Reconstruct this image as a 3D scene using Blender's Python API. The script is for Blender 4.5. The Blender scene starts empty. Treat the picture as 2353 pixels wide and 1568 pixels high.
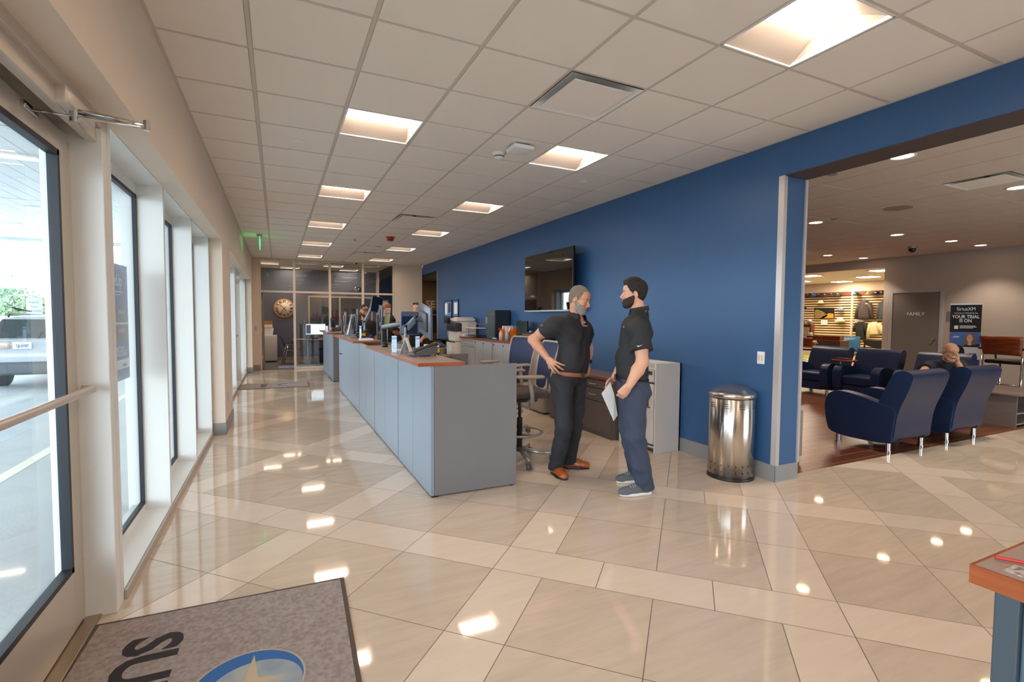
import bpy, bmesh, math, random
import numpy as np
from mathutils import Matrix, Vector, Euler

SC = bpy.context.scene
COL = SC.collection
R_ = math.radians
random.seed(7)

# ------------------------------------------------------------------ camera
CAM_Z = 1.476
YAW, PITCH, ROLL = R_(25.406), R_(-2.724), R_(0.36)
FPX = 1134.15
def cam_basis():
    f = Vector((math.sin(YAW)*math.cos(PITCH), math.cos(YAW)*math.cos(PITCH), math.sin(PITCH)))
    r = f.cross(Vector((0, 0, 1))).normalized(); u = r.cross(f)
    return r*math.cos(ROLL)+u*math.sin(ROLL), -r*math.sin(ROLL)+u*math.cos(ROLL), f
CR, CU, CF = cam_basis()
cam_data = bpy.data.cameras.new('camera'); cam = bpy.data.objects.new('camera', cam_data)
COL.objects.link(cam)
cam.matrix_world = Matrix(((CR.x, CU.x, -CF.x, 0), (CR.y, CU.y, -CF.y, 0), (CR.z, CU.z, -CF.z, CAM_Z), (0, 0, 0, 1)))
cam_data.sensor_width = 36; cam_data.lens = FPX/2353*36; cam_data.clip_start = 0.05; cam_data.clip_end = 500
SC.camera = cam
def at(px, py, d):
    """a point seen at pixel (px,py) at depth d in metres"""
    v = CR*((px-1176.5)/FPX*d)+CU*(-(py-784)/FPX*d)+CF*d
    return Vector((v.x, v.y, v.z+CAM_Z))

# ------------------------------------------------------------------ light
SC.view_settings.view_transform = 'Standard'; SC.view_settings.look = 'None'
SC.view_settings.gamma = 1; SC.view_settings.use_curve_mapping = False
SC.view_settings.exposure = 0.66
LAMP_E = 22.0      # troffer panels
SKY_E = 9.0
w = bpy.data.worlds.new('sky'); SC.world = w; w.use_nodes = True
nt = w.node_tree; nt.nodes.clear()
o = nt.nodes.new('ShaderNodeOutputWorld'); b = nt.nodes.new('ShaderNodeBackground')
g = nt.nodes.new('ShaderNodeTexCoord'); sx = nt.nodes.new('ShaderNodeSeparateXYZ'); cr = nt.nodes.new('ShaderNodeValToRGB')
nt.links.new(g.outputs['Generated'], sx.inputs[0]); nt.links.new(sx.outputs['Z'], cr.inputs[0])
cr.color_ramp.elements[0].color = (0.30, 0.33, 0.34, 1); cr.color_ramp.elements[0].position = 0.0
cr.color_ramp.elements[1].color = (0.78, 0.90, 1.0, 1); cr.color_ramp.elements[1].position = 0.6
e = cr.color_ramp.elements.new(0.02); e.color = (0.86, 0.93, 1.0, 1)
nt.links.new(cr.outputs[0], b.inputs[0]); b.inputs[1].default_value = SKY_E; nt.links.new(b.outputs[0], o.inputs[0])
def area(name, loc, sx_, sy_, power, rot=(0, 0, 0), color=(1, .9, .78)):
    d = bpy.data.lights.new(name, 'AREA'); d.shape = 'RECTANGLE'; d.size = sx_; d.size_y = sy_; d.energy = power; d.color = color
    ob = bpy.data.objects.new(name, d); COL.objects.link(ob); ob.location = loc; ob.rotation_euler = rot
    return ob

# ------------------------------------------------------------------ materials
def lin(c):
    return tuple(((v/255)/12.92 if v/255 <= .04045 else ((v/255+.055)/1.055)**2.4) for v in c)+(1,)
def mat(name, c, rough=.5, metal=0, spec=.5, noise=0, nscale=20, bump=0, bscale=60, c2=None, coat=0, aniso=0, stretch=None):
    m = bpy.data.materials.new(name); m.use_nodes = True; n = m.node_tree; p = n.nodes['Principled BSDF']
    p.inputs['Base Color'].default_value = lin(c); p.inputs['Roughness'].default_value = rough
    p.inputs['Metallic'].default_value = metal; p.inputs['Specular IOR Level'].default_value = spec
    if coat: p.inputs['Coat Weight'].default_value = coat; p.inputs['Coat Roughness'].default_value = .1
    tc = None
    if noise or bump or c2:
        tc = n.nodes.new('ShaderNodeTexCoord'); mp = n.nodes.new('ShaderNodeMapping'); n.links.new(tc.outputs['Object'], mp.inputs[0])
        if stretch: mp.inputs['Scale'].default_value = stretch
    if noise or c2:
        t = n.nodes.new('ShaderNodeTexNoise'); t.inputs['Scale'].default_value = nscale; t.inputs['Detail'].default_value = 5
        n.links.new(mp.outputs[0], t.inputs['Vector'])
        mx = n.nodes.new('ShaderNodeValToRGB'); b_ = lin(c); k = 1-noise
        c_2 = lin(c2) if c2 else tuple(v*k for v in b_[:3])+(1,)
        mx.color_ramp.elements[0].color = c_2; mx.color_ramp.elements[1].color = b_
        mx.color_ramp.elements[0].position = .35; mx.color_ramp.elements[1].position = .65
        n.links.new(t.outputs['Fac'], mx.inputs[0]); n.links.new(mx.outputs[0], p.inputs['Base Color'])
    if bump:
        t2 = n.nodes.new('ShaderNodeTexNoise'); t2.inputs['Scale'].default_value = bscale; t2.inputs['Detail'].default_value = 4
        n.links.new(mp.outputs[0], t2.inputs['Vector'])
        bp = n.nodes.new('ShaderNodeBump'); bp.inputs['Strength'].default_value = bump; bp.inputs['Distance'].default_value = .01
        n.links.new(t2.outputs['Fac'], bp.inputs['Height']); n.links.new(bp.outputs[0], p.inputs['Normal'])
    return m
def emit(name, c, s, base=None):
    m = bpy.data.materials.new(name); m.use_nodes = True; p = m.node_tree.nodes['Principled BSDF']
    p.inputs['Base Color'].default_value = lin(base or c); p.inputs['Emission Color'].default_value = lin(c); p.inputs['Emission Strength'].default_value = s
    return m
def glass(name, tint=(245, 250, 250), refl=1.0):
    """thin pane: see-through, with the mirror sheen of glass growing at grazing angles"""
    m = bpy.data.materials.new(name); m.use_nodes = True; n = m.node_tree; n.nodes.clear(); L = n.links.new
    o = n.nodes.new('ShaderNodeOutputMaterial'); mx = n.nodes.new('ShaderNodeMixShader'); t = n.nodes.new('ShaderNodeBsdfTransparent')
    g = n.nodes.new('ShaderNodeBsdfGlossy'); t.inputs[0].default_value = lin(tint); g.inputs['Roughness'].default_value = 0.0
    ge = n.nodes.new('ShaderNodeNewGeometry'); dt = n.nodes.new('ShaderNodeVectorMath'); dt.operation = 'DOT_PRODUCT'; L(ge.outputs['Normal'], dt.inputs[0]); L(ge.outputs['Incoming'], dt.inputs[1])
    def mt(op, a, b=None):
        q = n.nodes.new('ShaderNodeMath'); q.operation = op
        for i, x in enumerate((a, b)):
            if x is None: continue
            if isinstance(x, (int, float)): q.inputs[i].default_value = x
            else: L(x, q.inputs[i])
        return q.outputs[0]
    f = mt('MULTIPLY', mt('ADD', mt('MULTIPLY', mt('POWER', mt('SUBTRACT', 1, mt('ABSOLUTE', dt.outputs['Value'])), 5), .96), .04), refl)
    L(f, mx.inputs[0]); L(t.outputs[0], mx.inputs[1]); L(g.outputs[0], mx.inputs[2]); L(mx.outputs[0], o.inputs[0])
    return m
M = {}
M['beige'] = mat('beige_paint', (222, 206, 188), .6, bump=.03, bscale=300)
M['taupe'] = mat('taupe_paint', (158, 146, 136), .6, bump=.03, bscale=300)
M['blue'] = mat('blue_paint', (50, 90, 134), .45, bump=.03, bscale=400)
M['slate'] = mat('slate_paint', (92, 98, 116), .6, bump=.03, bscale=300)
M['tile'] = mat('ceiling_tile', (236, 228, 218), .9, bump=.12, bscale=350)
M['tee'] = mat('ceiling_tee', (204, 195, 184), .6)
M['white'] = mat('white_metal', (236, 236, 234), .35)
M['alum'] = mat('painted_mullion', (226, 226, 222), .35)
M['anod'] = mat('anodised_aluminium', (206, 196, 184), .38, metal=.35)
M['gasket'] = mat('black_gasket', (30, 34, 42), .5)
M['basetile'] = mat('grey_base_tile', (146, 144, 142), .35, noise=.06, nscale=6)
M['lam'] = mat('grey_laminate', (128, 138, 148), .42, bump=.03, bscale=500)  # bluish window daylight on the counter fronts is put into this tone
M['lamdk'] = mat('dark_grey_laminate', (84, 82, 82), .5, bump=.03, bscale=500)
M['ctop'] = mat('taupe_worktop', (158, 140, 132), .28, noise=.04, nscale=80)
M['cherry'] = mat('cherry_edge', (158, 78, 34), .3, noise=.25, nscale=6, stretch=(1, 1, 14))
M['cherrytop'] = mat('cherry_top', (122, 52, 26), .25, noise=.25, nscale=4, stretch=(8, 1, 1))
M['steel'] = mat('brushed_steel', (205, 200, 194), .22, metal=1, bump=.02, bscale=20, stretch=(40, 40, .3))
def brushed(m):
    n = m.node_tree; p = n.nodes['Principled BSDF']; p.inputs['Anisotropic'].default_value = .9; p.inputs['Anisotropic Rotation'].default_value = .25; tg = n.nodes.new('ShaderNodeTangent'); tg.direction_type = 'RADIAL'; tg.axis = 'Z'; n.links.new(tg.outputs[0], p.inputs['Tangent'])
brushed(M['steel'])
M['chrome'] = mat('chrome', (200, 200, 200), .12, metal=1)
M['black'] = mat('black_plastic', (20, 21, 23), .4)
M['blackgl'] = mat('glossy_black', (10, 10, 12), .04, spec=.8)
M['dkgrey'] = mat('dark_grey_plastic', (56, 58, 62), .45)
M['midgrey'] = mat('mid_grey_plastic', (112, 114, 116), .45)
M['silver'] = mat('silver_plastic', (176, 178, 182), .3, metal=.5)
M['chairgrey'] = mat('warm_grey_plastic', (172, 160, 146), .42)
M['mesh'] = mat('blue_mesh_fabric', (52, 62, 98), .75, bump=.3, bscale=900)
M['seatfab'] = mat('brown_grey_fabric', (84, 74, 70), .85, bump=.3, bscale=700)
M['leather'] = mat('navy_leather', (24, 40, 72), .36, bump=.12, bscale=240, noise=.12, nscale=5)
M['paper'] = mat('white_paper', (238, 238, 236), .6)
M['cardb'] = mat('cardboard', (176, 134, 92), .7)
M['glass'] = glass('clear_glass', (244, 248, 250))
M['glass2'] = glass('partition_glass', (240, 244, 244), 2.2)
M['acrylic'] = glass('acrylic', (235, 240, 245), 1.2)
M['lamp'] = emit('lamp_diffuser', (255, 226, 200), LAMP_E)
M['troffer'] = mat('troffer_reflector', (176, 168, 160), .5)
M['dl'] = emit('downlight_lens', (255, 222, 180), 16)
M['orange'] = mat('orange_plastic', (244, 120, 24), .4)
M['yellow'] = mat('yellow_plastic', (244, 176, 10), .35)
M['red'] = mat('red_plastic', (190, 40, 30), .4)
M['skyblue'] = mat('printed_blue', (70, 130, 180), .5)
M['navyprint'] = mat('printed_navy', (48, 80, 172), .5)
def onx(px, py, X):
    v = CR*((px-1176.5)/FPX)+CU*(-(py-784)/FPX)+CF; k = X/v.x; return Vector((X, v.y*k, v.z*k+CAM_Z))
def ony(px, py, Y):
    v = CR*((px-1176.5)/FPX)+CU*(-(py-784)/FPX)+CF; k = Y/v.y; return Vector((v.x*k, Y, v.z*k+CAM_Z))
def M_(key, *a, **k):
    if key not in M: M[key] = mat(key, *a, **k)
    return M[key]

# ------------------------------------------------------------------ mesh builder
class MB:
    def __init__(s): s.v = []; s.f = []; s.m = []; s.cur = 0; s.sm = []; s.smooth = False
    def mi(s, i): s.cur = i; return s
    def add(s, vs, fs, smooth=None):
        o = len(s.v); s.v += [tuple(v) for v in vs]
        sm = s.smooth if smooth is None else smooth
        for f in fs: s.f.append(tuple(i+o for i in f)); s.m.append(s.cur); s.sm.append(sm)
        return s
    def box(s, x0, x1, y0, y1, z0, z1, T=None):
        if x0 > x1: x0, x1 = x1, x0
        if y0 > y1: y0, y1 = y1, y0
        if z0 > z1: z0, z1 = z1, z0
        vs = [Vector(p) for p in ((x0, y0, z0), (x1, y0, z0), (x1, y1, z0), (x0, y1, z0), (x0, y0, z1), (x1, y0, z1), (x1, y1, z1), (x0, y1, z1))]
        if T: vs = [T @ v for v in vs]
        return s.add(vs, [(0, 3, 2, 1), (4, 5, 6, 7), (0, 1, 5, 4), (1, 2, 6, 5), (2, 3, 7, 6), (3, 0, 4, 7)], False)
    def bbox(s, x0, x1, y0, y1, z0, z1, r=.01, T=None, n=2):
        """box with rounded edges"""
        bm = bmesh.new(); bmesh.ops.create_cube(bm, size=1)
        for v in bm.verts: v.co = Vector(((x0+x1)/2+v.co.x*(x1-x0), (y0+y1)/2+v.co.y*(y1-y0), (z0+z1)/2+v.co.z*(z1-z0)))
        bmesh.ops.bevel(bm, geom=list(bm.edges), offset=r, segments=n, affect='EDGES', profile=.5)
        vs = [(T @ v.co if T else v.co.copy()) for v in bm.verts]; bm.verts.index_update()
        fs = [tuple(v.index for v in f.verts) for f in bm.faces]; bm.free()
        return s.add(vs, fs, True)
    def cyl(s, p0, p1, r0, r1=None, n=16, caps=True, smooth=True):
        r1 = r0 if r1 is None else r1
        p0 = Vector(p0); p1 = Vector(p1); d = (p1-p0)
        if d.length < 1e-9: return s
        d.normalize(); a = d.orthogonal().normalized(); b = d.cross(a)
        vs = []; fs = []
        for p, r in ((p0, r0), (p1, r1)):
            for i in range(n):
                t = 2*math.pi*i/n; vs.append(p+(a*math.cos(t)+b*math.sin(t))*r)
        for i in range(n): fs.append((i, (i+1) % n, n+(i+1) % n, n+i))
        s.add(vs, fs, smooth)
        if caps: s.add(vs, [tuple(range(n-1, -1, -1)), tuple(range(n, 2*n))], False)
        return s
    def lathe(s, prof, c=(0, 0, 0), n=32, T=None):
        vs = []; fs = []; c = Vector(c)
        for r, z in prof:
            for i in range(n):
                t = 2*math.pi*i/n; v = Vector((r*math.cos(t), r*math.sin(t), z))
                if T: v = T @ v
                vs.append(v+c)
        for k in range(len(prof)-1):
            for i in range(n): fs.append((k*n+i, k*n+(i+1) % n, (k+1)*n+(i+1) % n, (k+1)*n+i))
        fs.append(tuple(range(n-1, -1, -1))); fs.append(tuple((len(prof)-1)*n+i for i in range(n)))
        return s.add(vs, fs, True)
    def tube(s, pts, r, n=8, closed=False):
        pts = [Vector(p) for p in pts]; N = len(pts); vs = []; fs = []; up = None
        for i, p in enumerate(pts):
            a = pts[(i-1) % N] if (closed or i > 0) else p; c = pts[(i+1) % N] if (closed or i < N-1) else p
            d = (c-a).normalized()
            if up is None: up = d.orthogonal().normalized()
            up = (up-d*up.dot(d)).normalized(); b = d.cross(up)
            rr = r[i] if isinstance(r, (list, tuple)) else r
            for k in range(n):
                t = 2*math.pi*k/n; vs.append(p+(up*math.cos(t)+b*math.sin(t))*rr)
        for i in range(N if closed else N-1):
            j = (i+1) % N
            for k in range(n): fs.append((i*n+k, i*n+(k+1) % n, j*n+(k+1) % n, j*n+k))
        if not closed: fs += [tuple(range(n-1, -1, -1)), tuple((N-1)*n+k for k in range(n))]
        return s.add(vs, fs, True)
    def ell(s, c, r, n=16, m=10, T=None):
        vs = [Vector((0, 0, -1))]; fs = []
        for j in range(1, m):
            a = math.pi*j/m
            for i in range(n): t = 2*math.pi*i/n; vs.append(Vector((math.sin(a)*math.cos(t), math.sin(a)*math.sin(t), -math.cos(a))))
        vs.append(Vector((0, 0, 1)))
        for i in range(n): fs.append((0, 1+(i+1) % n, 1+i))
        for j in range(m-2):
            for i in range(n): fs.append((1+j*n+i, 1+j*n+(i+1) % n, 1+(j+1)*n+(i+1) % n, 1+(j+1)*n+i))
        L = len(vs)-1
        for i in range(n): fs.append((L, 1+(m-2)*n+i, 1+(m-2)*n+(i+1) % n))
        r = (r, r, r) if isinstance(r, (int, float)) else r
        out = []
        for v in vs:
            v = Vector((v.x*r[0], v.y*r[1], v.z*r[2]))
            if T: v = T @ v
            out.append(v+Vector(c))
        return s.add(out, fs, True)
    def prism(s, poly, ext, smooth=False):
        """planar polygon (3D points) extruded by vector ext"""
        n = len(poly); e = Vector(ext); a = [Vector(p) for p in poly]; vs = a+[p+e for p in a]
        s.add(vs, [tuple(range(n-1, -1, -1)), tuple(range(n, 2*n))], False)
        return s.add(vs, [(i, (i+1) % n, n+(i+1) % n, n+i) for i in range(n)], smooth)
    def quad(s, *p): return s.add([Vector(q) for q in p], [tuple(range(len(p)))], False)
    def grid(s, P):
        """P[i][j] points"""
        a = len(P); b = len(P[0]); return s.add([p for r in P for p in r], [(i*b+j, i*b+j+1, (i+1)*b+j+1, (i+1)*b+j) for i in range(a-1) for j in range(b-1)], True)
    def build(s, name, m, parent=None, bevel=0, world=True, seg=2, fixn=True):
        me = bpy.data.meshes.new(name)
        inv = Matrix.Identity(4)
        if parent is not None and world:
            inv = pmat(parent).inverted()
        me.from_pydata([tuple(inv @ Vector(v)) for v in s.v], [], s.f)
        for mm in (m if isinstance(m, (list, tuple)) else [m]): me.materials.append(mm)
        for i, p in enumerate(me.polygons): p.material_index = s.m[i]; p.use_smooth = s.sm[i]
        me.validate()
        if fixn:
            bm = bmesh.new(); bm.from_mesh(me); bmesh.ops.recalc_face_normals(bm, faces=bm.faces); bm.to_mesh(me); bm.free()
        o = bpy.data.objects.new(name, me); COL.objects.link(o)
        if parent is not None: o.parent = parent
        if bevel:
            b = o.modifiers.new('bevel', 'BEVEL'); b.width = bevel; b.segments = seg; b.limit_method = 'ANGLE'; b.angle_limit = R_(50); b.harden_normals = False
        return o
def pmat(o):
    m = Matrix.Translation(o.location) @ o.rotation_euler.to_matrix().to_4x4()
    return (pmat(o.parent) @ m) if o.parent else m
def tag(o, label=None, cat=None, group=None, kind=None):
    if label: o['label'] = label
    if cat: o['category'] = cat
    if group: o['group'] = group
    if kind: o['kind'] = kind
    return o
def thing(name, label, cat, loc=(0, 0, 0), rz=0, group=None):
    o = bpy.data.objects.new(name, None); COL.objects.link(o); o.empty_display_size = .1
    o.location = loc; o.rotation_euler = (0, 0, rz); return tag(o, label, cat, group)
def kids(o): return [c for c in bpy.data.objects if c.parent == o]
def dup(o, loc=None, rz=None, label=None, group=None, parent=None):
    c = o.copy(); COL.objects.link(c)
    if parent: c.parent = parent
    if loc is not None: c.location = loc
    if rz is not None: c.rotation_euler = (0, 0, rz)
    for ch in kids(o): dup(ch, parent=c)
    if label: c['label'] = label
    if group: c['group'] = group
    return c
def struct(name, mb, m, bevel=0): return tag(mb.build(name, m, None, bevel), kind='structure')
def single(name, label, cat, mb, m, group=None, bevel=0): return tag(mb.build(name, m, None, bevel), label, cat, group)
_fc = {}
def text(mb, s, T, size=.1, depth=.002, sx=1.0, bold=0, align='CENTER', shear=0):
    """lettering added to a builder; T maps (x right, y up, z out) to the world"""
    key = (s, bold, align, shear)
    if key not in _fc:
        cu = bpy.data.curves.new('t', 'FONT'); cu.body = s; cu.size = 1; cu.align_x = align; cu.align_y = 'CENTER'; cu.extrude = .5; cu.offset = bold if bold > .005 and 'M' not in s else 0; cu.shear = shear; cu.resolution_u = 3
        ob = bpy.data.objects.new('t', cu); COL.objects.link(ob); dg = bpy.context.evaluated_depsgraph_get()
        me = bpy.data.meshes.new_from_object(ob.evaluated_get(dg)); _fc[key] = ([tuple(v.co) for v in me.vertices], [tuple(p.vertices) for p in me.polygons])
        bpy.data.objects.remove(ob); bpy.data.curves.remove(cu); bpy.data.meshes.remove(me)
    vs, fs = _fc[key]
    mb.add([T @ Vector((v[0]*size*sx, v[1]*size, (v[2]+.5)*depth)) for v in vs], fs, False); return mb
def frame(o, x, y, z=None):
    """matrix from axes: x right, y up"""
    x = Vector(x).normalized(); y = Vector(y).normalized(); z = x.cross(y); o = Vector(o)
    return Matrix(((x.x, y.x, z.x, o.x), (x.y, y.y, z.y, o.y), (x.z, y.z, z.z, o.z), (0, 0, 0, 1)))
# ================================================================== SETTING
H = 3.048; GS = .6096; GX = -.730; GY = 2.742
XL, XR, YB, YE = -.60, 4.05, -3.6, 14.95      # room: left, right, behind the camera, end
def nodes_floor():
    m = bpy.data.materials.new('polished_floor_tile'); m.use_nodes = True; n = m.node_tree; L = n.links.new; p = n.nodes['Principled BSDF']
    tc = n.nodes.new('ShaderNodeTexCoord'); sp = n.nodes.new('ShaderNodeSeparateXYZ'); L(tc.outputs['Object'], sp.inputs[0])
    def mt(op, a, b=None, c=None):
        q = n.nodes.new('ShaderNodeMath'); q.operation = op
        for i, x in enumerate((a, b, c)):
            if x is None: continue
            if isinstance(x, (int, float)): q.inputs[i].default_value = x
            else: L(x, q.inputs[i])
        return q.outputs[0]
    def fmod(a, b): return mt('MULTIPLY', mt('FRACT', mt('DIVIDE', a, b)), b)
    def mix(f, a, b): return mt('ADD', mt('MULTIPLY', a, mt('SUBTRACT', 1, f)), mt('MULTIPLY', b, f))
    X, Y = sp.outputs['X'], sp.outputs['Y']
    U = mt('MULTIPLY', mt('ADD', X, Y), .70711); V = mt('MULTIPLY', mt('SUBTRACT', Y, X), .70711)
    def band(c, off, P, B):
        q = mt('SUBTRACT', c, off); mo = fmod(q, P); inb = mt('LESS_THAN', mo, B); k = mt('FLOOR', mt('DIVIDE', q, P))
        eb = mt('MINIMUM', mo, mt('SUBTRACT', B, mo)); T = (P-B)/2; t = fmod(mt('SUBTRACT', mo, B), T); et = mt('MINIMUM', t, mt('SUBTRACT', T, t))
        e = mix(inb, et, eb); half = mt('GREATER_THAN', mo, B+T)
        idx = mt('ADD', mt('MULTIPLY', k, 3), mix(inb, mt('ADD', half, 1), mt('MULTIPLY', half, 0)))
        return inb, e, idx
    iu, eu, ku = band(U, 2.636, 1.531, .306); iv, ev, kv = band(V, .748, 1.514, .303)
    q = mt('DIVIDE', mt('SUBTRACT', V, 1.05), .6055); t = mt('MULTIPLY', mt('FRACT', q), .6055); es = mt('MINIMUM', t, mt('SUBTRACT', .6055, t)); ks = mt('FLOOR', q)
    d = mt('MINIMUM', eu, mix(iu, ev, es)); idv = mix(iu, kv, mt('ADD', ks, 50))
    line = mt('LESS_THAN', d, .0021)
    lb = mt('MAXIMUM', iu, iv)
    cv = n.nodes.new('ShaderNodeCombineXYZ'); L(ku, cv.inputs[0]); L(idv, cv.inputs[1]); wn = n.nodes.new('ShaderNodeTexWhiteNoise'); wn.noise_dimensions = '2D'; L(cv.outputs[0], wn.inputs[0])
    # veining: stretched noise offset per tile
    mp = n.nodes.new('ShaderNodeCombineXYZ'); L(mt('ADD', mt('MULTIPLY', X, 1.3), mt('MULTIPLY', wn.outputs['Value'], 9)), mp.inputs[0]); L(mt('ADD', mt('MULTIPLY', Y, 9), mt('MULTIPLY', wn.outputs['Value'], 5)), mp.inputs[1])
    ns = n.nodes.new('ShaderNodeTexNoise'); ns.inputs['Scale'].default_value = 1.5; ns.inputs['Detail'].default_value = 8; ns.inputs['Roughness'].default_value = .65; L(mp.outputs[0], ns.inputs[0])
    def col(a, b):
        r = n.nodes.new('ShaderNodeValToRGB'); r.color_ramp.elements[0].color = lin(a); r.color_ramp.elements[1].color = lin(b); r.color_ramp.elements[0].position = .35; r.color_ramp.elements[1].position = .6
        L(ns.outputs['Fac'], r.inputs[0]); return r.outputs[0]
    def mc(f, a, b):
        q = n.nodes.new('ShaderNodeMix'); q.data_type = 'RGBA'; L(f, q.inputs[0])
        for s, i in ((a, 6), (b, 7)):
            if isinstance(s, tuple): q.inputs[i].default_value = s
            else: L(s, q.inputs[i])
        return q.outputs[2]
    big = col((201, 184, 165), (211, 195, 176)); bnd = col((221, 205, 186), (226, 210, 192))
    c = mc(lb, big, bnd)
    hv = n.nodes.new('ShaderNodeHueSaturation'); L(c, hv.inputs['Color']); L(mt('ADD', mt('MULTIPLY', wn.outputs['Value'], .09), .955), hv.inputs['Value'])
    c = mc(line, hv.outputs[0], lin((96, 84, 72)))
    L(c, p.inputs['Base Color']); L(mix(line, .045, .6), p.inputs['Roughness'])
    p.inputs['Specular IOR Level'].default_value = 1.0
    return m
M['floor'] = nodes_floor()
def nodes_wood():
    m = bpy.data.materials.new('wood_look_floor'); m.use_nodes = True; n = m.node_tree; L = n.links.new; p = n.nodes['Principled BSDF']
    tc = n.nodes.new('ShaderNodeTexCoord'); mp = n.nodes.new('ShaderNodeMapping'); mp.inputs['Rotation'].default_value = (0, 0, 0); L(tc.outputs['Object'], mp.inputs[0])
    br = n.nodes.new('ShaderNodeTexBrick'); L(mp.outputs[0], br.inputs[0]); br.inputs['Scale'].default_value = 1; br.inputs['Brick Width'].default_value = .92; br.inputs['Row Height'].default_value = .155
    br.inputs['Mortar Size'].default_value = .004; br.inputs['Color1'].default_value = lin((128, 72, 46)); br.inputs['Color2'].default_value = lin((104, 56, 36)); br.inputs['Mortar'].default_value = lin((170, 130, 100))
    ns = n.nodes.new('ShaderNodeTexNoise'); ns.inputs['Scale'].default_value = 3; ns.inputs['Detail'].default_value = 6
    m2 = n.nodes.new('ShaderNodeMapping'); m2.inputs['Scale'].default_value = (1, 14, 1); L(tc.outputs['Object'], m2.inputs[0]); L(m2.outputs[0], ns.inputs[0])
    mx = n.nodes.new('ShaderNodeMix'); mx.data_type = 'RGBA'; mx.blend_type = 'MULTIPLY'; mx.inputs[0].default_value = .5; L(br.outputs[0], mx.inputs[6]); L(ns.outputs['Color'], mx.inputs[7])
    L(mx.outputs[2], p.inputs['Base Color']); p.inputs['Roughness'].default_value = .3
    return m
M['wood'] = nodes_wood()

fl = MB().box(-1.0, 4.3, YB, YE, -.1, 0).box(4.3, 20.2, YB, 3.04, -.1, 0)
struct('floor', fl, M['floor'])
struct('floor_wood', MB().box(4.3, 14.0, 3.04, 11.2, -.1, 0), M['wood'])
M_('merchfloor', (206, 188, 166), .25, noise=.08, nscale=4)
struct('floor_merchandise_room', MB().box(14.0, 20.2, 3.04, 16, -.1, 0), M['merchfloor'])
M_('carpet', (128, 134, 142), .95, c2=(70, 76, 84), nscale=26, bump=.5, bscale=300, stretch=(1, 3, 1))
struct('floor_office', MB().box(-.6, 4.3, YE, 18.3, -.1, .003), M['carpet'])
struct('floor_corridor', MB().box(4.3, 7.5, 12.3, YE+.12, -.1, 0).box(3.3, 7.5, YE, 17.5, -.1, .001), M['floor'])

# --- ceilings built tile by tile; cells with fixtures stay open
LIGHTS = [(c, r) for c in (2, 5) for r in range(-10, 20, 4)]
VENTS = [(4, 0), (4, 8), (4, 16)]
def tiles(name, x0, x1, y0, y1, gx, gy, z, skip=(), tile=None, gap=.014):
    b = MB(); i0 = math.floor((x0-gx)/GS); i1 = math.ceil((x1-gx)/GS); j0 = math.floor((y0-gy)/GS); j1 = math.ceil((y1-gy)/GS)
    for i in range(i0, i1):
        for j in range(j0, j1):
            if (i, j) in skip: continue
            a, c = max(x0, gx+i*GS), min(x1, gx+(i+1)*GS); d, e = max(y0, gy+j*GS), min(y1, gy+(j+1)*GS)
            if c-a < .03 or e-d < .03: continue
            b.mi(0).box(a+gap, c-gap, d+gap, e-gap, z, z+.03)
            b.mi(1).box(a+gap-.001, c-gap+.001, d+gap-.001, e-gap+.001, z+.008, z+.0085)
    b.mi(2)
    for i in range(i0, i1+1):
        x = gx+i*GS
        if x0-.02 < x < x1+.02: b.box(max(x0, x-.012), min(x1, x+.012), y0, y1, z+.004, z+.04)
    for j in range(j0, j1+1):
        y = gy+j*GS
        if y0-.02 < y < y1+.02: b.box(x0, x1, max(y0, y-.012), min(y1, y+.012), z+.0045, z+.04)
    b.box(x0, x0+.02, y0, y1, z-.001, z+.03).box(x1-.02, x1, y0, y1, z-.001, z+.03).box(x0, x1, y0, y0+.02, z-.001, z+.03).box(x0, x1, y1-.02, y1, z-.001, z+.03)
    b.mi(1).box(x0, x1, y0, y1, z+.22, z+.24)
    return struct(name, b, [tile or M['tile'], M['dkgrey'], M['tee']])
tiles('ceiling', XL, XR, YB, YE, GX, GY, H, set(LIGHTS+VENTS))
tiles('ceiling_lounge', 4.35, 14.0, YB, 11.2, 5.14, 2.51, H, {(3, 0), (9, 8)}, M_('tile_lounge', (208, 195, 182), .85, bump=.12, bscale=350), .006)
OFF_L = [(0, 22), (1, 24), (3, 22), (4, 24)]
tiles('ceiling_office', XL, 3.2, YE+.08, 18.1, GX+.2, GY, H, set(OFF_L))
M_L = [(15.9, 10.6), (17.9, 12.3), (15.9, 8.4), (17.9, 9.9), (19.3, 11.6), (19.2, 9.0)]
struct('ceiling_merchandise_room', MB().box(14.2, 20.2, 4, 16, 2.93, 3.0), M['tile'])
struct('ceiling_corridor', MB().box(3.3, 7.5, YE+.12, 17.5, 2.78, 3.0).box(4.35, 7.5, 12.3, YE+.12, 2.78, 3.0), M['taupe'])

# --- walls
wl = MB().box(-1.05, XL, YB, YE, 2.41, 3.3).box(-1.05, XL, 7.0, 8.10, 0, 2.41).box(-1.05, XL, 14.35, YE, 0, 2.41).box(-1.05, XL, YB-.2, -2.6, 0, 2.41)
struct('wall_left', wl, M['beige'])
wr = MB().box(XR, 4.35, 2.96, 13.42, 0, H+.2).box(XR, 4.35, YB, 2.96, 2.745, H+.2).box(XR, 4.35, 13.42, 17.5, 2.77, H+.2)
struct('wall_right', wr, M['blue'])
M_('soffitdk', (70, 58, 56), .6)
struct('trim_1', MB().box(XR+.004, 4.346, YB, 2.95, 2.735, 2.745), M['soffitdk'])
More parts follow.
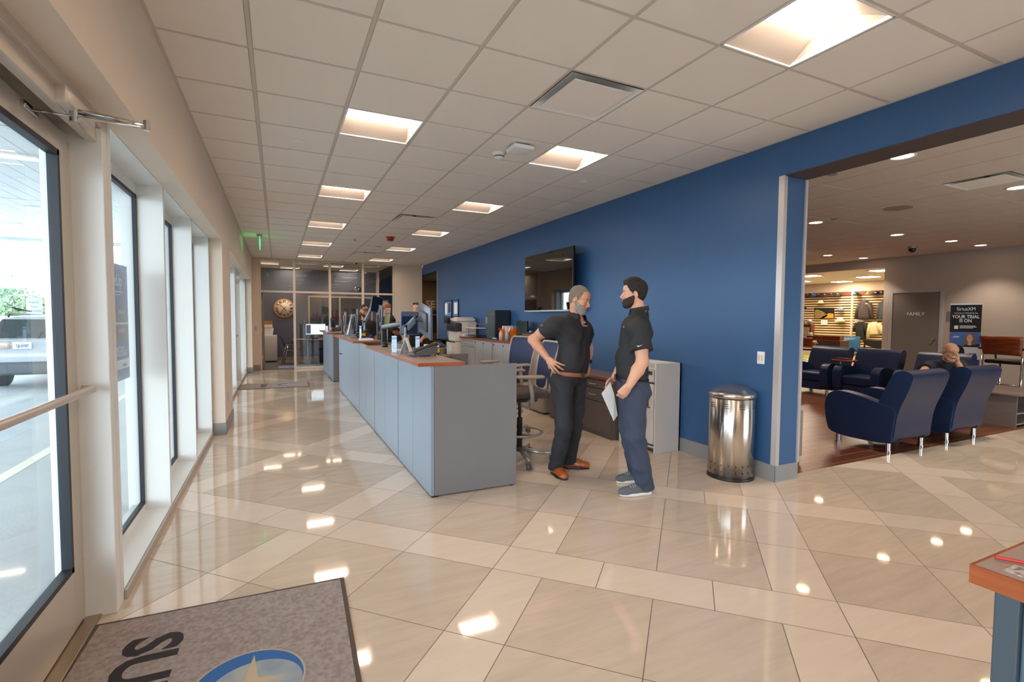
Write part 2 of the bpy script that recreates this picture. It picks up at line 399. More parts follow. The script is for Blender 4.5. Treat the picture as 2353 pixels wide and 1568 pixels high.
# end wall with the office storefront
we = MB().box(XL-.1, -.42, YE, YE+.12, 0, H).box(3.20, XR-.02, YE, YE+.12, 0, H).box(3.2, 3.3, YE+.12, 17.5, 0, H)
struct('wall_end', we, M['beige'])
wo = MB().mi(0).box(XL-.1, .97, 18.1, 18.25, 0, H).box(.97, 3.05, 18.1, 18.25, 0, .70).box(.97, 3.05, 18.1, 18.25, 2.15, H).box(3.05, 3.3, 18.1, 18.25, 0, H)
wo.mi(1).box(3.2, 3.3, YE+.12, 18.1, 0, H).mi(1).box(XL-.1, XL, YE+.12, 18.1, 0, H)
struct('wall_office', wo, [M['slate'], M['beige']])
struct('baseboard_office', MB().box(XL, 3.2, 18.07, 18.1, 0, .11), M_('tanbase', (166, 134, 108), .5))
struct('wall_corridor', MB().box(7.4, 7.5, 12.3, 17.5, 0, 3).box(3.3, 7.5, 17.5, 17.6, 0, 3).box(4.35, 7.5, 12.2, 12.3, 0, 3), M_('cordk', (96, 82, 72), .6))
struct('wall_lounge', MB().box(14.0, 14.2, YB, 7.36, 0, H).box(14.0, 14.2, 7.36, 11.2, 2.825, H).box(4.35, 14.2, 11.2, 11.4, 0, H).box(14.0, 14.2, 11.2, 16, 0, 3), M_('taupe2', (172, 160, 149), .6))
struct('wall_merchandise_room', MB().box(20.05, 20.25, 4, 16, 0, 3).box(14.2, 20.2, 15.9, 16, 0, 3).box(14.2, 20.2, 4, 4.1, 0, 3), M_('cream', (216, 196, 172), .6))
# wall behind the camera with an unseen window, added and sized for lounge daylight
wb = MB().box(-1.05, 4.35, YB-.15, YB, 2.5, 3.3).box(4.35, 14.2, YB-.15, YB, 2.5, 3.3).box(3.6, 5.6, YB-.15, YB, 0, 2.5).box(12.5, 14.2, YB-.15, YB, 0, 2.5).box(-1.05, 3.6, YB-.15, YB, 0, 2.5).box(9.2, 12.5, YB-.15, YB, 0, 2.5)
struct('wall_back', wb, M['beige'])
def storefront(name, x0, x1, n):
    f = tag(MB().box(x0, x1, YB-.13, YB-.02, 0, .1).box(x0, x1, YB-.13, YB-.02, 2.42, 2.5).box(x0, x1, YB-.13, YB-.02, 1.95, 2.02).build(name, M['alum']), kind='structure')
    for i in range(n+1):
        x = x0+(x1-x0)*i/n; f2 = MB().box(x-.03, x+.03, YB-.135, YB-.015, 0, 2.5).build('mullion', M['alum'], f)
    MB().box(x0, x1, YB-.08, YB-.075, .1, 2.42).build('pane', M['glass'], f)
storefront('added_window', 5.6, 9.2, 3)

# baseboards in grey tile
def tilebase(name, segs):
    b = MB()
    for (x0, y0, x1, y1, n) in segs:
        Lh = math.hypot(x1-x0, y1-y0); k = max(1, round(Lh/.61))
        for i in range(k):
            a, c = i/k, (i+1)/k; g = .002/Lh
            p = Vector((x0+(x1-x0)*(a+g), y0+(y1-y0)*(a+g), 0)); q = Vector((x0+(x1-x0)*(c-g), y0+(y1-y0)*(c-g), 0)); nn = Vector(n)*.012
            b.prism([p, q, q+nn, p+nn], (0, 0, .15))
    struct(name, b, M['basetile'])
tilebase('baseboard_right', [(XR, 2.96, XR, 13.42, (-1, 0, 0)), (XR, 2.96, 4.35, 2.96, (0, -1, 0))])
tilebase('baseboard_left', [(XL, 7.0, XL, 8.10, (1, 0, 0)), (-.735, 7.0, XL+.012, 7.0, (0, -1, 0)), (XL, 14.35, XL, YE, (1, 0, 0)), (-.735, 14.35, XL+.012, 14.35, (0, -1, 0)), (XL, YE, -.42, YE, (0, -1, 0))])
tilebase('baseboard_end', [(3.2, YE, XR, YE, (0, -1, 0))])
struct('trim_2', MB().box(XR-.012, XR+.03, 2.945, 3.0, .15, 2.74).box(4.33, 4.36, 2.945, 2.985, .15, 2.74).box(XR-.01, XR+.012, 13.40, 13.43, .1, 2.77), M_('guard', (196, 190, 188), .35, metal=.3))

# --- left storefront: frame, mullions, panes
GXP = -.905
def win(name, y0, y1, muls, panes):
    f = tag(MB().box(-.99, -.74, y0, y1, 0, .055).box(-.97, GXP+.01, y0, y1, .055, .10).box(-.99, -.74, y0, y1, 2.405, 2.45).box(-.97, GXP+.01, y0, y1, 2.33, 2.41).build(name, M['alum']), kind='structure')
    for y in muls: MB().box(-.99, -.738, y, y+.052, .05, 2.41).build('mullion', M['alum'], f)
    for a, c in panes:
        MB().box(GXP-.004, GXP, a, c, .10, 2.33).build('pane', M['glass'], f)
        g = MB()
        for (u0, u1, z0, z1) in ((a, c, .10, .125), (a, c, 2.305, 2.33), (a, a+.022, .10, 2.33), (c-.022, c, .10, 2.33)): g.box(GXP-.012, GXP+.012, u0, u1, z0, z1)
        g.build('gasket', M['gasket'], f)
    return f
win('window_3', 3.06, 7.0, (3.06, 4.35, 5.65, 6.945), [(3.11, 4.35), (4.40, 5.65), (5.70, 6.945)])
win('window_4', 8.10, 14.35, (8.11, 9.6, 10.95, 12.3, 13.35, 14.29), [(8.16, 9.6), (9.65, 10.95), (12.35, 13.35), (13.4, 14.29)])
# baseboard under the sills
struct('trim_3', MB().box(-.738, -.725, 3.112, 6.94, 0, .05).box(-.738, -.725, 8.1, 10.95, 0, .05).box(-.738, -.725, 12.35, 14.35, 0, .05), M_('sillbase', (176, 164, 152), .45))
# head frame over entrance and threshold
struct('trim_4', MB().box(-.99, -.735, YB, 3.06, 2.36, 2.42).box(-.80, -.76, YB, 3.06, 2.29, 2.37).box(-.95, -.91, YB, 3.06, 2.27, 2.37).box(-.9, -.86, 2.965, 2.984, 0, 2.27), M['anod'], .003)
struct('trim_6', MB().box(-.97, -.738, 2.985, 3.058, 0, 2.36), M['alum'], .004)
struct('trim_5', MB().box(-.99, -.80, -.3, 2.99, 0, .014).box(-.94, -.93, -.3, 2.99, .014, .02).box(-.90, -.88, -.3, 2.99, .014, .02), M_('threshold', (176, 160, 140), .3, metal=.8), .003)
def leaf(name, x, y0, y1, m):
    d = thing(name, None, None, (x, y1, 0)); d['kind'] = 'structure'
    MB().box(x-.045, x, y0, y0+.12, .02, 2.30).box(x-.045, x, y1-.11, y1, .02, 2.30).box(x-.045, x, y0+.12, y1-.11, .02, .30).box(x-.045, x, y0+.12, y1-.11, 2.20, 2.30).build('stile', m, d, .004)
    MB().box(x-.026, x-.02, y0+.10, y1-.09, .28, 2.22).build('pane', M['glass'], d)
    g = MB()
    for a, c, z0, z1 in ((y0+.12, y1-.11, .30, .325), (y0+.12, y1-.11, 2.175, 2.20), (y0+.12, y0+.145, .30, 2.2), (y1-.135, y1-.11, .30, 2.2)): g.box(x-.035, x+.003, a, c, z0, z1)
    g.build('gasket', M['gasket'], d)
    return d
d1 = leaf('door_1', -.86, 1.99, 2.962, M['anod'])
MB().tube([(-.83, 2.93, 1.13), (-.795, 2.93, 1.13), (-.785, 2.90, 1.13), (-.785, 2.05, 1.13), (-.795, 2.03, 1.13), (-.83, 2.03, 1.13)], .017, 12).build('push_bar', M['anod'], d1)
d1b = leaf('door_2', -.86, 1.0, 1.98, M['anod'])
struct('window_5', MB().box(-.95, -.87, -.3, .98, 0, .3).box(-.95, -.87, -.35, -.28, 0, 2.3).box(-.95, -.87, -2.6, -.3, 0, .1), M['alum'])
tag(MB().box(GXP-.004, GXP, -2.6, .98, .1, 2.33).build('window_6', M['glass']), kind='structure')
d3 = leaf('door_3', -.86, 11.02, 12.28, M['anod'])
MB().tube([(-.83, 12.2, 1.05), (-.79, 12.2, 1.05), (-.79, 11.1, 1.05), (-.83, 11.1, 1.05)], .016, 8).build('push_bar', M['anod'], d3)

# --- office partition: frames, transom, glass
f = tag(MB().box(-.42, 3.2, YE, YE+.1, 2.12, 2.17).box(-.42, 3.2, YE, YE+.1, H-.05, H).box(.45, 3.2, YE, YE+.1, 0, .06).build('window_7', M_('cframe', (214, 200, 184), .4)), kind='structure')
for x in (-.42, .43, 1.36, 2.27, 3.17): MB().box(x-.03, x+.03, YE-.006, YE+.106, 0, H).build('mullion', M['cframe'], f)
for a, c in ((-.39, .40), (.46, 1.33), (1.39, 2.24), (2.30, 3.14)):
    MB().box(a, c, YE+.045, YE+.051, 2.17, H-.05).build('pane', M['glass2'], f)
    if a > 0: MB().box(a, c, YE+.045, YE+.051, .06, 2.12).build('pane', M['glass2'], f)
d = thing('door_4', None, None, (-.36, YE+.1, 0)); d['kind'] = 'structure'
MB().box(-.385, -.345, YE+.11, YE+.98, .01, 2.11).build('leaf', M_('doorgrey', (128, 120, 112), .5), d, .004)
b = MB()
for z in (.35, 1.1, 1.85): b.box(-.395, -.375, YE+.075, YE+.115, z-.06, z+.06)
b.build('hinge', M['steel'], d)
f = tag(MB().box(.97, 3.05, 18.07, 18.14, .66, .71).box(.97, 3.05, 18.07, 18.14, 2.12, 2.17).build('window_8', M['cframe']), kind='structure')
for x in (.97, 1.96, 3.05): MB().box(x-.025, x+.025, 18.06, 18.14, .66, 2.17).build('mullion', M['cframe'], f)
MB().box(.97, 3.05, 18.16, 18.165, .7, 2.13).build('pane', M['glass'], f)

# --- FAMILY door in the lounge
d = thing('door_5', None, None, (14.0, 6.63, 0)); d['kind'] = 'structure'
MB().box(13.96, 14.0, 7.13, 7.20, 0, 2.20).box(13.96, 14.0, 6.08, 6.15, 0, 2.20).box(13.961, 14.0, 6.15, 7.13, 2.14, 2.20).build('door_frame', M_('framegrey', (168, 164, 166), .45), d, .004)
MB().box(13.975, 13.99, 6.15, 7.13, .01, 2.14).build('leaf', M_('fdoor', (112, 104, 95), .5), d)
T = frame((13.974, 6.63, 1.62), (0, -1, 0), (0, 0, 1))
b = MB(); text(b, 'FAMILY', T, .115, .004, 1.0, .003); b.build('lettering', M['paper'], d)
MB().cyl((13.975, 6.22, 1.03), (13.93, 6.22, 1.03), .02).cyl((13.93, 6.22, 1.03), (13.93, 6.31, 1.03), .01).build('handle', M['chrome'], d)
# slat board in the merchandise room: dark grooves are real gaps between slats
M_('slatdk', (104, 66, 36), .6)
sb = MB().mi(1).box(20.02, 20.05, 6.5, 15.5, .35, 2.56).mi(2).box(20.0, 20.03, 6.5, 15.5, 2.42, 2.56).box(19.99, 20.03, 6.5, 15.5, .25, .42)
z = .46
while z < 2.40:
    sb.mi(0).box(19.985, 20.02, 6.5, 15.5, z, z+.052); z += .098
sb.mi(3).box(19.965, 20.0, 11.55, 11.62, .3, 2.58).box(19.965, 20.0, 13.72, 13.80, .3, 2.58).box(19.965, 20.0, 9.4, 9.47, .3, 2.58).box(19.98, 20.03, 6.5, 15.5, 2.56, 2.59)
struct('wall_slat_board', sb, [M_('slat', (236, 214, 172), .5), M['slatdk'], M_('slattop', (120, 70, 42), .4), M['cream']])
struct('floor_green_strip', MB().box(18.2, 19.4, 6, 15, 0, .006), M_('lime', (138, 176, 20), .8, bump=.4, bscale=200))
# ================================================================== CEILING FIXTURES
def troffer(i, j, z=H, gx=GX, gy=GY, name='ceiling_light', label='', group='recessed square ceiling lights'):
    x0, y0 = gx+i*GS+.012, gy+j*GS+.012; x1, y1 = x0+GS-.024, y0+GS-.024; cx, cy = (x0+x1)/2, (y0+y1)/2
    t = thing(name, label, 'ceiling light', (cx, cy, z), 0, group)
    # recessed housing with sloping reflectors, lens along x in the middle
    b = MB(); zz = z+.10; ly0, ly1 = cy-.115, cy+.115
    b.quad((x0, y0, z+.004), (x1, y0, z+.004), (x1-.03, ly0, zz), (x0+.03, ly0, zz))
    b.quad((x0, y1, z+.004), (x1, y1, z+.004), (x1-.03, ly1, zz), (x0+.03, ly1, zz))
    b.quad((x0, y0, z+.004), (x0+.03, ly0, zz), (x0+.03, ly1, zz), (x0, y1, z+.004)); b.quad((x1, y0, z+.004), (x1-.03, ly0, zz), (x1-.03, ly1, zz), (x1, y1, z+.004))
    b.build('reflector', M['troffer'], t)
    L = MB(); P = []
    for k in range(9):
        a = math.pi*k/8; P.append([(x0+.035, cy-.115*math.cos(a), zz-.022*math.sin(a)-.004), (x1-.035, cy-.115*math.cos(a), zz-.022*math.sin(a)-.004)])
    L.grid(P).build('diffuser', M['lamp'], t)
    r = MB(); r.box(x0-.004, x1+.004, y0-.004, y0+.008, z, z+.02).box(x0-.004, x1+.004, y1-.008, y1+.004, z, z+.02).box(x0-.004, x0+.008, y0, y1, z, z+.02).box(x1-.008, x1+.004, y0, y1, z, z+.02)
    r.build('trim_frame', M['white'], t)
    return t
M['lamp2'] = emit('bright_panel', (255, 230, 204), 45)
NTH = ['first', 'second', 'third', 'fourth', 'fifth', 'sixth', 'seventh', 'eighth', 'ninth', 'tenth', 'eleventh', 'twelfth']
for c in (2, 5):
    rows = [r for (cc, r) in LIGHTS if cc == c]
    for r in rows:
        k = rows.index(r)
        if r < (-2 if c == 5 else 2): lb = 'square ceiling light overhead behind the photographer in the %s row' % ('window-side' if c == 2 else 'blue-wall-side')
        else:
            n = rows[k:].__len__(); q = k-rows.index(-2 if c == 5 else 2)
            lb = '%s lit square ceiling light from the front in the row nearer the %s' % (NTH[q], 'windows' if c == 2 else 'blue wall')
            if c == 5 and q == 0: lb = 'largest and nearest lit square ceiling light at the top right'
        troffer(c, r, label=lb)
for n_, (i, j) in enumerate(OFF_L): troffer(i, j, gx=GX+.2, label='lit ceiling light inside the glass office, %s from the left' % NTH[n_], group='office ceiling lights')
for n_, (x, y) in enumerate(M_L):
    t = thing('ceiling_light', 'bright ceiling panel in the merchandise room, %s' % ['front left', 'rear left', 'front right', 'middle', 'rearmost by the slat board', 'rear right'][n_], 'ceiling light', (x, y, 2.93), 0, 'merchandise room ceiling lights')
    MB().box(x-.3, x+.3, y-.3, y+.3, 2.905, 2.93).build('trim_frame', M['white'], t); MB().box(x-.24, x+.24, y-.24, y+.24, 2.9, 2.906).build('diffuser', M['lamp2'], t)
def vent(cx, cy, label, z=H, ang=0):
    t = thing('air_vent', label, 'air vent', (cx, cy, z), 0, 'square ceiling air diffusers')
    s = GS/2-.014; b = MB(); k = s-.07
    for (p, q) in (((-s, -s), (s, -s)), ((s, -s), (s, s)), ((s, s), (-s, s)), ((-s, s), (-s, -s))):
        b.quad((cx+p[0], cy+p[1], z-.004), (cx+q[0], cy+q[1], z-.004), (cx+q[0]*k/s, cy+q[1]*k/s, z+.05), (cx+p[0]*k/s, cy+p[1]*k/s, z+.05))
    b.box(cx-k-.01, cx+k+.01, cy-k-.01, cy+k+.01, z+.05, z+.06)
    b.build('housing', M['white'], t); MB().box(cx-.235, cx+.235, cy-.235, cy+.235, z-.012, z-.006).build('plaque', M['tile'], t, .002)
    MB().cyl((cx, cy, z-.008), (cx, cy, z+.05), .03).build('hanger', M['dkgrey'], t)
for (i, j), lb in zip(VENTS, ('large square air diffuser with a hanging plate, nearest in the ceiling', 'square air diffuser halfway along the ceiling', 'small distant air diffuser near the glass office end')):
    vent(GX+(i+.5)*GS, GY+(j+.5)*GS, lb)
vent(5.14+3.5*GS, 2.51+.5*GS, 'square air diffuser in the lounge ceiling nearest the blue beam')
vent(5.14+9.5*GS, 2.51+8.5*GS, 'distant square air diffuser in the lounge ceiling beside the merchandise opening')
# access point, smoke detectors, sprinkler covers
t = thing('wifi_access_point', 'white square wireless access point on the ceiling beside the smoke detector', 'access point', (2.03, 4.13, H))
MB().bbox(1.93, 2.13, 4.03, 4.23, H-.05, H-.012, .012, n=3).build('cover', M['white'], t); MB().box(1.96, 2.10, 4.06, 4.20, H-.012, H).build('bracket', M['dkgrey'], t)
def detector(x, y, label, m='white', s=1, name='smoke_detector'):
    t = thing(name, label, name.replace('_', ' '), (x, y, H))
    MB().lathe([(.062*s, 0), (.066*s, -.012*s), (.05*s, -.02*s), (.048*s, -.05*s), (.02*s, -.062*s)], (x, y, H)).build('base', M[m], t)
    MB().lathe([(.0488*s, -.046*s), (.0492*s, -.036*s)], (x, y, H)).build('slot_band', M['dkgrey'], t)
detector(1.93, 4.38, 'round white smoke detector hanging beside the access point')
detector(2.03, 11.1, 'small white smoke detector beyond the red alarm strobe')
detector(2.035, 9.91, 'round red fire alarm strobe on the ceiling', 'red', 1.35, 'fire_alarm')
for x, y, lb in ((.197, 4.886, 'flat round sprinkler cover beside the nearest light by the windows'), (.17, 9.126, 'flat round sprinkler cover halfway down the window side'), (.189, 13.2, 'flat round sprinkler cover near the glass office, window side'), (3.213, 4.875, 'flat round sprinkler cover nearest the blue wall'), (3.195, 9.0, 'flat round sprinkler cover halfway along the blue wall')):
    single('sprinkler_cover', lb, 'sprinkler cover', MB().cyl((x, y, H), (x, y, H-.006), .042, n=24), M['white'], 'ceiling sprinkler covers')
t = thing('fire_sprinkler', 'small pendant fire sprinkler in the middle of the ceiling', 'sprinkler', (1.42, 10.35, H))
MB().cyl((1.42, 10.35, H), (1.42, 10.35, H-.01), .04).build('escutcheon', M['white'], t); MB().cyl((1.42, 10.35, H-.01), (1.42, 10.35, H-.05), .012).cyl((1.42, 10.35, H-.05), (1.42, 10.35, H-.054), .025).build('nozzle', M['steel'], t)
t = thing('security_camera', 'small dome camera above the glass office partition', 'security camera', (2.05, 14.75, H))
MB().cyl((2.05, 14.75, H), (2.05, 14.75, H-.03), .065).build('base', M['white'], t); MB().ell((2.05, 14.75, H-.05), .052).build('dome', M['silver'], t); MB().cyl((2.05, 14.71, H-.06), (2.05, 14.69, H-.065), .02).build('lens', M['blackgl'], t)
# green edge-lit exit sign seen from its side
t = thing('exit_sign', 'green edge-lit exit sign hanging from the ceiling above the windows', 'exit sign', (-.29, 10.9, H))
MB().bbox(-.33, -.25, 10.72, 11.08, H-.04, H, .005).build('housing', M['silver'], t)
MB().box(-.294, -.286, 10.74, 11.06, H-.27, H-.04).build('panel', emit('exit_green', (60, 255, 140), .9), t)
b = MB(); text(b, 'EXIT', frame((-.284, 10.9, H-.155), (0, 1, 0), (0, 0, 1)), .15, .002); text(b, 'EXIT', frame((-.296, 10.9, H-.155), (0, -1, 0), (0, 0, 1)), .15, .002); b.build('lettering', emit('exit_text', (30, 220, 100), 2.0), t)
# lounge downlights
DL = [(5.44, 2.75, 'nearest the blue beam'), (7.91, 5.2, 'left, above the armchairs'), (10.35, 5.26, 'above the row of armchairs'), (12.1, 5.19, 'in front of the FAMILY door'), (13.3, 5.2, 'closest to the taupe wall by the banner'), (12.2, 7.69, 'left of the merchandise opening'), (13.5, 7.6, 'at the header over the merchandise opening'), (7.92, 2.78, 'at the far right edge of the picture'), (10.35, 2.78, 'beyond the picture edge on the right'), (10.3, 7.7, 'deep left in the lounge'), (7.9, 7.7, 'behind the blue wall'), (5.44, 5.2, 'just behind the blue wall')]
for x, y, lb in DL:
    t = thing('downlight', 'round recessed lounge downlight '+lb, 'downlight', (x, y, H), 0, 'round lounge downlights')
    MB().lathe([(.115, -.001), (.112, -.008), (.095, -.006), (.088, -.0015)], (x, y, H)).build('trim_ring', M['white'], t)
    MB().cyl((x, y, H-.004), (x, y, H-.0015), .088, n=24).build('lens', M['dl'], t)
    l = bpy.data.lights.new('downlight_beam', 'SPOT'); l.energy = 95; l.spot_size = R_(100); l.spot_blend = .6; l.color = (1, .84, .66); l.shadow_soft_size = .08
    lo = bpy.data.objects.new('downlight_beam', l); COL.objects.link(lo); lo.location = (x, y, H-.02)
for x, y, r, lb in ((7.9, 4.02, .17, 'flat round ceiling speaker in the lounge'), (5.45, 3.42, .05, 'flat round sprinkler cover in the lounge near the blue beam'), (7.9, 4.9, .05, 'flat round sprinkler cover in the lounge left of the speaker')):
    single('ceiling_disc' if r > .1 else 'sprinkler_cover', lb, 'speaker' if r > .1 else 'sprinkler cover', MB().cyl((x, y, H), (x, y, H-.006), r, n=32), M_('spk', (150, 136, 124), .7))
t = thing('security_camera', 'grey dome camera on the lounge ceiling in front of the FAMILY door', 'security camera', (12.3, 5.95, H))
MB().cyl((12.3, 5.95, H), (12.3, 5.95, H-.04), .09).build('base', M['silver'], t); MB().ell((12.3, 5.95, H-.06), .07).build('dome', M['blackgl'], t)
# ================================================================== OUTSIDE
GZ = -.12
M_('concrete', (184, 190, 190), .8, noise=.12, nscale=1.2, bump=.2, bscale=40)
struct('ground_outside', MB().box(-80, -1.0, -40, 120, GZ-.2, GZ).box(-60, 80, 120, 300, GZ-.2, GZ).box(-80, 80, -60, YB-.2, GZ-.2, GZ-.02), M['concrete'])
M_('stripe', (232, 226, 206), .7)
for x, y0, y1, c, lb in ((-2.45, 5.2, 8.3, 'stripe', 'pale painted line on the driveway nearest the door glass'), (-2.75, 9.8, 14, 'stripe', 'white painted line farther along the driveway')):
    single('painted_line', lb, 'road marking', MB().box(x-.06, x+.06, y0, y1, GZ, GZ+.004), M[c], 'driveway lines')
# canopy soffit with plank grooves and strip lights
cp = MB()
k = -15.5
while k < -1.1:
    cp.box(k, min(k+.29, -1.06), -6, 21.8, 4.0, 4.02); k += .30
cp.mi(1).box(-15.6, -1.06, -6, 21.8, 4.03, 4.3).mi(0).box(-15.6, -1.06, 21.8, 21.95, 3.9, 4.5).box(-15.6, -15.5, -6, 21.8, 3.9, 4.5)
for y in (3.5, 9.0, 14.5): cp.mi(1).box(-15.5, -1.06, y-.01, y+.01, 3.997, 4.0)
struct('canopy_outside', cp, [M_('soffit', (206, 210, 212), .5), M['midgrey']])
for n_, (x, y) in enumerate([(-3.75, 10.6), (-6.7, 18.4), (-4.95, 15.4), (-3.75, 5.5), (-6.7, 10.6), (-6.7, 5.5), (-9.6, 14), (-3.75, 0.5)]):
    t = thing('canopy_light', 'bright strip light in the soffit outside, '+['above the light car', 'small, farthest along', 'middle distance', 'seen at the top of the door glass', 'second row above the car', 'second row near', 'far row', 'overhead behind'][n_], 'outdoor light', (x, y, 4.0), 0, 'strip lights in the outdoor canopy')
    MB().box(x-.32, x+.32, y-.1, y+.1, 3.97, 4.0).build('housing', M['white'], t); MB().box(x-.3, x+.3, y-.08, y+.08, 3.962, 3.97).build('lens', emit('canopy_lens', (255, 238, 205), 9) if n_ == 0 else bpy.data.materials['canopy_lens'], t)
for y in (2.0, 12.6, 21.3):
    single('canopy_column', 'square white column holding up the far side of the canopy, %s' % {2.0: 'nearest', 12.6: 'middle', 21.3: 'farthest'}[y], 'column', MB().box(-15.4, -14.9, y-.25, y+.25, GZ, 4.1), M['soffit'], 'canopy columns')
# --- white SUV seen from behind
VX, VY = -4.72, 14.0
car = thing('car', 'white sport utility car parked outside the entrance, seen from behind', 'car', (VX, VY, GZ))
def carpt(u, v, z): return (VX+u, VY+v, GZ+z)
prof = [(0.06, .42), (0.0, .62), (.02, .98), (.16, 1.06), (.42, 1.52), (.75, 1.575), (2.1, 1.59), (2.75, 1.48), (3.35, 1.08), (4.3, .96), (4.5, .7), (4.45, .38)]
def hw(z): return .91 if z < 1.0 else .91-(z-1.0)*.36
P = []
for v, z in prof:
    row = []
    for q in np.linspace(-1, 1, 13):
        h = hw(z); e = abs(q)**6*.10
        row.append(carpt(q*h, v+e*(1 if v < 2 else -1), z-(.05*abs(q)**5 if z > 1.5 else 0)))
    P.append(row)
cb = MB(); cb.grid(P)
for sgn in (0, 12):
    pts = [r[sgn] for r in P]; cb.add(pts, [tuple(range(len(pts)))], False)
cb.build('body', M_('carpaint', (186, 194, 198), .22, coat=.6), car)
rg = MB(); rg.grid([[carpt(q*(hw(z)-.07), v-.012, z) for q in (-1, -.5, 0, .5, 1)] for v, z in ((.165, 1.09), (.29, 1.33), (.395, 1.49))]); rg.build('rear_window', M_('carglass', (62, 70, 72), .06, coat=1), car)
for sg in (-1, 1):
    MB().quad(carpt(sg*.905, .62, 1.1), carpt(sg*.905, 3.0, 1.1), carpt(sg*.735, 2.5, 1.48), carpt(sg*.735, .75, 1.50)).build('side_window', M['carglass'], car)
    MB().bbox(VX+sg*.62-.20, VX+sg*.62+.20, VY-.03, VY+.12, GZ+.86, GZ+1.02, .03).build('tail_lamp', M_('tail', (214, 190, 180), .2, coat=.5), car)
    MB().tube([carpt(sg*.62, .55, 1.54), carpt(sg*.62, .62, 1.60), carpt(sg*.62, 2.2, 1.60), carpt(sg*.62, 2.3, 1.57)], .018).build('roof_rail', M['dkgrey'], car)
    for v in (.85, 3.6):
        wh = MB().cyl(carpt(sg*.78, v, .34), carpt(sg*.93, v, .34), .34, n=28).build('wheel', M_('tyre', (30, 32, 34), .8), car)
        MB().cyl(carpt(sg*.90, v, .34), carpt(sg*.94, v, .34), .22, n=20).build('hub', M['silver'], wh)
    MB().bbox(VX+sg*.93-.05, VX+sg*1.08, VY+2.9, VY+3.05, GZ+1.08, GZ+1.24, .03).build('side_mirror', M['carpaint'], car)
MB().bbox(VX-.86, VX+.86, VY-.05, VY+.2, GZ+.30, GZ+.58, .06, n=3).build('bumper', M_('bumper', (78, 86, 90), .55), car)
pl = MB().bbox(VX-.36, VX-.055, VY-.035, VY-.02, GZ+.86, GZ+1.01, .003).build('license_plate', M_('plate', (236, 240, 244), .4), car)
T = frame((VX-.2075, VY-.036, GZ+.925), (1, 0, 0), (0, 0, 1)); b = MB(); text(b, 'TJJ-0787', T, .085, .002, .74, .01)
T = frame((VX-.2075, VY-.036, GZ+.99), (1, 0, 0), (0, 0, 1)); text(b, 'TEXAS', T, .025, .002); b.build('lettering', M_('platetxt', (40, 60, 90), .5), pl)
MB().tube([carpt(.32, .62, 1.56), carpt(.32, .70, 1.66)], [.06, .02]).build('antenna', M['dkgrey'], car)
MB().tube([carpt(.0, .14, 1.08), carpt(.05, .2, 1.22)], .012).build('wiper', M['black'], car)
# --- bird on its roof (long-tailed blackbird)
bx, by, bz = VX-.50, VY+.72, GZ+1.65
BS = .85
bd = thing('bird', 'dark long-tailed bird standing on the roof of the light car', 'bird', (bx, by, bz-.02))
bp_ = lambda x, y, z: (bx+x*BS, by+y*BS, bz+z*BS)
b = MB(); b.tube([bp_(-.16, 0, .115), bp_(-.135, 0, .12), bp_(-.10, 0, .105), bp_(-.05, 0, .08), bp_(.02, 0, .06), bp_(.09, 0, .05), bp_(.26, 0, .01)], [q_*BS for q_ in (.003, .018, .026, .034, .036, .022, .010)], 10)
b.build('body', M_('feather', (42, 44, 46), .4), bd); MB().cyl(bp_(-.155, 0, .118), bp_(-.20, 0, .115), .005, .001).build('beak', M['black'], bd)
for s_ in (-.012, .012): MB().tube([bp_(0, s_, .04), bp_(-.008, s_, -.02), bp_(-.03, s_, -.03)], .003, 6).build('leg', M['black'], bd)
# --- PLEASE PULL FORWARD sign
sg_p = at(80, 704, 17.0); t = thing('road_sign', 'small grey sign reading PLEASE PULL FORWARD behind the car', 'sign', (sg_p.x, sg_p.y, GZ))
MB().cyl((sg_p.x, sg_p.y, GZ), (sg_p.x, sg_p.y, sg_p.z+.28), .025, n=8).build('post', M['silver'], t)
pn = MB().bbox(sg_p.x-.21, sg_p.x+.21, sg_p.y-.04, sg_p.y-.03, sg_p.z-.28, sg_p.z+.26, .004).build('panel', M_('signgrey', (196, 208, 208), .5), t)
b = MB()
for k, wd in enumerate(('PLEASE', 'PULL', 'FORWARD')): text(b, wd, frame((sg_p.x, sg_p.y-.043, sg_p.z+.13-.15*k), (1, 0, 0), (0, 0, 1)), .10, .003, .85)
b.box(sg_p.x-.19, sg_p.x+.19, sg_p.y-.043, sg_p.y-.04, sg_p.z+.235, sg_p.z+.243).box(sg_p.x-.19, sg_p.x+.19, sg_p.y-.043, sg_p.y-.04, sg_p.z-.263, sg_p.z-.255)
b.build('lettering', M_('signgreen', (92, 128, 118), .5), pn)
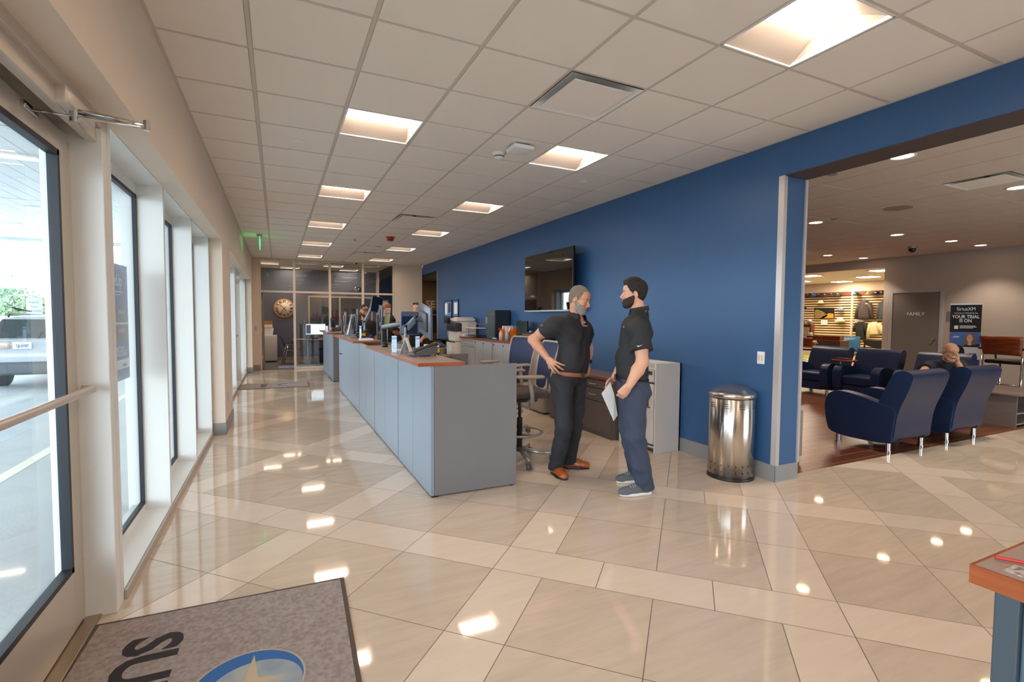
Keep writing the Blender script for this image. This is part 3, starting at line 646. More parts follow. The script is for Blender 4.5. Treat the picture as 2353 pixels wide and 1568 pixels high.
# --- bollard, lamp post, cars, trees, hedge and far building
single('bollard', 'white bollard standing at the corner of the light car', 'bollard', MB().cyl((-2.30, 8.6, GZ), (-2.30, 8.6, .55), .075, n=20).ell((-2.30, 8.6, .55), (.075, .075, .05)), M['white'])
lp = at(34, 700, 60)
t = thing('lamp_post', 'tall car park lamp post with a square head beyond the car', 'lamp post', (lp.x, lp.y, GZ))
MB().cyl((lp.x, lp.y, GZ), (lp.x, lp.y, 6.2), .12, .08, 10).build('pole', M['silver'], t); MB().box(lp.x-.9, lp.x-.1, lp.y-.5, lp.y+.1, 6.0, 6.35).build('head', M['midgrey'], t)
leafm = M_('foliage', (128, 150, 122), .8, c2=(94, 116, 92), nscale=9)  # paled, greyed green: distance haze put into the leaf colour
trunkm = M_('bark', (120, 112, 104), .9)
def tree(x, y, h, r, label, seed, name='tree', grp='trees beyond the car park'):
    rng = random.Random(seed); t = thing(name, label, 'tree', (x, y, GZ), 0, grp)
    b = MB(); b.tube([(x, y, GZ), (x+.1, y, h*.35), (x, y+.1, h*.8)], [r*.09, r*.06, r*.02], 8)
    for k in range(5):
        a = rng.random()*6.28; z = h*(.35+.1*k); b.tube([(x, y, z), (x+math.cos(a)*r*.6, y+math.sin(a)*r*.6, z+h*.12)], [r*.03, r*.01], 6)
    b.build('trunk', trunkm, t)
    b = MB(); n = 1500
    for k in range(n):
        a = rng.random()*6.28; q = rng.random()**.5; z = GZ+h*(.3+.72*rng.random()); prof_ = math.sin(min(1, max(.1, (z/h-.25)/.8))*math.pi)**.6
        lump = .75+.25*math.sin(a*3+z*1.7)
        c = Vector((x+math.cos(a)*q*r*prof_*lump, y+math.sin(a)*q*r*prof_*lump, z)); s = .09+.15*rng.random()
        d = Vector((rng.gauss(0, 1), rng.gauss(0, 1), rng.gauss(0, .6))).normalized(); e = d.orthogonal().normalized()*s; f_ = d.cross(e).normalized()*s
        b.add([c-e, c-f_*.6, c+e, c+f_*.6], [(0, 1, 2, 3)], False)
    b.build('foliage', leafm, t, fixn=False)
for k, (px, dd, h, r, lb) in enumerate(((30, 55, 4.4, 3.0, 'large green tree behind the bird'), (3, 62, 4.2, 3.2, 'green tree cut off by the left picture edge'), (104, 62, 3.6, 2.6, 'green tree right of the pull-forward sign'), (125, 75, 3.4, 2.6, 'small tree at the edge of the door glass'), (288, 90, 3.6, 3.0, 'distant tree seen past the poster'), (398, 95, 3.8, 3.2, 'distant tree between the second and third window mullions'), (70, 80, 3.7, 3.4, 'low tree far behind the pull-forward sign'))):
    p = at(px, 720, dd); tree(p.x, p.y, h, r, lb, k)
hp = MB(); rng = random.Random(3)
for k in range(2600):
    px = rng.uniform(-300, 560); dd = 100+rng.random()*6; p = at(px, 720, dd); c = Vector((p.x, p.y, GZ+rng.random()**1.3*1.9)); s = .35
    d = Vector((rng.gauss(0, 1), rng.gauss(0, 1), rng.gauss(0, .5))).normalized(); e = d.orthogonal().normalized()*s; f_ = d.cross(e).normalized()*s
    hp.add([c-e, c-f_, c+e, c+f_], [(0, 1, 2, 3)], False)
tag(hp.build('hedge', leafm, fixn=False), 'pale green hedge line along the far edge of the car park', 'hedge', kind='stuff')
single('lawn_strip', 'strip of bright grass at the far edge of the car park', 'lawn', MB().box(-80, 20, 70, 95, GZ, GZ+.004), M_('grass', (178, 196, 120), .9, noise=.2, nscale=3)); bpy.data.objects['lawn_strip']['kind'] = 'structure'
def far_car(x, y, label, c, rz=0):
    t = thing('parked_car', label, 'car', (0, 0, 0), 0, 'cars in the far car park')
    pr = [(-2.2, .3), (-2.25, .75), (-1.9, .9), (-1.5, 1.0), (-.9, 1.42), (.8, 1.45), (1.5, 1.0), (2.1, .9), (2.25, .6), (2.2, .3)]
    b = MB().prism([(u, -.85, z) for u, z in pr], (0, 1.7, 0)); b.build('body', M_('fc%d%d%d' % c, c, .25, coat=.5), t, .06)
    MB().prism([(u, -.86, z) for u, z in ((-1.3, 1.02), (-.85, 1.36), (.75, 1.38), (1.3, 1.02))], (0, 1.72, 0)).build('side_window', M['carglass'], t)
    for u in (-1.4, 1.4):
        for s_ in (-1, 1): MB().cyl((u, s_*.7, .32), (u, s_*.88, .32), .32, n=16).build('wheel', M['tyre'], t)
    t.location = (x, y, GZ); t.rotation_euler = (0, 0, rz)
for px, dd, lb, c, rz in ((300, 48, 'white car parked far off past the poster', (226, 230, 234), .3), (283, 55, 'silver car parked behind the white one', (170, 178, 186), .2), (404, 60, 'dark blue car parked far off between mullions', (60, 76, 108), .4), (10, 40, 'pale car parked at the far left edge', (206, 210, 214), 1.2)):
    p = at(px, 750, dd); far_car(p.x, p.y, lb, c, rz)
# --- poster sign standing against the glass outside
px_ = -.925
t = thing('poster', 'tall blue printed poster fixed on the outside of the first window beside the door', 'poster', (px_, 3.9, 1.05))
MB().box(px_-.006, px_, 3.62, 4.19, 1.05, 1.805).build('sheet', M['navyprint'], t)
b = MB(); X = px_+.0015; tr = lambda y, z: frame((X, y-.13, (z-1)*.868+1.05), (0, 1, 0), (0, 0, 1))
b.mi(0); text(b, 'TradeUp', tr(4.0, 1.745), .11, .001, .9, .01); b.box(X-.001, X, 3.69, 4.07, 1.623, 1.63).box(X-.001, X, 3.72, 4.02, 1.605, 1.61)
b.box(X-.001, X, 3.62, 4.19, 1.414, 1.428).box(X-.001, X, 3.62, 4.19, 1.124, 1.185)
text(b, 'The Advantage Program', tr(4.03, 1.245), .045, .001, .8)
for z in (1.237, 1.224, 1.211): b.box(X-.001, X, 3.73, 4.13, z, z+.005)
b.mi(1)
for (y0, z0, w_, h_) in ((3.76, 1.45, .24, .15), (4.03, 1.44, .26, .12), (3.76, 1.28, .22, .13), (4.02, 1.29, .28, .12)): b.bbox(X-.002, X+.001, y0-.13, y0+w_-.13, (z0-1)*.868+1.05, (z0+h_-1)*.868+1.05, .0008)
b.mi(2)
for (y0, z0, w_, h_) in ((3.80, 1.52, .14, .05), (4.08, 1.50, .15, .03), (3.80, 1.34, .13, .04), (4.08, 1.36, .15, .03)): b.box(X+.001, X+.002, y0-.13, y0+w_-.13, (z0-1)*.868+1.05, (z0+h_-1)*.868+1.05)
b.mi(3); text(b, 'SUBARU', tr(4.2, 1.11), .03, .001, .9)
b.build('printing', [M['paper'], M_('printbrown', (96, 78, 76), .5), M_('printtan', (176, 146, 128), .5), M['navyprint']], t)
for yy in (3.7, 4.1): MB().box(px_-.001, px_+.016, yy-.01, yy+.01, 1.78, 1.81).build('suction_tab', M['acrylic'], t)
# --- door closer
t = thing('door_closer', 'silver door closer with folding arm above the entrance door', 'door closer', (-.72, 2.66, 2.35))
MB().bbox(-.80, -.72, 2.50, 2.83, 2.295, 2.37, .012, n=3).build('body', M['anod'], t)
MB().tube([(-.73, 2.60, 2.30), (-.62, 2.60, 2.295), (-.49, 2.60, 2.278)], [.010, .008, .010], 8).cyl((-.49, 2.60, 2.30), (-.49, 2.60, 2.26), .013).tube([(-.73, 2.60, 2.285), (-.49, 2.60, 2.27)], .006, 6).build('arm', M['chrome'], t)
MB().cyl((-.73, 2.60, 2.31), (-.73, 2.60, 2.255), .016).build('spindle', M['chrome'], t)
MB().tube([(-.49, 2.60, 2.27), (-.74, 2.59, 2.275), (-.85, 2.57, 2.27)], .004, 6).build('rod', M['chrome'], t); MB().bbox(-.862, -.845, 2.50, 2.62, 2.255, 2.285, .004).build('shoe', M['chrome'], t)
# ================================================================== SERVICE COUNTER
CTX = 1.11
def module(y0, y1, label, x1=1.88):
    t = thing('counter_unit', label+', its tall front panels', 'counter', (CTX, y0, 0), 0, 'grey service counter units')
    s = (y1-y0)/2
    for k in range(2):
        a = y0+k*s; MB().box(CTX, CTX+.028, a+.003, a+s-.003, .012, 1.078).build('front_panel', M['lam'], t, .002)
    MB().box(CTX+.006, CTX+.024, y0+.002, y1-.002, .0, .012).build('plinth', M['black'], t)
    t = thing('counter_end_panel', label+', the panel standing across its near end', 'counter panel', ((CTX+x1)/2, y0, 0), 0, 'grey counter end panels')
    MB().box(CTX+.030, x1, y0, y0+.028, .012, 1.078).build('panel', M_('lam_shaded', (112, 110, 110), .5, bump=.03, bscale=500), t, .002)  # same counter laminate, darker: shade on the end panels put into the colour
    for x in (CTX+.05, x1-.04): MB().cyl((x, y0+.014, 0), (x, y0+.014, .014), .014, n=10).build('foot', M['black'], t)
    t = thing('desk', label+', the low desk behind the panels', 'desk', ((CTX+x1)/2, y0, 0), 0, 'low desks behind the counter')
    MB().box(CTX+.03, x1-.02, y0+.03, y1-.01, .725, .75).build('desk_top', M['ctop'], t, .003)
    MB().box(x1-.5, x1-.05, y0+.08, y0+.5, 0, .725).build('drawer_pedestal', M['lam'], t, .004)
    MB().box(x1-.05, x1-.02, y1-.6, y1-.57, 0, .725).build('desk_leg', M['dkgrey'], t); MB().box(CTX+.06, CTX+.09, y1-.1, y1-.07, 0, .725).build('desk_leg', M['dkgrey'], t)
    return t
module(3.857, 5.06, 'nearest grey counter unit')
module(5.08, 6.43, 'second grey counter unit from the front'); module(6.45, 7.74, 'third grey counter unit from the front'); module(7.76, 10.46, 'long fourth grey counter unit before the gap')
module(11.72, 14.27, 'separate far grey counter unit beyond the gap', x1=1.9)
def ledge(x0, x1, y0, y1, label, dz=0):
    t = thing('transaction_ledge', label, 'counter ledge', ((x0+x1)/2, (y0+y1)/2, 1.08+dz), 0, 'raised counter ledges')
    MB().box(x0+.003, x1-.003, y0+.003, y1-.003, 1.08+dz, 1.1075+dz).build('slab', M['ctop'], t)
    b = MB().box(x0, x1, y0, y0+.004, 1.079+dz, 1.107+dz).box(x0, x0+.0035, y0+.004, y1, 1.079+dz, 1.107+dz).box(x1-.0035, x1, y0+.004, y1, 1.079+dz, 1.107+dz); b.build('edge_band', M['cherry'], t)
ledge(1.005, 1.40, 3.85, 5.10, 'nearest raised worktop ledge holding the phone and sign holders')
ledge(1.01, 1.45, 5.12, 6.48, 'second raised worktop ledge behind the nearest one')
ledge(1.005, 1.46, 7.62, 10.35, 'long raised worktop ledge in front of the man in the cap'); ledge(1.005, 1.46, 11.75, 14.1, 'farthest raised worktop ledge on the separate unit')
# --- things on the counter
def board(w_, h_, th=.004): return None
def signholder(px, py, d, w_, h_, label, colr, rz=-.35, z=1.1075):
    p = at(px, py, d); x, y = p.x, p.y; t = thing('sign_holder', label, 'sign', (x, y, z), 0, 'upright sign cards on the counter')
    T = Matrix.Translation((x, y, z)) @ Matrix.Rotation(rz, 4, 'Z')
    b = MB(); b.box(-w_/2, w_/2, -.03, .03, 0, .004, T).box(-w_/2, w_/2, -.004, -.002, 0, h_, T).box(-w_/2, w_/2, .002, .004, 0, h_, T); b.build('acrylic_stand', M['acrylic'], t)
    b = MB(); b.mi(0).box(-w_/2+.002, w_/2-.002, -.001, .001, .006, h_-.002, T); b.mi(1).box(-w_/2+.002, w_/2-.002, -.0018, -.001, h_*.78, h_*.93, T)
    b.mi(2)
    for k in range(9): zz = h_*(.68-.055*k); b.box(-w_*.32, w_*(.3 if k % 3 else .1), -.0018, -.001, zz, zz+.004, T)
    b.build('card', [M['paper'], colr, M['silver']], t)
signholder(906, 812, 5.03, .052, .175, 'narrow upright card with a light blue band at the near ledge edge', M['skyblue'])
signholder(959.5, 808, 5.2, .045, .165, 'narrow upright card with a dark blue band left of the desk phone', M['navyprint'])
signholder(828.5, 779, 8.4, .045, .21, 'thin upright card on the long ledge beside the yellow stamp', M['skyblue'], -.9)
signholder(751, 764, 11.95, .06, .14, 'small upright card on the farthest ledge', M['silver'])
signholder(775, 764, 12.3, .07, .15, 'second small upright card on the farthest ledge', M['silver'])
p = at(806, 764, 9.6); signholder(806, 764, 9.6, .12, .13, 'wide white card on the far half of the long ledge', M['silver'])
p = at(929, 813, 4.97); t = thing('tent_sign', 'white folded tent sign leaning on the near ledge', 'sign', (p.x, p.y, 1.1075))
T = Matrix.Translation((p.x+.02, p.y, 1.1075)) @ Matrix.Rotation(1.15, 4, 'Z')
b = MB(); b.prism([T @ Vector(q) for q in ((-.07, -.055, 0), (-.07, -.052, 0), (-.07, .003, .16), (-.07, 0, .16))], T.to_3x3() @ Vector((.14, 0, 0))); b.prism([T @ Vector(q) for q in ((-.07, .055, 0), (-.07, .052, 0), (-.07, -.003, .16), (-.07, 0, .16))], T.to_3x3() @ Vector((.14, 0, 0))); b.build('card', M['paper'], t)
# desk phone / terminal wedge
def deskphone(x, y, z, rz, label, s=1.0):
    t = thing('desk_phone', label, 'phone', (x, y, z), 0, 'desk phones on the counter'); T = Matrix.Translation((x, y, z)) @ Matrix.Rotation(rz, 4, 'Z') @ Matrix.Scale(s, 4)
    MB().prism([T @ Vector(q) for q in ((-.12, -.09, .006), (.11, -.09, .022), (.12, -.09, .075), (.09, -.09, .09), (-.12, -.09, .028))], T.to_3x3() @ Vector((0, .18, 0))).build('base', M_('phone', (66, 62, 62), .4), t, .006)
    b = MB()
    for i in range(4):
        for j in range(3): u = -.06+i*.03; b.box(u-.010, u+.010, -.01+j*.028, .012+j*.028, .053+u*.27, .058+u*.27, T)
    b.build('keypad', M['dkgrey'], t)
    MB().tube([T @ Vector(q) for q in ((-.115, -.07, .04), (-.10, -.07, .062), (.0, -.07, .088), (.10, -.07, .118), (.115, -.07, .10))], [.018*s, .02*s, .013*s, .02*s, .018*s], 10).build('handset', M_('phone2', (52, 49, 50), .35), t)
    b = MB().box(-.1, -.09, -.08, -.07, 0, .02, T).box(.09, .1, -.08, -.07, 0, .02, T).box(-.1, -.09, .07, .08, 0, .02, T).box(.09, .1, .07, .08, 0, .02, T); b.build('stand', M['black'], t)
deskphone(1.235, 4.57, 1.1075, .12, 'dark desk phone on the nearest ledge')
deskphone(1.30, 9.0, 1.1075, .5, 'dark desk phone on the long ledge, under the black monitor arm', 1.1)
deskphone(1.3, 10.15, 1.1075, .2, 'black desk phone at the far end of the long ledge'); deskphone(1.3, 12.7, 1.1075, .2, 'black desk phone on the farthest ledge', 1.1)
def stamp(x, y, z, label, s=1):
    t = thing('rubber_stamp', label, 'stamp', (x, y, z), 0, 'yellow self-inking stamps')
    MB().bbox(x-.032*s, x+.032*s, y-.02*s, y+.02*s, z+.03*s, z+.075*s, .008*s, n=3).build('handle', M['yellow'], t)
    MB().box(x-.030*s, x-.022*s, y-.018*s, y+.018*s, z, z+.04*s).box(x+.022*s, x+.030*s, y-.018*s, y+.018*s, z, z+.04*s).box(x-.022*s, x+.022*s, y-.014*s, y+.014*s, z+.012*s, z+.028*s).build('frame', M['black'], t)
stamp(1.48, 4.95, 1.075, 'yellow rubber stamp to the right of the nearest desk phone'); stamp(1.33, 8.75, 1.1075, 'yellow rubber stamp on the long ledge beside the thin card', 1.1)
single('small_shelf', 'small grey shelf carrying the stamp behind the phone', 'shelf', MB().box(1.42, 1.62, 4.85, 5.04, 1.045, 1.075).box(1.50, 1.53, 4.90, 4.93, .751, 1.045), M['lamdk'])
for x, y, w_, h_, lb, mm in ((1.26, 8.05, .20, .022, 'thin stack of white leaflets at the corner of the long ledge', 'paper'), (1.30, 4.95, .11, .014, 'small stack of cards between the two sign cards', 'paper'), (1.2, 5.5, .1, .012, 'flat notepad on the second ledge', 'paper')):
    single('leaflet_stack', lb, 'papers', MB().box(x-w_/2, x+w_/2, y-.07, y+.07, 1.1075, 1.1075+h_), M[mm])
def dispenser(x, y, z, label, mm, r=.04, h_=.06):
    t = thing('small_container', label, 'container', (x, y, z)); MB().lathe([(r, 0), (r, h_), (r*.8, h_+.006)], (x, y, z)).build('body', M[mm], t); MB().lathe([(r*.82, 0), (r*.8, .012), (.004, .018)], (x, y, z+h_+.005)).build('lid', M['black'], t)
dispenser(1.18, 6.1, 1.1075, 'round dark tape puck standing on the second ledge', 'black', .035, .035)
dispenser(1.53, 9.4, 1.03, 'blue tub behind the yellow stamp on the long ledge', M_('tubblue', (50, 60, 170), .4) and 'tubblue', .06, .10)
single('tub_riser', 'low grey riser under the blue tub', 'riser', MB().box(1.465, 1.62, 9.3, 9.5, .751, 1.03), M['lamdk'])
# headset-like cordless handset upright (white/silver)
t = thing('tablet_stand', 'slim silver tablet standing upright at the far end of the long ledge', 'tablet', (1.18, 9.75, 1.1075))
T = Matrix.Translation((1.18, 9.75, 1.1075)) @ Matrix.Rotation(R_(12), 4, 'Y')
MB().bbox(-.01, .01, -.12, .12, .02, .42, .006, T).build('screen', M['silver'], t); MB().box(-.08, .08, -.07, .07, 0, .02, Matrix.Translation((1.18, 9.75, 1.1075))).build('base', M['silver'], t)
# --- monitors on arms
def monitor(c, yaw, w_=.56, h_=.34, tilt=0, roll=0, label='', screen='scr_off', foot=True):
    """c centre of screen; yaw = direction the screen faces (degrees, 0=+x, 90=+y)"""
    t = thing('monitor', label, 'monitor', (c[0], c[1], .75), 0, 'monitors on the service counter')
    a = R_(yaw); T = Matrix.Translation(c) @ Matrix(((-math.sin(a), 0, math.cos(a), 0), (math.cos(a), 0, math.sin(a), 0), (0, 1, 0, 0), (0, 0, 0, 1)))
    T = T @ Matrix.Rotation(R_(tilt), 4, 'X') @ Matrix.Rotation(R_(roll), 4, 'Z')   # local x right(viewer-left), y up, z out of the screen
    MB().bbox(-w_/2, w_/2, -h_/2, h_/2, -.022, .006, .006, T).build('housing', M_('monback', (88, 92, 108), .35), t)
    MB().bbox(-w_*.3, w_*.3, -h_*.3, h_*.3, -.045, -.02, .012, T).build('rear_cover', M['dkgrey'], t)
    MB().box(-w_/2+.01, w_/2-.01, -h_/2+.012, h_/2-.01, .006, .0075, T).build('screen', M[screen], t)
    if foot:
        q = T @ Vector((0, 0, -.06)); MB().cyl((q.x, q.y, .75), q, .018, n=12).cyl(q, T @ Vector((0, 0, -.03)), .018, n=12).cyl((q.x, q.y, .75), (q.x, q.y, .765), .08, n=24).build('stand', M['dkgrey'], t)
    return t, T
def marm(t, base, el_, mm='armgrey', tip=None, T=None):
    mat_ = M[mm]; zb = .75; b = Vector((base[0], base[1], zb)); e = Vector(el_); p = Vector(tip) if tip else T @ Vector((0, 0, -.07))
    MB().cyl(b, (b.x, b.y, e.z+.02), .02, n=14).build('post', mat_, t); MB().cyl(b, b+Vector((0, 0, .02)), .055, n=20).build('clamp', M['black'], t)
    d = (p-e); L = d.length; zax = d.normalized(); yax = Vector((0, 0, 1)).cross(zax).normalized(); xax = yax.cross(zax)
    U = Matrix(((yax.x, xax.x, zax.x, e.x), (yax.y, xax.y, zax.y, e.y), (yax.z, xax.z, zax.z, e.z), (0, 0, 0, 1)))
    MB().bbox(-.024, .024, -.034, .034, 0, L, .012, U, n=3).build('swing_arm', mat_, t)
    jb = MB().cyl(p-Vector((0, 0, .035)), p+Vector((0, 0, .035)), .026, n=14).cyl(e-Vector((0, 0, .05)), e+Vector((0, 0, .05)), .027, n=14)
    if T: jb.cyl(p, T @ Vector((0, 0, -.03)), .022, n=12)
    jb.build('joint', M['black'], t)
M_('armgrey', (120, 140, 150), .35, metal=.3); M_('armblack', (38, 36, 38), .35); M_('scr_off', (18, 22, 34), .08); M_('scr_ui', (30, 44, 74), .12)
t, T = monitor(at(979, 737, 5.55), -3, .60, .35, -3, 8, 'large monitor seen edge-on at the right of the near counter group, on a blue-grey arm', foot=False)
marm(t, at(932, 792, 5.6), at(932, 757, 5.6), tip=at(955, 733, 5.65)); MB().cyl(at(955, 733, 5.65), T @ Vector((0, 0, -.03)), .022, n=12).build('pivot', M['black'], t)
t, T = monitor(at(943, 743, 6.3), -72, .28, .30, 2, 0, 'upright monitor with its screen turned to the camera, on the long black arm', 'scr_ui', False)
b = MB(); b.mi(0).box(-.13, .13, .09, .14, .0076, .0085, T).box(.10, .13, -.13, .14, .0076, .0085, T).mi(1).box(-.13, -.06, -.13, -.03, .0076, .0085, T); b.build('screen_windows', [M_('uigrey', (92, 92, 120), .3), M_('uigrey2', (140, 144, 170), .3)], t)
marm(t, at(879, 775, 6.9), at(879, 752, 6.9), 'armblack', T=T)
t, T = monitor(at(866, 700, 9.2), -45, .34, .30, 5, -8, 'monitor raised highest in the middle group, in front of the man in the cap', foot=False)
marm(t, at(838, 770, 8.9), at(836, 744, 8.9), T=T)
monitor(at(876, 726, 8.3), -5, .50, .34, 2, 4, 'slim monitor edge-on in the middle of the counter, beside the pinned note')
monitor(at(821, 737, 9.3), -4, .46, .40, 4, 6, 'monitor seen nearly edge-on to the left of the man in the cap')
monitor(at(794, 737, 9.55), -3, .44, .32, 4, 4, 'thin edge-on monitor above the far end of the long ledge')
t = thing('note_sheet', 'pink, blue and green sheet of notes taped up behind the slim monitor', 'note', (0, 0, 0)); p = at(890, 727, 8.45); t.location = (p.x, p.y, .75)
T = frame(p, (.93, -.36, 0), (.1, .05, 1)); b = MB(); b.mi(0).box(-.045, .045, -.14, .14, 0, .002, T).mi(1).box(-.04, .04, .06, .13, .002, .003, T).mi(2).box(-.04, .04, .03, .055, .002, .003, T).mi(3).box(-.04, .04, -.13, .02, .002, .003, T)
b.build('sheet', [M['paper'], M_('npink', (236, 196, 184), .6), M_('nblue', (130, 180, 200), .6), M_('ngreen', (206, 210, 160), .6)], t)
MB().cyl((p.x, p.y, .75), (p.x, p.y+.005, p.z+.05), .006, n=6).build('stand', M['silver'], t)
monitor(at(787, 746, 12.9), 168, .40, .26, 2, 0, 'monitor back with papers, behind the farthest ledge'); monitor(at(763, 743, 12.6), 160, .3, .24, 2, 6, 'small dark monitor on the farthest counter unit')
t, T = monitor(at(812, 733, 12.0), 20, .3, .22, 0, 0, 'small monitor on a slanting silver arm on the farthest unit', foot=False); marm(t, at(803, 752, 12.2), at(803, 746, 12.2), T=T)
single('cardboard_box', 'brown cardboard box behind the farthest ledge', 'box', MB().box(1.6, 1.83, 13.5, 13.75, .751, 1.27), M['cardb']); single('cardboard_box', 'small tan box standing in front of the brown one on the farthest unit', 'box', MB().box(1.60, 1.80, 11.9, 12.1, .751, 1.22), M['cardb'])
t = thing('pump_bottle', 'clear pump bottle on the farthest ledge', 'bottle', (1.36, 11.9, 1.1075)); MB().lathe([(.035, 0), (.037, .10), (.015, .13), (.013, .15)], (1.36, 11.9, 1.1075)).build('body', M_('milky', (214, 222, 228), .2), t); MB().cyl((1.36, 11.9, 1.257), (1.36, 11.9, 1.28), .01).build('pump', M['paper'], t)
# tilted display stand with tray between the cards
p = at(912, 800, 5.5); t = thing('signature_pad', 'grey signature pad tilted on its stand behind the tall blue-banded card', 'signature pad', (p.x, p.y, .75))
T = Matrix.Translation((p.x, p.y, p.z)) @ Matrix.Rotation(-.5, 4, 'Z') @ Matrix.Rotation(R_(-70), 4, 'X')
MB().bbox(-.06, .06, -.05, .10, -.01, .01, .005, T).build('screen', M_('padgrey', (120, 136, 148), .3), t); T2 = Matrix.Translation((p.x, p.y-.05, p.z-.07)) @ Matrix.Rotation(-.5, 4, 'Z') @ Matrix.Rotation(R_(-40), 4, 'X')
MB().bbox(-.055, .055, -.06, .06, -.008, .008, .005, T2).build('tray', M_('padgrey2', (150, 172, 186), .3), t); MB().cyl((p.x, p.y, .75), (p.x, p.y, p.z-.02), .02).build('post', M['dkgrey'], t)
p = at(978, 790, 5.9); t = thing('spray_bottle', 'small clear bottle behind the dark blue-banded card', 'bottle', (p.x, p.y, .75)); MB().lathe([(.04, 0), (.042, .2), (.03, .26), (.014, .29), (.014, .36)], (p.x, p.y, .75)).build('body', M['milky'], t); MB().bbox(p.x-.02, p.x+.03, p.y-.015, p.y+.015, 1.11, 1.15, .005).build('trigger', M['paper'], t)
# ================================================================== AGAINST THE BLUE WALL
def handle_pull(p, r=.05): pass
CX = 3.60; CT = 1.06
def cabinet(y0, y1, label, kind):
    t = thing('storage_cabinet', label, 'cabinet', ((CX+XR)/2, (y0+y1)/2, 0), 0, 'light grey storage cabinets along the blue wall')
    MB().box(CX+.02, XR-.014, y0+.003, y1-.003, .0, CT-.032).build('body', M['lam2'], t)
    if kind == 'drawers':
        for z0, z1 in ((.92, 1.02), (.49, .91), (.05, .48)):
            dd = MB().box(CX, CX+.02, y0+.008, y1-.008, z0, z1).build('drawer', M['lam2'], t, .002); MB().box(CX-.012, CX, y0+.03, y1-.03, z1-.03, z1-.02).build('handle', M['silver'], dd)
    elif kind == 'doors':
        m_ = (y0+y1)/2
        for a, c in ((y0, m_), (m_, y1)):
            dd = MB().box(CX, CX+.02, a+.006, c-.006, .05, 1.02).build('door', M['lam2'], t, .002); MB().cyl((CX-.01, c-.03, .97), (CX, c-.03, .97), .012, n=10).build('lock', M['black'], dd)
    else: MB().box(CX, CX+.02, y0+.006, y1-.006, .02, 1.02).build('front_panel', M['lam2'], t, .002)
M_('lam2', (168, 172, 176), .4, bump=.02, bscale=500)
cabinet(9.33, 10.18, 'grey drawer cabinet farthest along the blue wall, beside the printer', 'drawers')
cabinet(8.46, 9.33, 'grey two-door cabinet next to the drawer cabinet', 'doors'); cabinet(7.55, 8.38, 'grey two-door cabinet in the middle behind the spray bottle', 'doors'); cabinet(6.95, 7.55, 'grey cabinet behind the blue mesh chair', 'doors')
single('filler_post', 'narrow grey filler post between the two pairs of cabinet doors', 'post', MB().box(CX+.01, XR-.02, 8.385, 8.455, 0, CT-.032), M['silver'])
t = thing('file_cabinet', 'warm grey file cabinet with a rounded corner at the near end of the wall run', 'cabinet', (3.82, 6.7, 0))
MB().bbox(CX+.0, XR-.014, 6.50, 6.93, .02, CT-.034, .04, n=4).build('body', M_('warmgrey', (160, 150, 140), .45), t); MB().box(CX+.06, XR-.05, 6.55, 6.9, 0, .03).build('plinth', M['black'], t)
t = thing('worktop', 'dark worktop with cherry edge running over the cabinets on the blue wall', 'worktop', (3.8, 8.3, CT))
MB().box(CX-.004, XR-.002, 6.47, 10.22, CT-.03, CT).build('slab', M_('topdk', (92, 82, 80), .3), t); MB().box(CX-.012, CX-.003, 6.465, 10.23, CT-.034, CT+.001).box(CX-.012, XR-.002, 6.455, 6.465, CT-.034, CT+.001).build('edge_band', M['cherry'], t)
# tall dark cupboard (safe) on the worktop
t = thing('key_cabinet', 'tall dark metal key cabinet standing on the wall worktop', 'cabinet', (3.85, 8.75, CT))
MB().box(3.72, 4.02, 8.56, 8.96, CT, 1.615).build('body', M_('safe', (40, 50, 52), .35), t, .004)
dd = MB().box(3.70, 3.72, 8.565, 8.955, CT+.01, 1.605).build('door', M_('safedoor', (66, 82, 84), .3), t, .003); MB().box(3.675, 3.70, 8.90, 8.94, 1.36, 1.48).build('handle', M['silver'], dd); MB().cyl((3.68, 8.925, 1.27), (3.70, 8.925, 1.27), .015).build('lock', M['chrome'], dd); MB().cyl((3.695, 8.63, 1.54), (3.70, 8.63, 1.54), .016).build('badge', M['cardb'], dd)
# paper trays
t = thing('paper_tray', 'wire letter tray stack on the wall worktop left of the dark key cabinet', 'tray', (3.80, 9.7, CT))
b = MB()
for y in (9.45, 9.85): b.tube([(3.66, y, CT+.02), (3.66, y, CT+.26), (3.69, y, CT+.28), (3.88, y, CT+.28), (3.91, y, CT+.26), (3.91, y, CT+.02)], .007, 6)
b.build('wire_frame', M['silver'], t)
for z in (.03, .17): MB().box(3.64, 3.93, 9.38, 9.98, CT+z, CT+z+.01).build('tray', M['dkgrey'], t)
single('paper_pile', 'loose papers lying in the upper letter tray', 'papers', MB().box(3.63, 3.9, 9.4, 10.0, CT+.182, CT+.20), M_('peach', (238, 206, 180), .6)); single('paper_pile', 'messy pile of papers at the far end of the wall worktop', 'papers', MB().box(3.62, 3.85, 10.02, 10.19, CT, CT+.05), M['paper'])
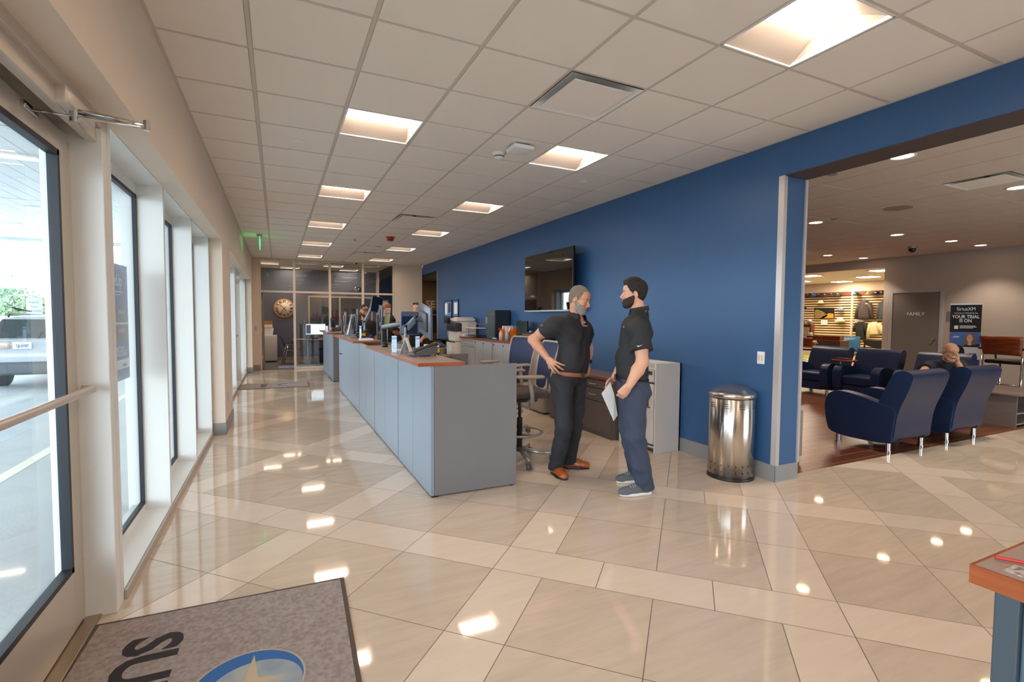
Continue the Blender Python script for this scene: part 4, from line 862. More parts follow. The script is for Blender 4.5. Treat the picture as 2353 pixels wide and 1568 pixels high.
# orange magazine files
for k, (y, hh, mm, lb) in enumerate(((8.36, .23, 'orange', 'leftmost orange magazine file'), (8.22, .23, 'orange', 'second orange magazine file'), (8.08, .20, 'paper', 'white magazine file between the orange ones'), (7.95, .24, 'orange', 'rightmost orange magazine file beside the small monitor'))):
    t = thing('magazine_file', lb+' on the wall worktop', 'file holder', (3.85, y, CT), 0, 'magazine files')
    b = MB().prism([(3.72, y-.045, CT), (3.98, y-.045, CT), (3.98, y-.045, CT+hh), (3.78, y-.045, CT+hh), (3.72, y-.045, CT+hh*.55)], (0, .004, 0)).prism([(3.72, y+.041, CT), (3.98, y+.041, CT), (3.98, y+.041, CT+hh), (3.78, y+.041, CT+hh), (3.72, y+.041, CT+hh*.55)], (0, .004, 0)).box(3.72, 3.724, y-.045, y+.045, CT, CT+hh*.55).box(3.976, 3.98, y-.045, y+.045, CT, CT+hh)
    b.build('shell', M[mm], t); MB().box(3.78, 3.96, y-.03, y+.03, CT+.001, CT+hh+.03).build('papers', M_('pp%d' % k, [(226, 226, 222), (210, 214, 220), (230, 226, 214), (120, 160, 196)][k], .6), t)
def spray(x, y, z, lb, cbody, ctrig):
    t = thing('spray_bottle', lb, 'bottle', (x, y, z), 0, 'spray bottles'); MB().lathe([(.036, 0), (.038, .11), (.026, .15), (.013, .165), (.013, .19)], (x, y, z)).build('body', M[cbody], t)
    MB().bbox(x-.045, x+.02, y-.012, y+.012, z+.19, z+.225, .006).prism([(x-.03, y-.006, z+.19), (x-.018, y-.006, z+.19), (x-.026, y-.006, z+.15), (x-.034, y-.006, z+.15)], (0, .012, 0)).build('trigger', M[ctrig], t)
spray(3.67, 8.20, CT, 'clear pink spray bottle with a red trigger in front of the orange files', 'pinkish', 'red') if M_('pinkish', (226, 196, 190), .2) else 0
spray(3.68, 7.95, CT, 'clear bluish spray bottle right of the white magazine file', 'bluish', 'paper') if M_('bluish', (150, 190, 214), .2) else 0
single('cloth_wad', 'crumpled light green cloth at the foot of the orange files', 'cloth', MB().ell((3.66, 8.50, CT+.022), (.03, .045, .022)).ell((3.68, 8.46, CT+.018), (.03, .04, .018)), M_('cloth', (150, 186, 190), .9, bump=.5, bscale=60))
t = thing('monitor', 'small dark computer monitor on the wall worktop right of the orange files', 'monitor', (3.86, 7.7, CT)); MB().bbox(3.84, 3.87, 7.50, 7.92, CT+.06, CT+.36, .006).build('housing', M['black'], t); MB().box(3.836, 3.84, 7.52, 7.90, CT+.08, CT+.345).build('screen', M_('scrteal', (46, 62, 62), .1), t); MB().box(3.87, 3.9, 7.68, 7.74, CT, CT+.2).box(3.8, 3.95, 7.62, 7.80, CT, CT+.012).build('stand', M['black'], t)
t = thing('binding_machine', 'black drum-shaped machine with a yellow light on the wall worktop', 'machine', (3.8, 7.35, CT)); MB().cyl((3.80, 7.14, CT+.09), (3.80, 7.44, CT+.09), .085, n=24).box(3.74, 3.86, 7.15, 7.43, CT, CT+.03).build('drum', M_('drum', (44, 38, 34), .3), t)
MB().cyl((3.80, 7.43, CT+.09), (3.80, 7.455, CT+.09), .088, n=24).build('rim', M['dkgrey'], t); MB().cyl((3.80, 7.125, CT+.09), (3.80, 7.14, CT+.09), .088, n=24).build('rim', M['dkgrey'], t); MB().ell((3.716, 7.3, CT+.06), .008).build('indicator', emit('amber', (255, 190, 20), 3), t); MB().ell((3.80, 7.28, CT+.18), (.028, .028, .02)).build('knob', M['silver'], t)
t = thing('document_holder', 'blue-black document holder at the near end of the wall worktop', 'organiser', (3.8, 6.8, CT)); b = MB()
for k in range(6): b.box(3.7, 3.9, 6.62+k*.05, 6.625+k*.05, CT+.006, CT+.17)
b.build('divider', M_('navyplastic', (24, 44, 70), .3), t); MB().box(3.69, 3.91, 6.6, 6.9, CT, CT+.008).build('base', M['black'], t)
single('notepad', 'yellow notepad at the near end of the wall worktop', 'notepad', MB().box(3.62, 3.68, 6.55, 6.85, CT, CT+.012), M['yellow'])
# printer
t = thing('photocopier', 'large white office photocopier at the end of the wall run', 'photocopier', (3.76, 10.6, 0))
MB().bbox(3.50, 4.0, 10.27, 10.88, .03, .93, .015).build('cabinet', M_('pwhite', (226, 220, 212), .4), t); MB().bbox(3.55, 4.0, 10.27, 10.88, .94, 1.16, .012).bbox(3.62, 4.0, 10.27, 10.88, 1.13, 1.37, .012).build('body', M['pwhite'], t)
MB().bbox(3.50, 3.66, 10.262, 10.89, 1.16, 1.35, .02).build('output_bay', M['dkgrey'], t); MB().box(3.495, 3.62, 10.30, 10.85, 1.20, 1.29).build('output_slot', M['black'], t)
MB().bbox(3.54, 3.98, 10.28, 10.86, 1.375, 1.45, .02).bbox(3.6, 3.94, 10.3, 10.7, 1.45, 1.475, .01).build('document_feeder', M['pwhite'], t)
MB().bbox(3.42, 3.50, 10.6, 10.86, 1.34, 1.46, .01, Matrix.Translation((0, 0, 0))).build('control_panel', M['black'], t)
for z in (.15, .42, .68): MB().box(3.492, 3.50, 10.30, 10.85, z, z+.23).build('paper_drawer', M['pwhite'], t, .003)
MB().box(3.488, 3.493, 10.5, 10.65, .70, .86).build('label', M['paper'], t); MB().box(3.494, 3.5, 10.28, 10.87, .915, .94).build('seam', M['dkgrey'], t)
for x in (3.55, 3.95):
    for y in (10.32, 10.83): MB().cyl((x, y, 0), (x, y, .04), .025, n=10).build('caster', M['black'], t)
t = thing('water_jug', 'clear glass drinks dispenser left of the photocopier', 'dispenser', (3.8, 11.35, .95)); MB().lathe([(.10, 0), (.12, .05), (.12, .26), (.09, .30), (.05, .31)], (3.80, 11.35, .955), 24).build('jar', M_('jarglass', (190, 186, 178), .15, metal=.3), t); MB().cyl((3.8, 11.35, 1.265), (3.8, 11.35, 1.285), .07).build('lid', M['silver'], t)
t = thing('bookcase', 'small black bookcase holding magazines left of the photocopier', 'shelf', (3.72, 11.25, 0)); b = MB()
for (x0, x1, z0, z1) in ((3.45, 3.47, 0, .95), (3.98, 4.0, 0, .95)): b.box(x0, x1, 11.1, 11.6, z0, z1)
for z in (.03, .45, .70, .93): b.box(3.45, 4.0, 11.1, 11.6, z, z+.02)
b.box(3.45, 4.0, 11.58, 11.6, 0, .95); b.build('carcass', M_('bookblack', (32, 30, 28), .5), t)
single('magazine', 'magazine leaning on the shelf of the black bookcase', 'magazine', MB().prism([(3.58, 11.3, .722), (3.80, 11.3, .722), (3.86, 11.4, .92), (3.64, 11.4, .92)], (0, .01, 0)), M_('mag', (186, 176, 110), .5, c2=(70, 70, 60), nscale=30))
t = thing('waste_bin', 'round steel bin with a swing lid behind the near ledge, by the doorway', 'bin', (2.64, 8.75, 0)); MB().lathe([(.15, 0), (.15, .9), (.155, .9)], (2.64, 8.75, 0), 28).build('body', M['steel'], t); MB().lathe([(.155, .9), (.157, .94), (.10, 1.0), (.01, 1.02)], (2.64, 8.75, 0), 28).build('lid', M['chrome'], t); MB().lathe([(.156, .93), (.159, .935), (.156, .945)], (2.64, 8.75, 0), 28).build('rim', M['black'], t)
# framed certificates
for y0, y1, lb, k in ((12.10, 12.74, 'left framed certificate near the far doorway', 0), (11.58, 12.04, 'right framed certificate near the far doorway', 1)):
    t = thing('framed_certificate', lb, 'picture', (XR, (y0+y1)/2, 1.47), 0, 'framed certificates on the blue wall')
    b = MB()
    for (a, c, z0, z1) in ((y0, y1, 1.475, 1.505), (y0, y1, 1.885, 1.915), (y0, y0+.03, 1.475, 1.915), (y1-.03, y1, 1.475, 1.915)): b.box(XR-.025, XR-.001, a, c, z0, z1)
    b.build('frame', M_('framebr', (52, 44, 48), .4), t); b = MB(); b.mi(0).box(XR-.012, XR-.006, y0+.02, y1-.02, 1.49, 1.90)
    b.mi(1)
    if k: b.box(XR-.014, XR-.012, y0+.10, y1-.12, 1.56, 1.84)
    else: b.box(XR-.014, XR-.012, y0+.38, y1-.06, 1.55, 1.84); b.mi(2).box(XR-.014, XR-.012, y0+.12, y0+.28, 1.60, 1.84)
    b.build('certificate', [M_('certblue', (90, 130, 196), .4), M['paper'], M_('certdk', (60, 60, 66), .5)], t)
# TV on its bracket
t = thing('television', 'large black television hung high on the blue wall above the men', 'television', (3.9, 7.0, 1.57))
MB().bbox(3.845, 3.885, 6.07, 7.60, 1.575, 2.515, .006).build('housing', M['black'], t)
MB().box(3.8435, 3.8455, 6.085, 7.585, 1.60, 2.50).build('screen', M_('tvscreen', (14, 12, 12), .03, spec=1.0), t)
MB().box(3.842, 3.846, 6.07, 7.60, 1.575, 1.597).build('bezel', M['silver'], t); MB().box(3.885, XR-.001, 6.5, 7.1, 1.85, 2.25).build('wall_bracket', M['black'], t)
# switch plate
t = thing('light_switch', 'white double switch plate on the blue wall above the steel bin', 'switch', (XR, 3.133, 1.12)); MB().bbox(XR-.008, XR-.0005, 3.095, 3.172, 1.06, 1.175, .003).build('plate', M['paper'], t)
for y in (3.118, 3.15): MB().box(XR-.011, XR-.008, y-.009, y+.009, 1.09, 1.145).build('rocker', M['beige'], t)
single('wall_outlet', 'small steel outlet plate low on the pier between the windows', 'outlet', MB().box(XL, XL+.004, 7.36, 7.44, .36, .48), M['silver'])
single('wall_outlet', 'small switch plate on the wall left of the glass office', 'switch', MB().box(-.56, -.51, YE-.006, YE, 1.08, 1.20), M['silver'])
# brown credenza near the men
t = thing('credenza', 'dark brown two-door credenza with cherry top edge behind the men', 'cabinet', (3.83, 5.5, 0)); x0, y0, y1 = 3.60, 4.80, 6.30
M_('umber', (96, 86, 80), .45, noise=.06, nscale=8, stretch=(1, 1, 10))
MB().box(x0+.02, XR-.014, y0, y1, .0, .725).build('body', M['umber'], t)
for a, c, z0, z1 in ((y0+.02, y0+.74, .60, .70), (y0+.76, y1-.02, .60, .70), (y0+.02, y0+.74, .44, .59), (y0+.76, y1-.02, .44, .59)):
    dd = MB().box(x0, x0+.02, a, c, z0, z1).build('drawer', M['umber'], t, .003); m_ = (a+c)/2; MB().tube([(x0, m_-.07, (z0+z1)/2), (x0-.025, m_-.05, (z0+z1)/2), (x0-.025, m_+.05, (z0+z1)/2), (x0, m_+.07, (z0+z1)/2)], .006, 8).build('handle', M['silver'], dd)
for a, c, hy in ((y0+.02, y0+.74, y0+.66), (y0+.76, y1-.02, y0+.84)):
    dd = MB().box(x0, x0+.02, a, c, .06, .43).build('door', M['umber'], t, .003); MB().tube([(x0, hy, .20), (x0-.03, hy, .24), (x0-.035, hy, .29), (x0-.03, hy, .34), (x0, hy, .38)], .006, 8).build('handle', M['silver'], dd)
MB().box(x0-.02, XR-.002, y0-.01, y1+.01, .727, .752).build('top', M_('greytop', (128, 112, 108), .35), t); MB().box(x0-.025, x0-.018, y0-.010, y1+.012, .725, .753).box(x0-.025, XR-.002, y0-.016, y0-.01, .725, .753).build('edge_band', M['cherry'], t)
# white cabinet
t = thing('white_cabinet', 'white cabinet with a tray top against the blue wall behind the younger man', 'cabinet', (3.86, 4.4, 0)); M_('cabwhite', (214, 210, 206), .45)
MB().box(3.68, XR-.014, 4.12, 4.14, 0, .985).box(3.68, XR-.014, 4.72, 4.74, 0, .985).box(XR-.03, XR-.014, 4.12, 4.74, 0, .985).box(3.68, XR-.03, 4.14, 4.72, .92, .94).box(3.70, XR-.03, 4.14, 4.72, .05, .07).build('body', M['cabwhite'], t)
dd = MB().box(3.672, 3.69, 4.15, 4.71, .10, .76).build('door', M['cabwhite'], t, .003); b = MB()
MB().tube([(3.672, 4.20, .50), (3.645, 4.20, .50), (3.645, 4.20, .70), (3.672, 4.20, .70)], .006, 8).build('handle', M['black'], dd)
dd = MB().box(3.672, 3.69, 4.15, 4.71, .78, .915).build('drawer', M['cabwhite'], t, .003); MB().box(3.668, 3.672, 4.17, 4.69, .86, .90).build('label_strip', M['dkgrey'], dd)
# steel bin near the corner
t = thing('waste_bin', 'tall brushed steel bin with a domed lid at the end of the blue wall', 'bin', (3.81, 3.30, 0)); c = (3.835, 3.262, 0); r = .20
MB().lathe([(r, .02), (r, .742), (r-.004, .745)], c, 64).build('body', M['steel'], t); MB().lathe([(r+.006, 0), (r+.008, .012), (r+.004, .024), (r-.01, .026)], c, 48).build('base_ring', M['black'], t)
MB().lathe([(r-.01, .745), (r-.008, .752)], c, 48).build('collar', M['black'], t)
MB().lathe([(r+.006, .752), (r+.007, .79), (r-.01, .80), (r*.72, .832), (r*.35, .858), (.02, .868), (.001, .869)], c, 64).build('lid', M_('steellid', (206, 200, 194), .26, metal=1, bump=.02, bscale=30), t)
b = MB()
for k in range(20):
    a = math.pi*2*k/20
    for z in (.075, .135): p = Vector((c[0]+math.cos(a)*r, c[1]+math.sin(a)*r, z)); n_ = Vector((math.cos(a), math.sin(a), 0)); b.cyl(p-n_*.003, p+n_*.0012, .005, n=8)
for k in range(9):
    for i in range(5):
        a = math.pi*2*(k/9)+i*.055
        for z in (.665, .683, .701): p = Vector((c[0]+math.cos(a)*r, c[1]+math.sin(a)*r, z)); n_ = Vector((math.cos(a), math.sin(a), 0)); b.cyl(p-n_*.003, p+n_*.0012, .0042, n=6)
tag(b.build('perforations', M['black'], t), kind='stuff')
MB().bbox(c[0]+r-.01, c[0]+r+.045, c[1]-.03, c[1]+.02, .755, .765, .004).build('pedal_tab', M['black'], t)
# ---- drafting chairs
def drafting_chair(label):
    t = thing('drafting_chair', label, 'chair', (0, 0, 0), 0, 'blue mesh drafting chairs behind the counter')
    for k in range(5):
        a = 2*math.pi*k/5+.3; p = Vector((math.cos(a)*.33, math.sin(a)*.33, .075))
        leg = MB().tube([(math.cos(a)*.03, math.sin(a)*.03, .125), p*.6+Vector((0, 0, .04)), p+Vector((0, 0, .01))], [.024, .019, .014], 8).build('base_leg', M['silver'], t)
        cs = MB(); tn = Vector((-math.sin(a), math.cos(a), 0))
        for s_ in (-1, 1): cs.cyl(Vector((p.x, p.y, .030))+tn*(.006*s_), Vector((p.x, p.y, .030))+tn*(.024*s_), .030, n=18)
        cs.cyl((p.x, p.y, .03), (p.x, p.y, .08), .008, n=8); cs.build('caster', M_('caster', (104, 106, 108), .4), leg)
    MB().cyl((0, 0, .10), (0, 0, .45), .028, n=16).cyl((0, 0, .45), (0, 0, .66), .016, n=12).build('gas_lift', M['black'], t)
    b = MB(); b.tube([(math.cos(2*math.pi*k/36)*.235, math.sin(2*math.pi*k/36)*.235, .30) for k in range(36)], .013, 8, True)
    for k in range(3): a = 2*math.pi*k/3; b.tube([(0.02*math.cos(a), .02*math.sin(a), .27), (math.cos(a)*.13, math.sin(a)*.13, .28), (math.cos(a)*.235, math.sin(a)*.235, .30)], .010, 6)
    b.build('foot_ring', M_('ringgrey', (176, 170, 162), .35, metal=.4), t)
    MB().bbox(-.16, .14, -.12, .12, .62, .68, .02).build('mechanism', M['dkgrey'], t)
    MB().bbox(-.24, .25, -.25, .25, .675, .745, .03, n=4).build('seat', M['seatfab'], t)
    # back: curved mesh panel in a pale frame
    P = []; pts = []
    def bp(u, v):   # u across -1..1, v up 0..1
        w_ = .20+.045*math.sin(v*math.pi*.55); return Vector((-.24-.10*v-.05*(1-u*u)*(1-.4*v)+.02*math.sin(v*3.1), u*w_, .72+.50*v))
    for j in range(11): P.append([bp(-1+2*i/10, j/10) for i in range(11)])
    MB().grid(P).build('mesh_back', M['mesh'], t); ring = [bp(u, 0) for u in np.linspace(-.8, .8, 7)]+[bp(1, v) for v in np.linspace(.06, .95, 9)]+[bp(u, 1)+Vector((0, 0, .006)) for u in np.linspace(.9, -.9, 9)]+[bp(-1, v) for v in np.linspace(.95, .06, 9)]
    MB().tube(ring, .012, 8, True).build('back_frame', M['chairgrey'], t)
    MB().tube([(-.10, 0, .65), (-.22, 0, .66), (-.30, 0, .76), (-.335, 0, .95)], [.03, .03, .025, .018], 8).build('back_support', M['chairgrey'], t)
    for s_ in (-1, 1):
        ar = MB().tube([(-.02, s_*.20, .66), (-.04, s_*.29, .665), (-.03, s_*.30, .74), (.0, s_*.30, .88)], [.022, .024, .024, .02], 10).build('arm_post', M['chairgrey'], t)
        MB().bbox(-.15, .13, s_*.30-.045, s_*.30+.045, .885, .915, .014, n=3).build('arm_pad', M['chairgrey'], ar)
    return t
c0 = drafting_chair('blue mesh drafting chair nearest the camera, beside the bearded man'); c0.location = (2.24, 4.52, 0); c0.rotation_euler = (0, 0, math.pi-.15)
dup(c0, (2.56, 5.62, 0), math.pi+.25, 'blue mesh drafting chair standing behind the nearest one')
# corridor sign
t = thing('wall_letters', 'large grey letters SE on the dark wall beyond the far doorway', 'sign', (4.99, 17.5, 1.92)); b = MB(); text(b, 'SE', frame((5.02, 17.49, 1.93), (1, 0, 0), (0, 0, 1)), .36, .02, 1.0, .012); b.build('lettering', M_('lettergrey', (190, 188, 196), .4), t)
t = thing('wall_picture', 'dark picture with a sweeping car roof line under the SE letters', 'picture', (5.0, 17.5, 1.5)); MB().box(4.4, 6.2, 17.46, 17.5, .9, 1.72).build('panel', M_('picdk', (50, 42, 38), .3), t); MB().tube([(4.4, 17.455, 1.15), (4.7, 17.455, 1.45), (5.1, 17.455, 1.56), (5.6, 17.455, 1.5)], .012, 6).build('printed_curve', M['silver'], t)
single('bench', 'low dark bench beyond the far doorway', 'bench', MB().box(4.5, 6.2, 16.9, 17.3, .3, .45).box(4.6, 4.7, 16.9, 17.3, 0, .3).box(6.0, 6.1, 16.9, 17.3, 0, .3), M['black'])
# mats
def mat_rug(x0, x1, y0, y1, label, logo, rot=0):
    t = thing('floor_mat', label, 'mat', (x0, y1, 0), 0, 'grey logo floor mats')
    Tm = Matrix.Translation(((x0+x1)/2, (y0+y1)/2, 0)) @ Matrix.Rotation(rot, 4, 'Z'); w_, h_ = (x1-x0)/2, (y1-y0)/2
    MB().box(-w_, w_, -h_, h_, .0005, .006, Tm).build('rubber_border', M_('matrub', (86, 76, 70), .7), t); MB().box(-w_+.022, w_-.022, -h_+.022, h_-.022, .006, .010, Tm).build('pile', M_('matpile', (190, 176, 170), .98, c2=(160, 147, 142), nscale=45, bump=1.0, bscale=260), t)
    b = MB(); lx, ly = logo; Tl = Tm @ Matrix.Translation((lx, ly, 0)); n = 48; R0 = .205
    def disc(mi_, r, z, fx=lambda a: 1):
        b.mi(mi_).add([Tl @ Vector((math.cos(2*math.pi*k/n)*r, math.sin(2*math.pi*k/n)*r*fx(k), z)) for k in range(n)], [tuple(range(n))], False)
    disc(0, R0+.008, .0104); disc(1, R0, .0107); b.mi(2).add([Tl @ Vector((math.cos(2*math.pi*k/n)*R0*.86+.025, math.sin(2*math.pi*k/n)*R0*.80-.03, .011)) for k in range(n)], [tuple(range(n))], False)
    st = []
    for k in range(8):
        a = math.pi/2+k*math.pi/4; rr = .035 if k % 2 else (.185 if k == 0 else .12); st.append(Tl @ Vector((math.cos(a)*rr+.01, math.sin(a)*rr, .0114)))
    b.mi(0).add(st, [tuple(range(8))], False)
    b.build('logo', [M_('loggold', (196, 176, 150), .9, bump=.4, bscale=400), M_('logblue', (52, 104, 168), .9, bump=.4, bscale=400), M_('logpale', (172, 176, 172), .9, c2=(140, 156, 170), nscale=8, bump=.4, bscale=400)], t, fixn=False)
    return t, Tm
t, Tm = mat_rug(-.835, .285, 1.05, 2.88, 'large grey entrance mat with a blue round logo in the foreground', (.14, .20), -.035)
b = MB(); text(b, 'SUBARU', Tm @ Matrix.Translation((-.28, .16, .0103)) @ Matrix.Rotation(-math.pi/2, 4, 'Z'), .30, .001, .98, .030); b.build('lettering', M_('matblack', (46, 42, 46), .95, bump=.4, bscale=400), t)
t, Tm = mat_rug(-.74, .60, 11.15, 12.0, 'distant grey logo mat lying across the aisle by the far door', (.25, .02), -.02)
b = MB(); text(b, 'SUBARU', Tm @ Matrix.Translation((-.22, 0, .0103)) @ Matrix.Rotation(-math.pi/2, 4, 'Z'), .17, .001, .98, .01); b.build('lettering', M['matblack'], t)
# desk corner at the lower right
t = thing('reception_desk', 'cherry-edged desk corner on a slate grey panel at the lower right', 'desk', (1.25, .2, 0)); 
MB().box(1.042, 2.2, -.62, .395, 1.04, 1.0695).build('slab', M['ctop'], t); MB().box(1.038, 1.042, -.62, .399, 1.039, 1.070).box(1.042, 2.2, .395, .399, 1.039, 1.070).build('edge_band', M['cherry'], t)
MB().box(1.10, 2.1, -.5, .352, .0, 1.04).build('panel', M_('slatepanel', (84, 98, 112), .4), t, .003); MB().box(1.09, 1.13, .352, .385, 0, 1.04).build('corner_post', M_('cornergrey', (62, 70, 76), .45), t, .003)
single('sticker', 'speckled white sticker at the corner of the reception desk', 'sticker', MB().box(1.06, 1.105, .335, .365, 1.0698, 1.0708), M_('speck', (214, 208, 204), .5, c2=(96, 88, 84), nscale=120)); single('pen', 'red and silver pen at the edge of the reception desk', 'pen', MB().cyl((1.095, .388, 1.0745), (1.13, .335, 1.0745), .0028, n=8), M['red'])
# ---- inside the glass office
t = thing('wall_clock', 'round cream wall clock with black numerals in the glass office', 'clock', (.20, 18.08, 1.73)); c = Vector((.205, 18.09, 1.735)); TT = Matrix.Rotation(R_(90), 4, 'X')
MB().lathe([(.31, 0), (.315, .02), (.30, .035), (.265, .03)], c, 48, TT).build('rim', M_('clockrim', (208, 160, 110), .4), t); MB().lathe([(.27, .0), (.27, .036)], c, 48, TT).build('face', M_('clockface', (232, 218, 196), .5), t)
b = MB()
for k in range(12):
    a = math.pi/2-k*math.pi/6; o_ = c+Vector((math.cos(a)*.225, -.037, math.sin(a)*.225)); up = Vector((math.cos(a), 0, math.sin(a))); text(b, ['XII', 'I', 'II', 'III', 'IV', 'V', 'VI', 'VII', 'VIII', 'IX', 'X', 'XI'][k], frame(o_, up.cross(Vector((0, 1, 0)))*-1 if False else Vector((math.sin(a), 0, -math.cos(a))), up), .11, .004, .8, .02)
b.build('numerals', M['black'], t); MB().tube([c+Vector((-.13, -.052, .13)), c+Vector((0, -.052, 0)), c+Vector((.07, -.052, -.09))], .008, 6).tube([c+Vector((-.10, -.050, -.15)), c+Vector((0, -.050, 0)), c+Vector((.06, -.050, .07))], .006, 6).build('hands', M['black'], t)
t = thing('mini_fridge', 'small white refrigerator in the glass office below the clock', 'fridge', (-.28, 17.75, 0)); MB().bbox(-.44, -.02, 17.5, 17.95, .03, .86, .015).build('body', M_('fridge', (206, 208, 210), .35), t); MB().bbox(-.44, -.02, 17.46, 17.498, .05, .855, .01).build('door', M['fridge'], t)
for x in (-.4, -.06): MB().cyl((x, 17.55, 0), (x, 17.55, .035), .02, n=8).build('foot', M['black'], t)
single('paper_pile', 'tall pile of papers stacked on the small refrigerator', 'papers', MB().box(-.40, -.14, 17.6, 17.85, .862, .93).box(-.42, -.13, 17.6, 17.84, .931, 1.0).box(-.38, -.12, 17.61, 17.85, 1.001, 1.1).box(-.41, -.15, 17.6, 17.84, 1.101, 1.2), M['paper'], bevel=.01)
single('cardboard_box', 'open brown box on top of the paper pile in the office', 'box', MB().box(-.40, -.15, 17.62, 17.84, 1.201, 1.36).box(-.42, -.13, 17.60, 17.86, 1.36, 1.37), M['cardb'])
t = thing('office_table', 'rounded cherry-edged desk in the glass office', 'table', (1.2, 17.0, 0)); b = MB(); pl_ = [(.42+.32-.32*math.cos(a), 16.75-.45*math.sin(a), .73) for a in np.linspace(0, math.pi/2, 8)]+[(2.6, 16.3, .73), (2.6, 17.3, .73), (.74, 17.3, .73)]+[(.42, 17.0, .73)]
b.prism(pl_, (0, 0, .03)); b.build('desk_top', M['ctop'], t); e = MB()
for i in range(len(pl_)):
    p, q = Vector(pl_[i]), Vector(pl_[(i+1) % len(pl_)]); n_ = (q-p).cross(Vector((0, 0, 1))).normalized()*.005; e.prism([p, q, q+Vector((0, 0, .03)), p+Vector((0, 0, .03))], n_)
e.build('edge_band', M['cherry'], t)
for x, y in ((.85, 16.7), (1.75, 16.7), (2.45, 16.5)): MB().cyl((x, y, 0), (x, y, .73), .04, n=16).build('leg', M['silver'], t)
t = thing('monitor', 'wide white lit monitor on the desk in the glass office', 'monitor', (1.1, 16.95, .76)); MB().bbox(.80, 1.40, 16.95, 16.98, .88, 1.24, .005).build('housing', M['silver'], t); b = MB(); b.mi(0).box(.815, 1.385, 16.944, 16.95, .90, 1.225).mi(1).box(.82, .95, 16.942, 16.944, .92, 1.20); b.build('screen', [emit('scrlit', (220, 232, 245), 1.1), M_('scrphoto', (90, 110, 140), .3)], t); MB().box(1.05, 1.15, 16.96, 17.0, .77, .9).box(.95, 1.25, 16.88, 17.08, .76, .77).build('stand', M['silver'], t)
t = thing('office_phone', 'black desk phone in front of the lit office monitor', 'phone', (1.05, 16.6, .76)); MB().bbox(.95, 1.15, 16.5, 16.7, .761, .83, .02).build('base', M['black'], t); MB().tube([(.97, 16.55, .83), (.96, 16.6, .87), (.97, 16.68, .84)], .02, 8).build('handset', M['black'], t)
single('headphones', 'black headphones lying left of the office monitor', 'headphones', MB().tube([(.84+.06*math.cos(a), 16.55, .83+.07*math.sin(a)) for a in np.linspace(-.6, math.pi+.6, 14)], .012, 8).cyl((.79, 16.53, .79), (.79, 16.57, .79), .028).cyl((.89, 16.53, .79), (.89, 16.57, .79), .028), M['black'])
for x, y, lb in ((.70, 16.6, 'papers spread at the rounded end of the office desk'), (1.3, 16.45, 'papers at the front of the office desk')): single('paper_sheet', lb, 'papers', MB().box(x-.12, x+.12, y-.09, y+.09, .7605, .764), M['paper'])
t = thing('office_chair', 'slim chrome-legged visitor chair seen side-on in the glass office', 'chair', (.35, 16.75, 0)); b = MB()
for y in (16.55, 17.0): b.tube([(.10, y, .0), (.22, y, .55), (.25, y, .62), (.55, y, .64)], .012, 8).tube([(.16, y, .0), (.28, y, .55)], .012, 8).tube([(.62, y, 0), (.52, y, .42), (.24, y, .44)], .012, 8)
b.build('leg_frame', M['chrome'], t); MB().bbox(.22, .66, 16.56, 16.99, .42, .47, .02).build('seat', M['black'], t); MB().bbox(-.02, .03, 16.57, 16.98, 0, .42, .015, Matrix.Translation((.22, 0, .50)) @ Matrix.Rotation(R_(-22), 4, 'Y')).build('backrest', M_('navyback', (60, 74, 100), .5), t); MB().bbox(.24, .52, 16.53, 16.57, .63, .66, .01).bbox(.24, .52, 16.98, 17.02, .63, .66, .01).build('armrest', M['black'], t)
t = thing('waste_bin', 'grey pedal bin under the desk in the glass office', 'bin', (1.30, 16.55, 0)); MB().lathe([(.13, 0), (.15, .38), (.152, .40)], (1.33, 16.95, 0), 24).build('body', M_('bingrey', (70, 90, 96), .3), t); MB().lathe([(.155, .40), (.15, .44), (.10, .46)], (1.33, 16.95, 0), 24).build('lid', M['black'], t)
single('floor_mat', 'pale patterned mat just inside the glass office', 'mat', MB().box(0.0, 1.6, 15.3, 16.0, .004, .012), M_('mat3', (170, 180, 200), .9, c2=(120, 130, 160), nscale=5))
t = thing('balloon', 'shiny silver foil balloon floating on a ribbon behind the glass', 'balloon', (2.21, 15.6, .76)); MB().ell((2.22, 15.6, 2.27), (.11, .08, .12)).ell((2.22, 15.6, 2.14), (.03, .03, .05)).build('foil', M['chrome'], t); MB().tube([(2.22, 15.6, 2.10), (2.23, 15.62, 1.6), (2.2, 15.7, .76)], .003, 5).build('ribbon', M_('ribbon', (110, 170, 150), .4), t)
single('side_cabinet', 'low grey cabinet in the glass office holding the balloon ribbon', 'cabinet', MB().box(2.0, 2.5, 15.5, 15.9, .003, .76), M['lam'], bevel=.005)
single('whiteboard', 'small beige notice board on the side wall of the glass office', 'board', MB().box(3.165, 3.198, 15.95, 16.7, 1.35, 2.0), M_('notice', (186, 168, 150), .6))
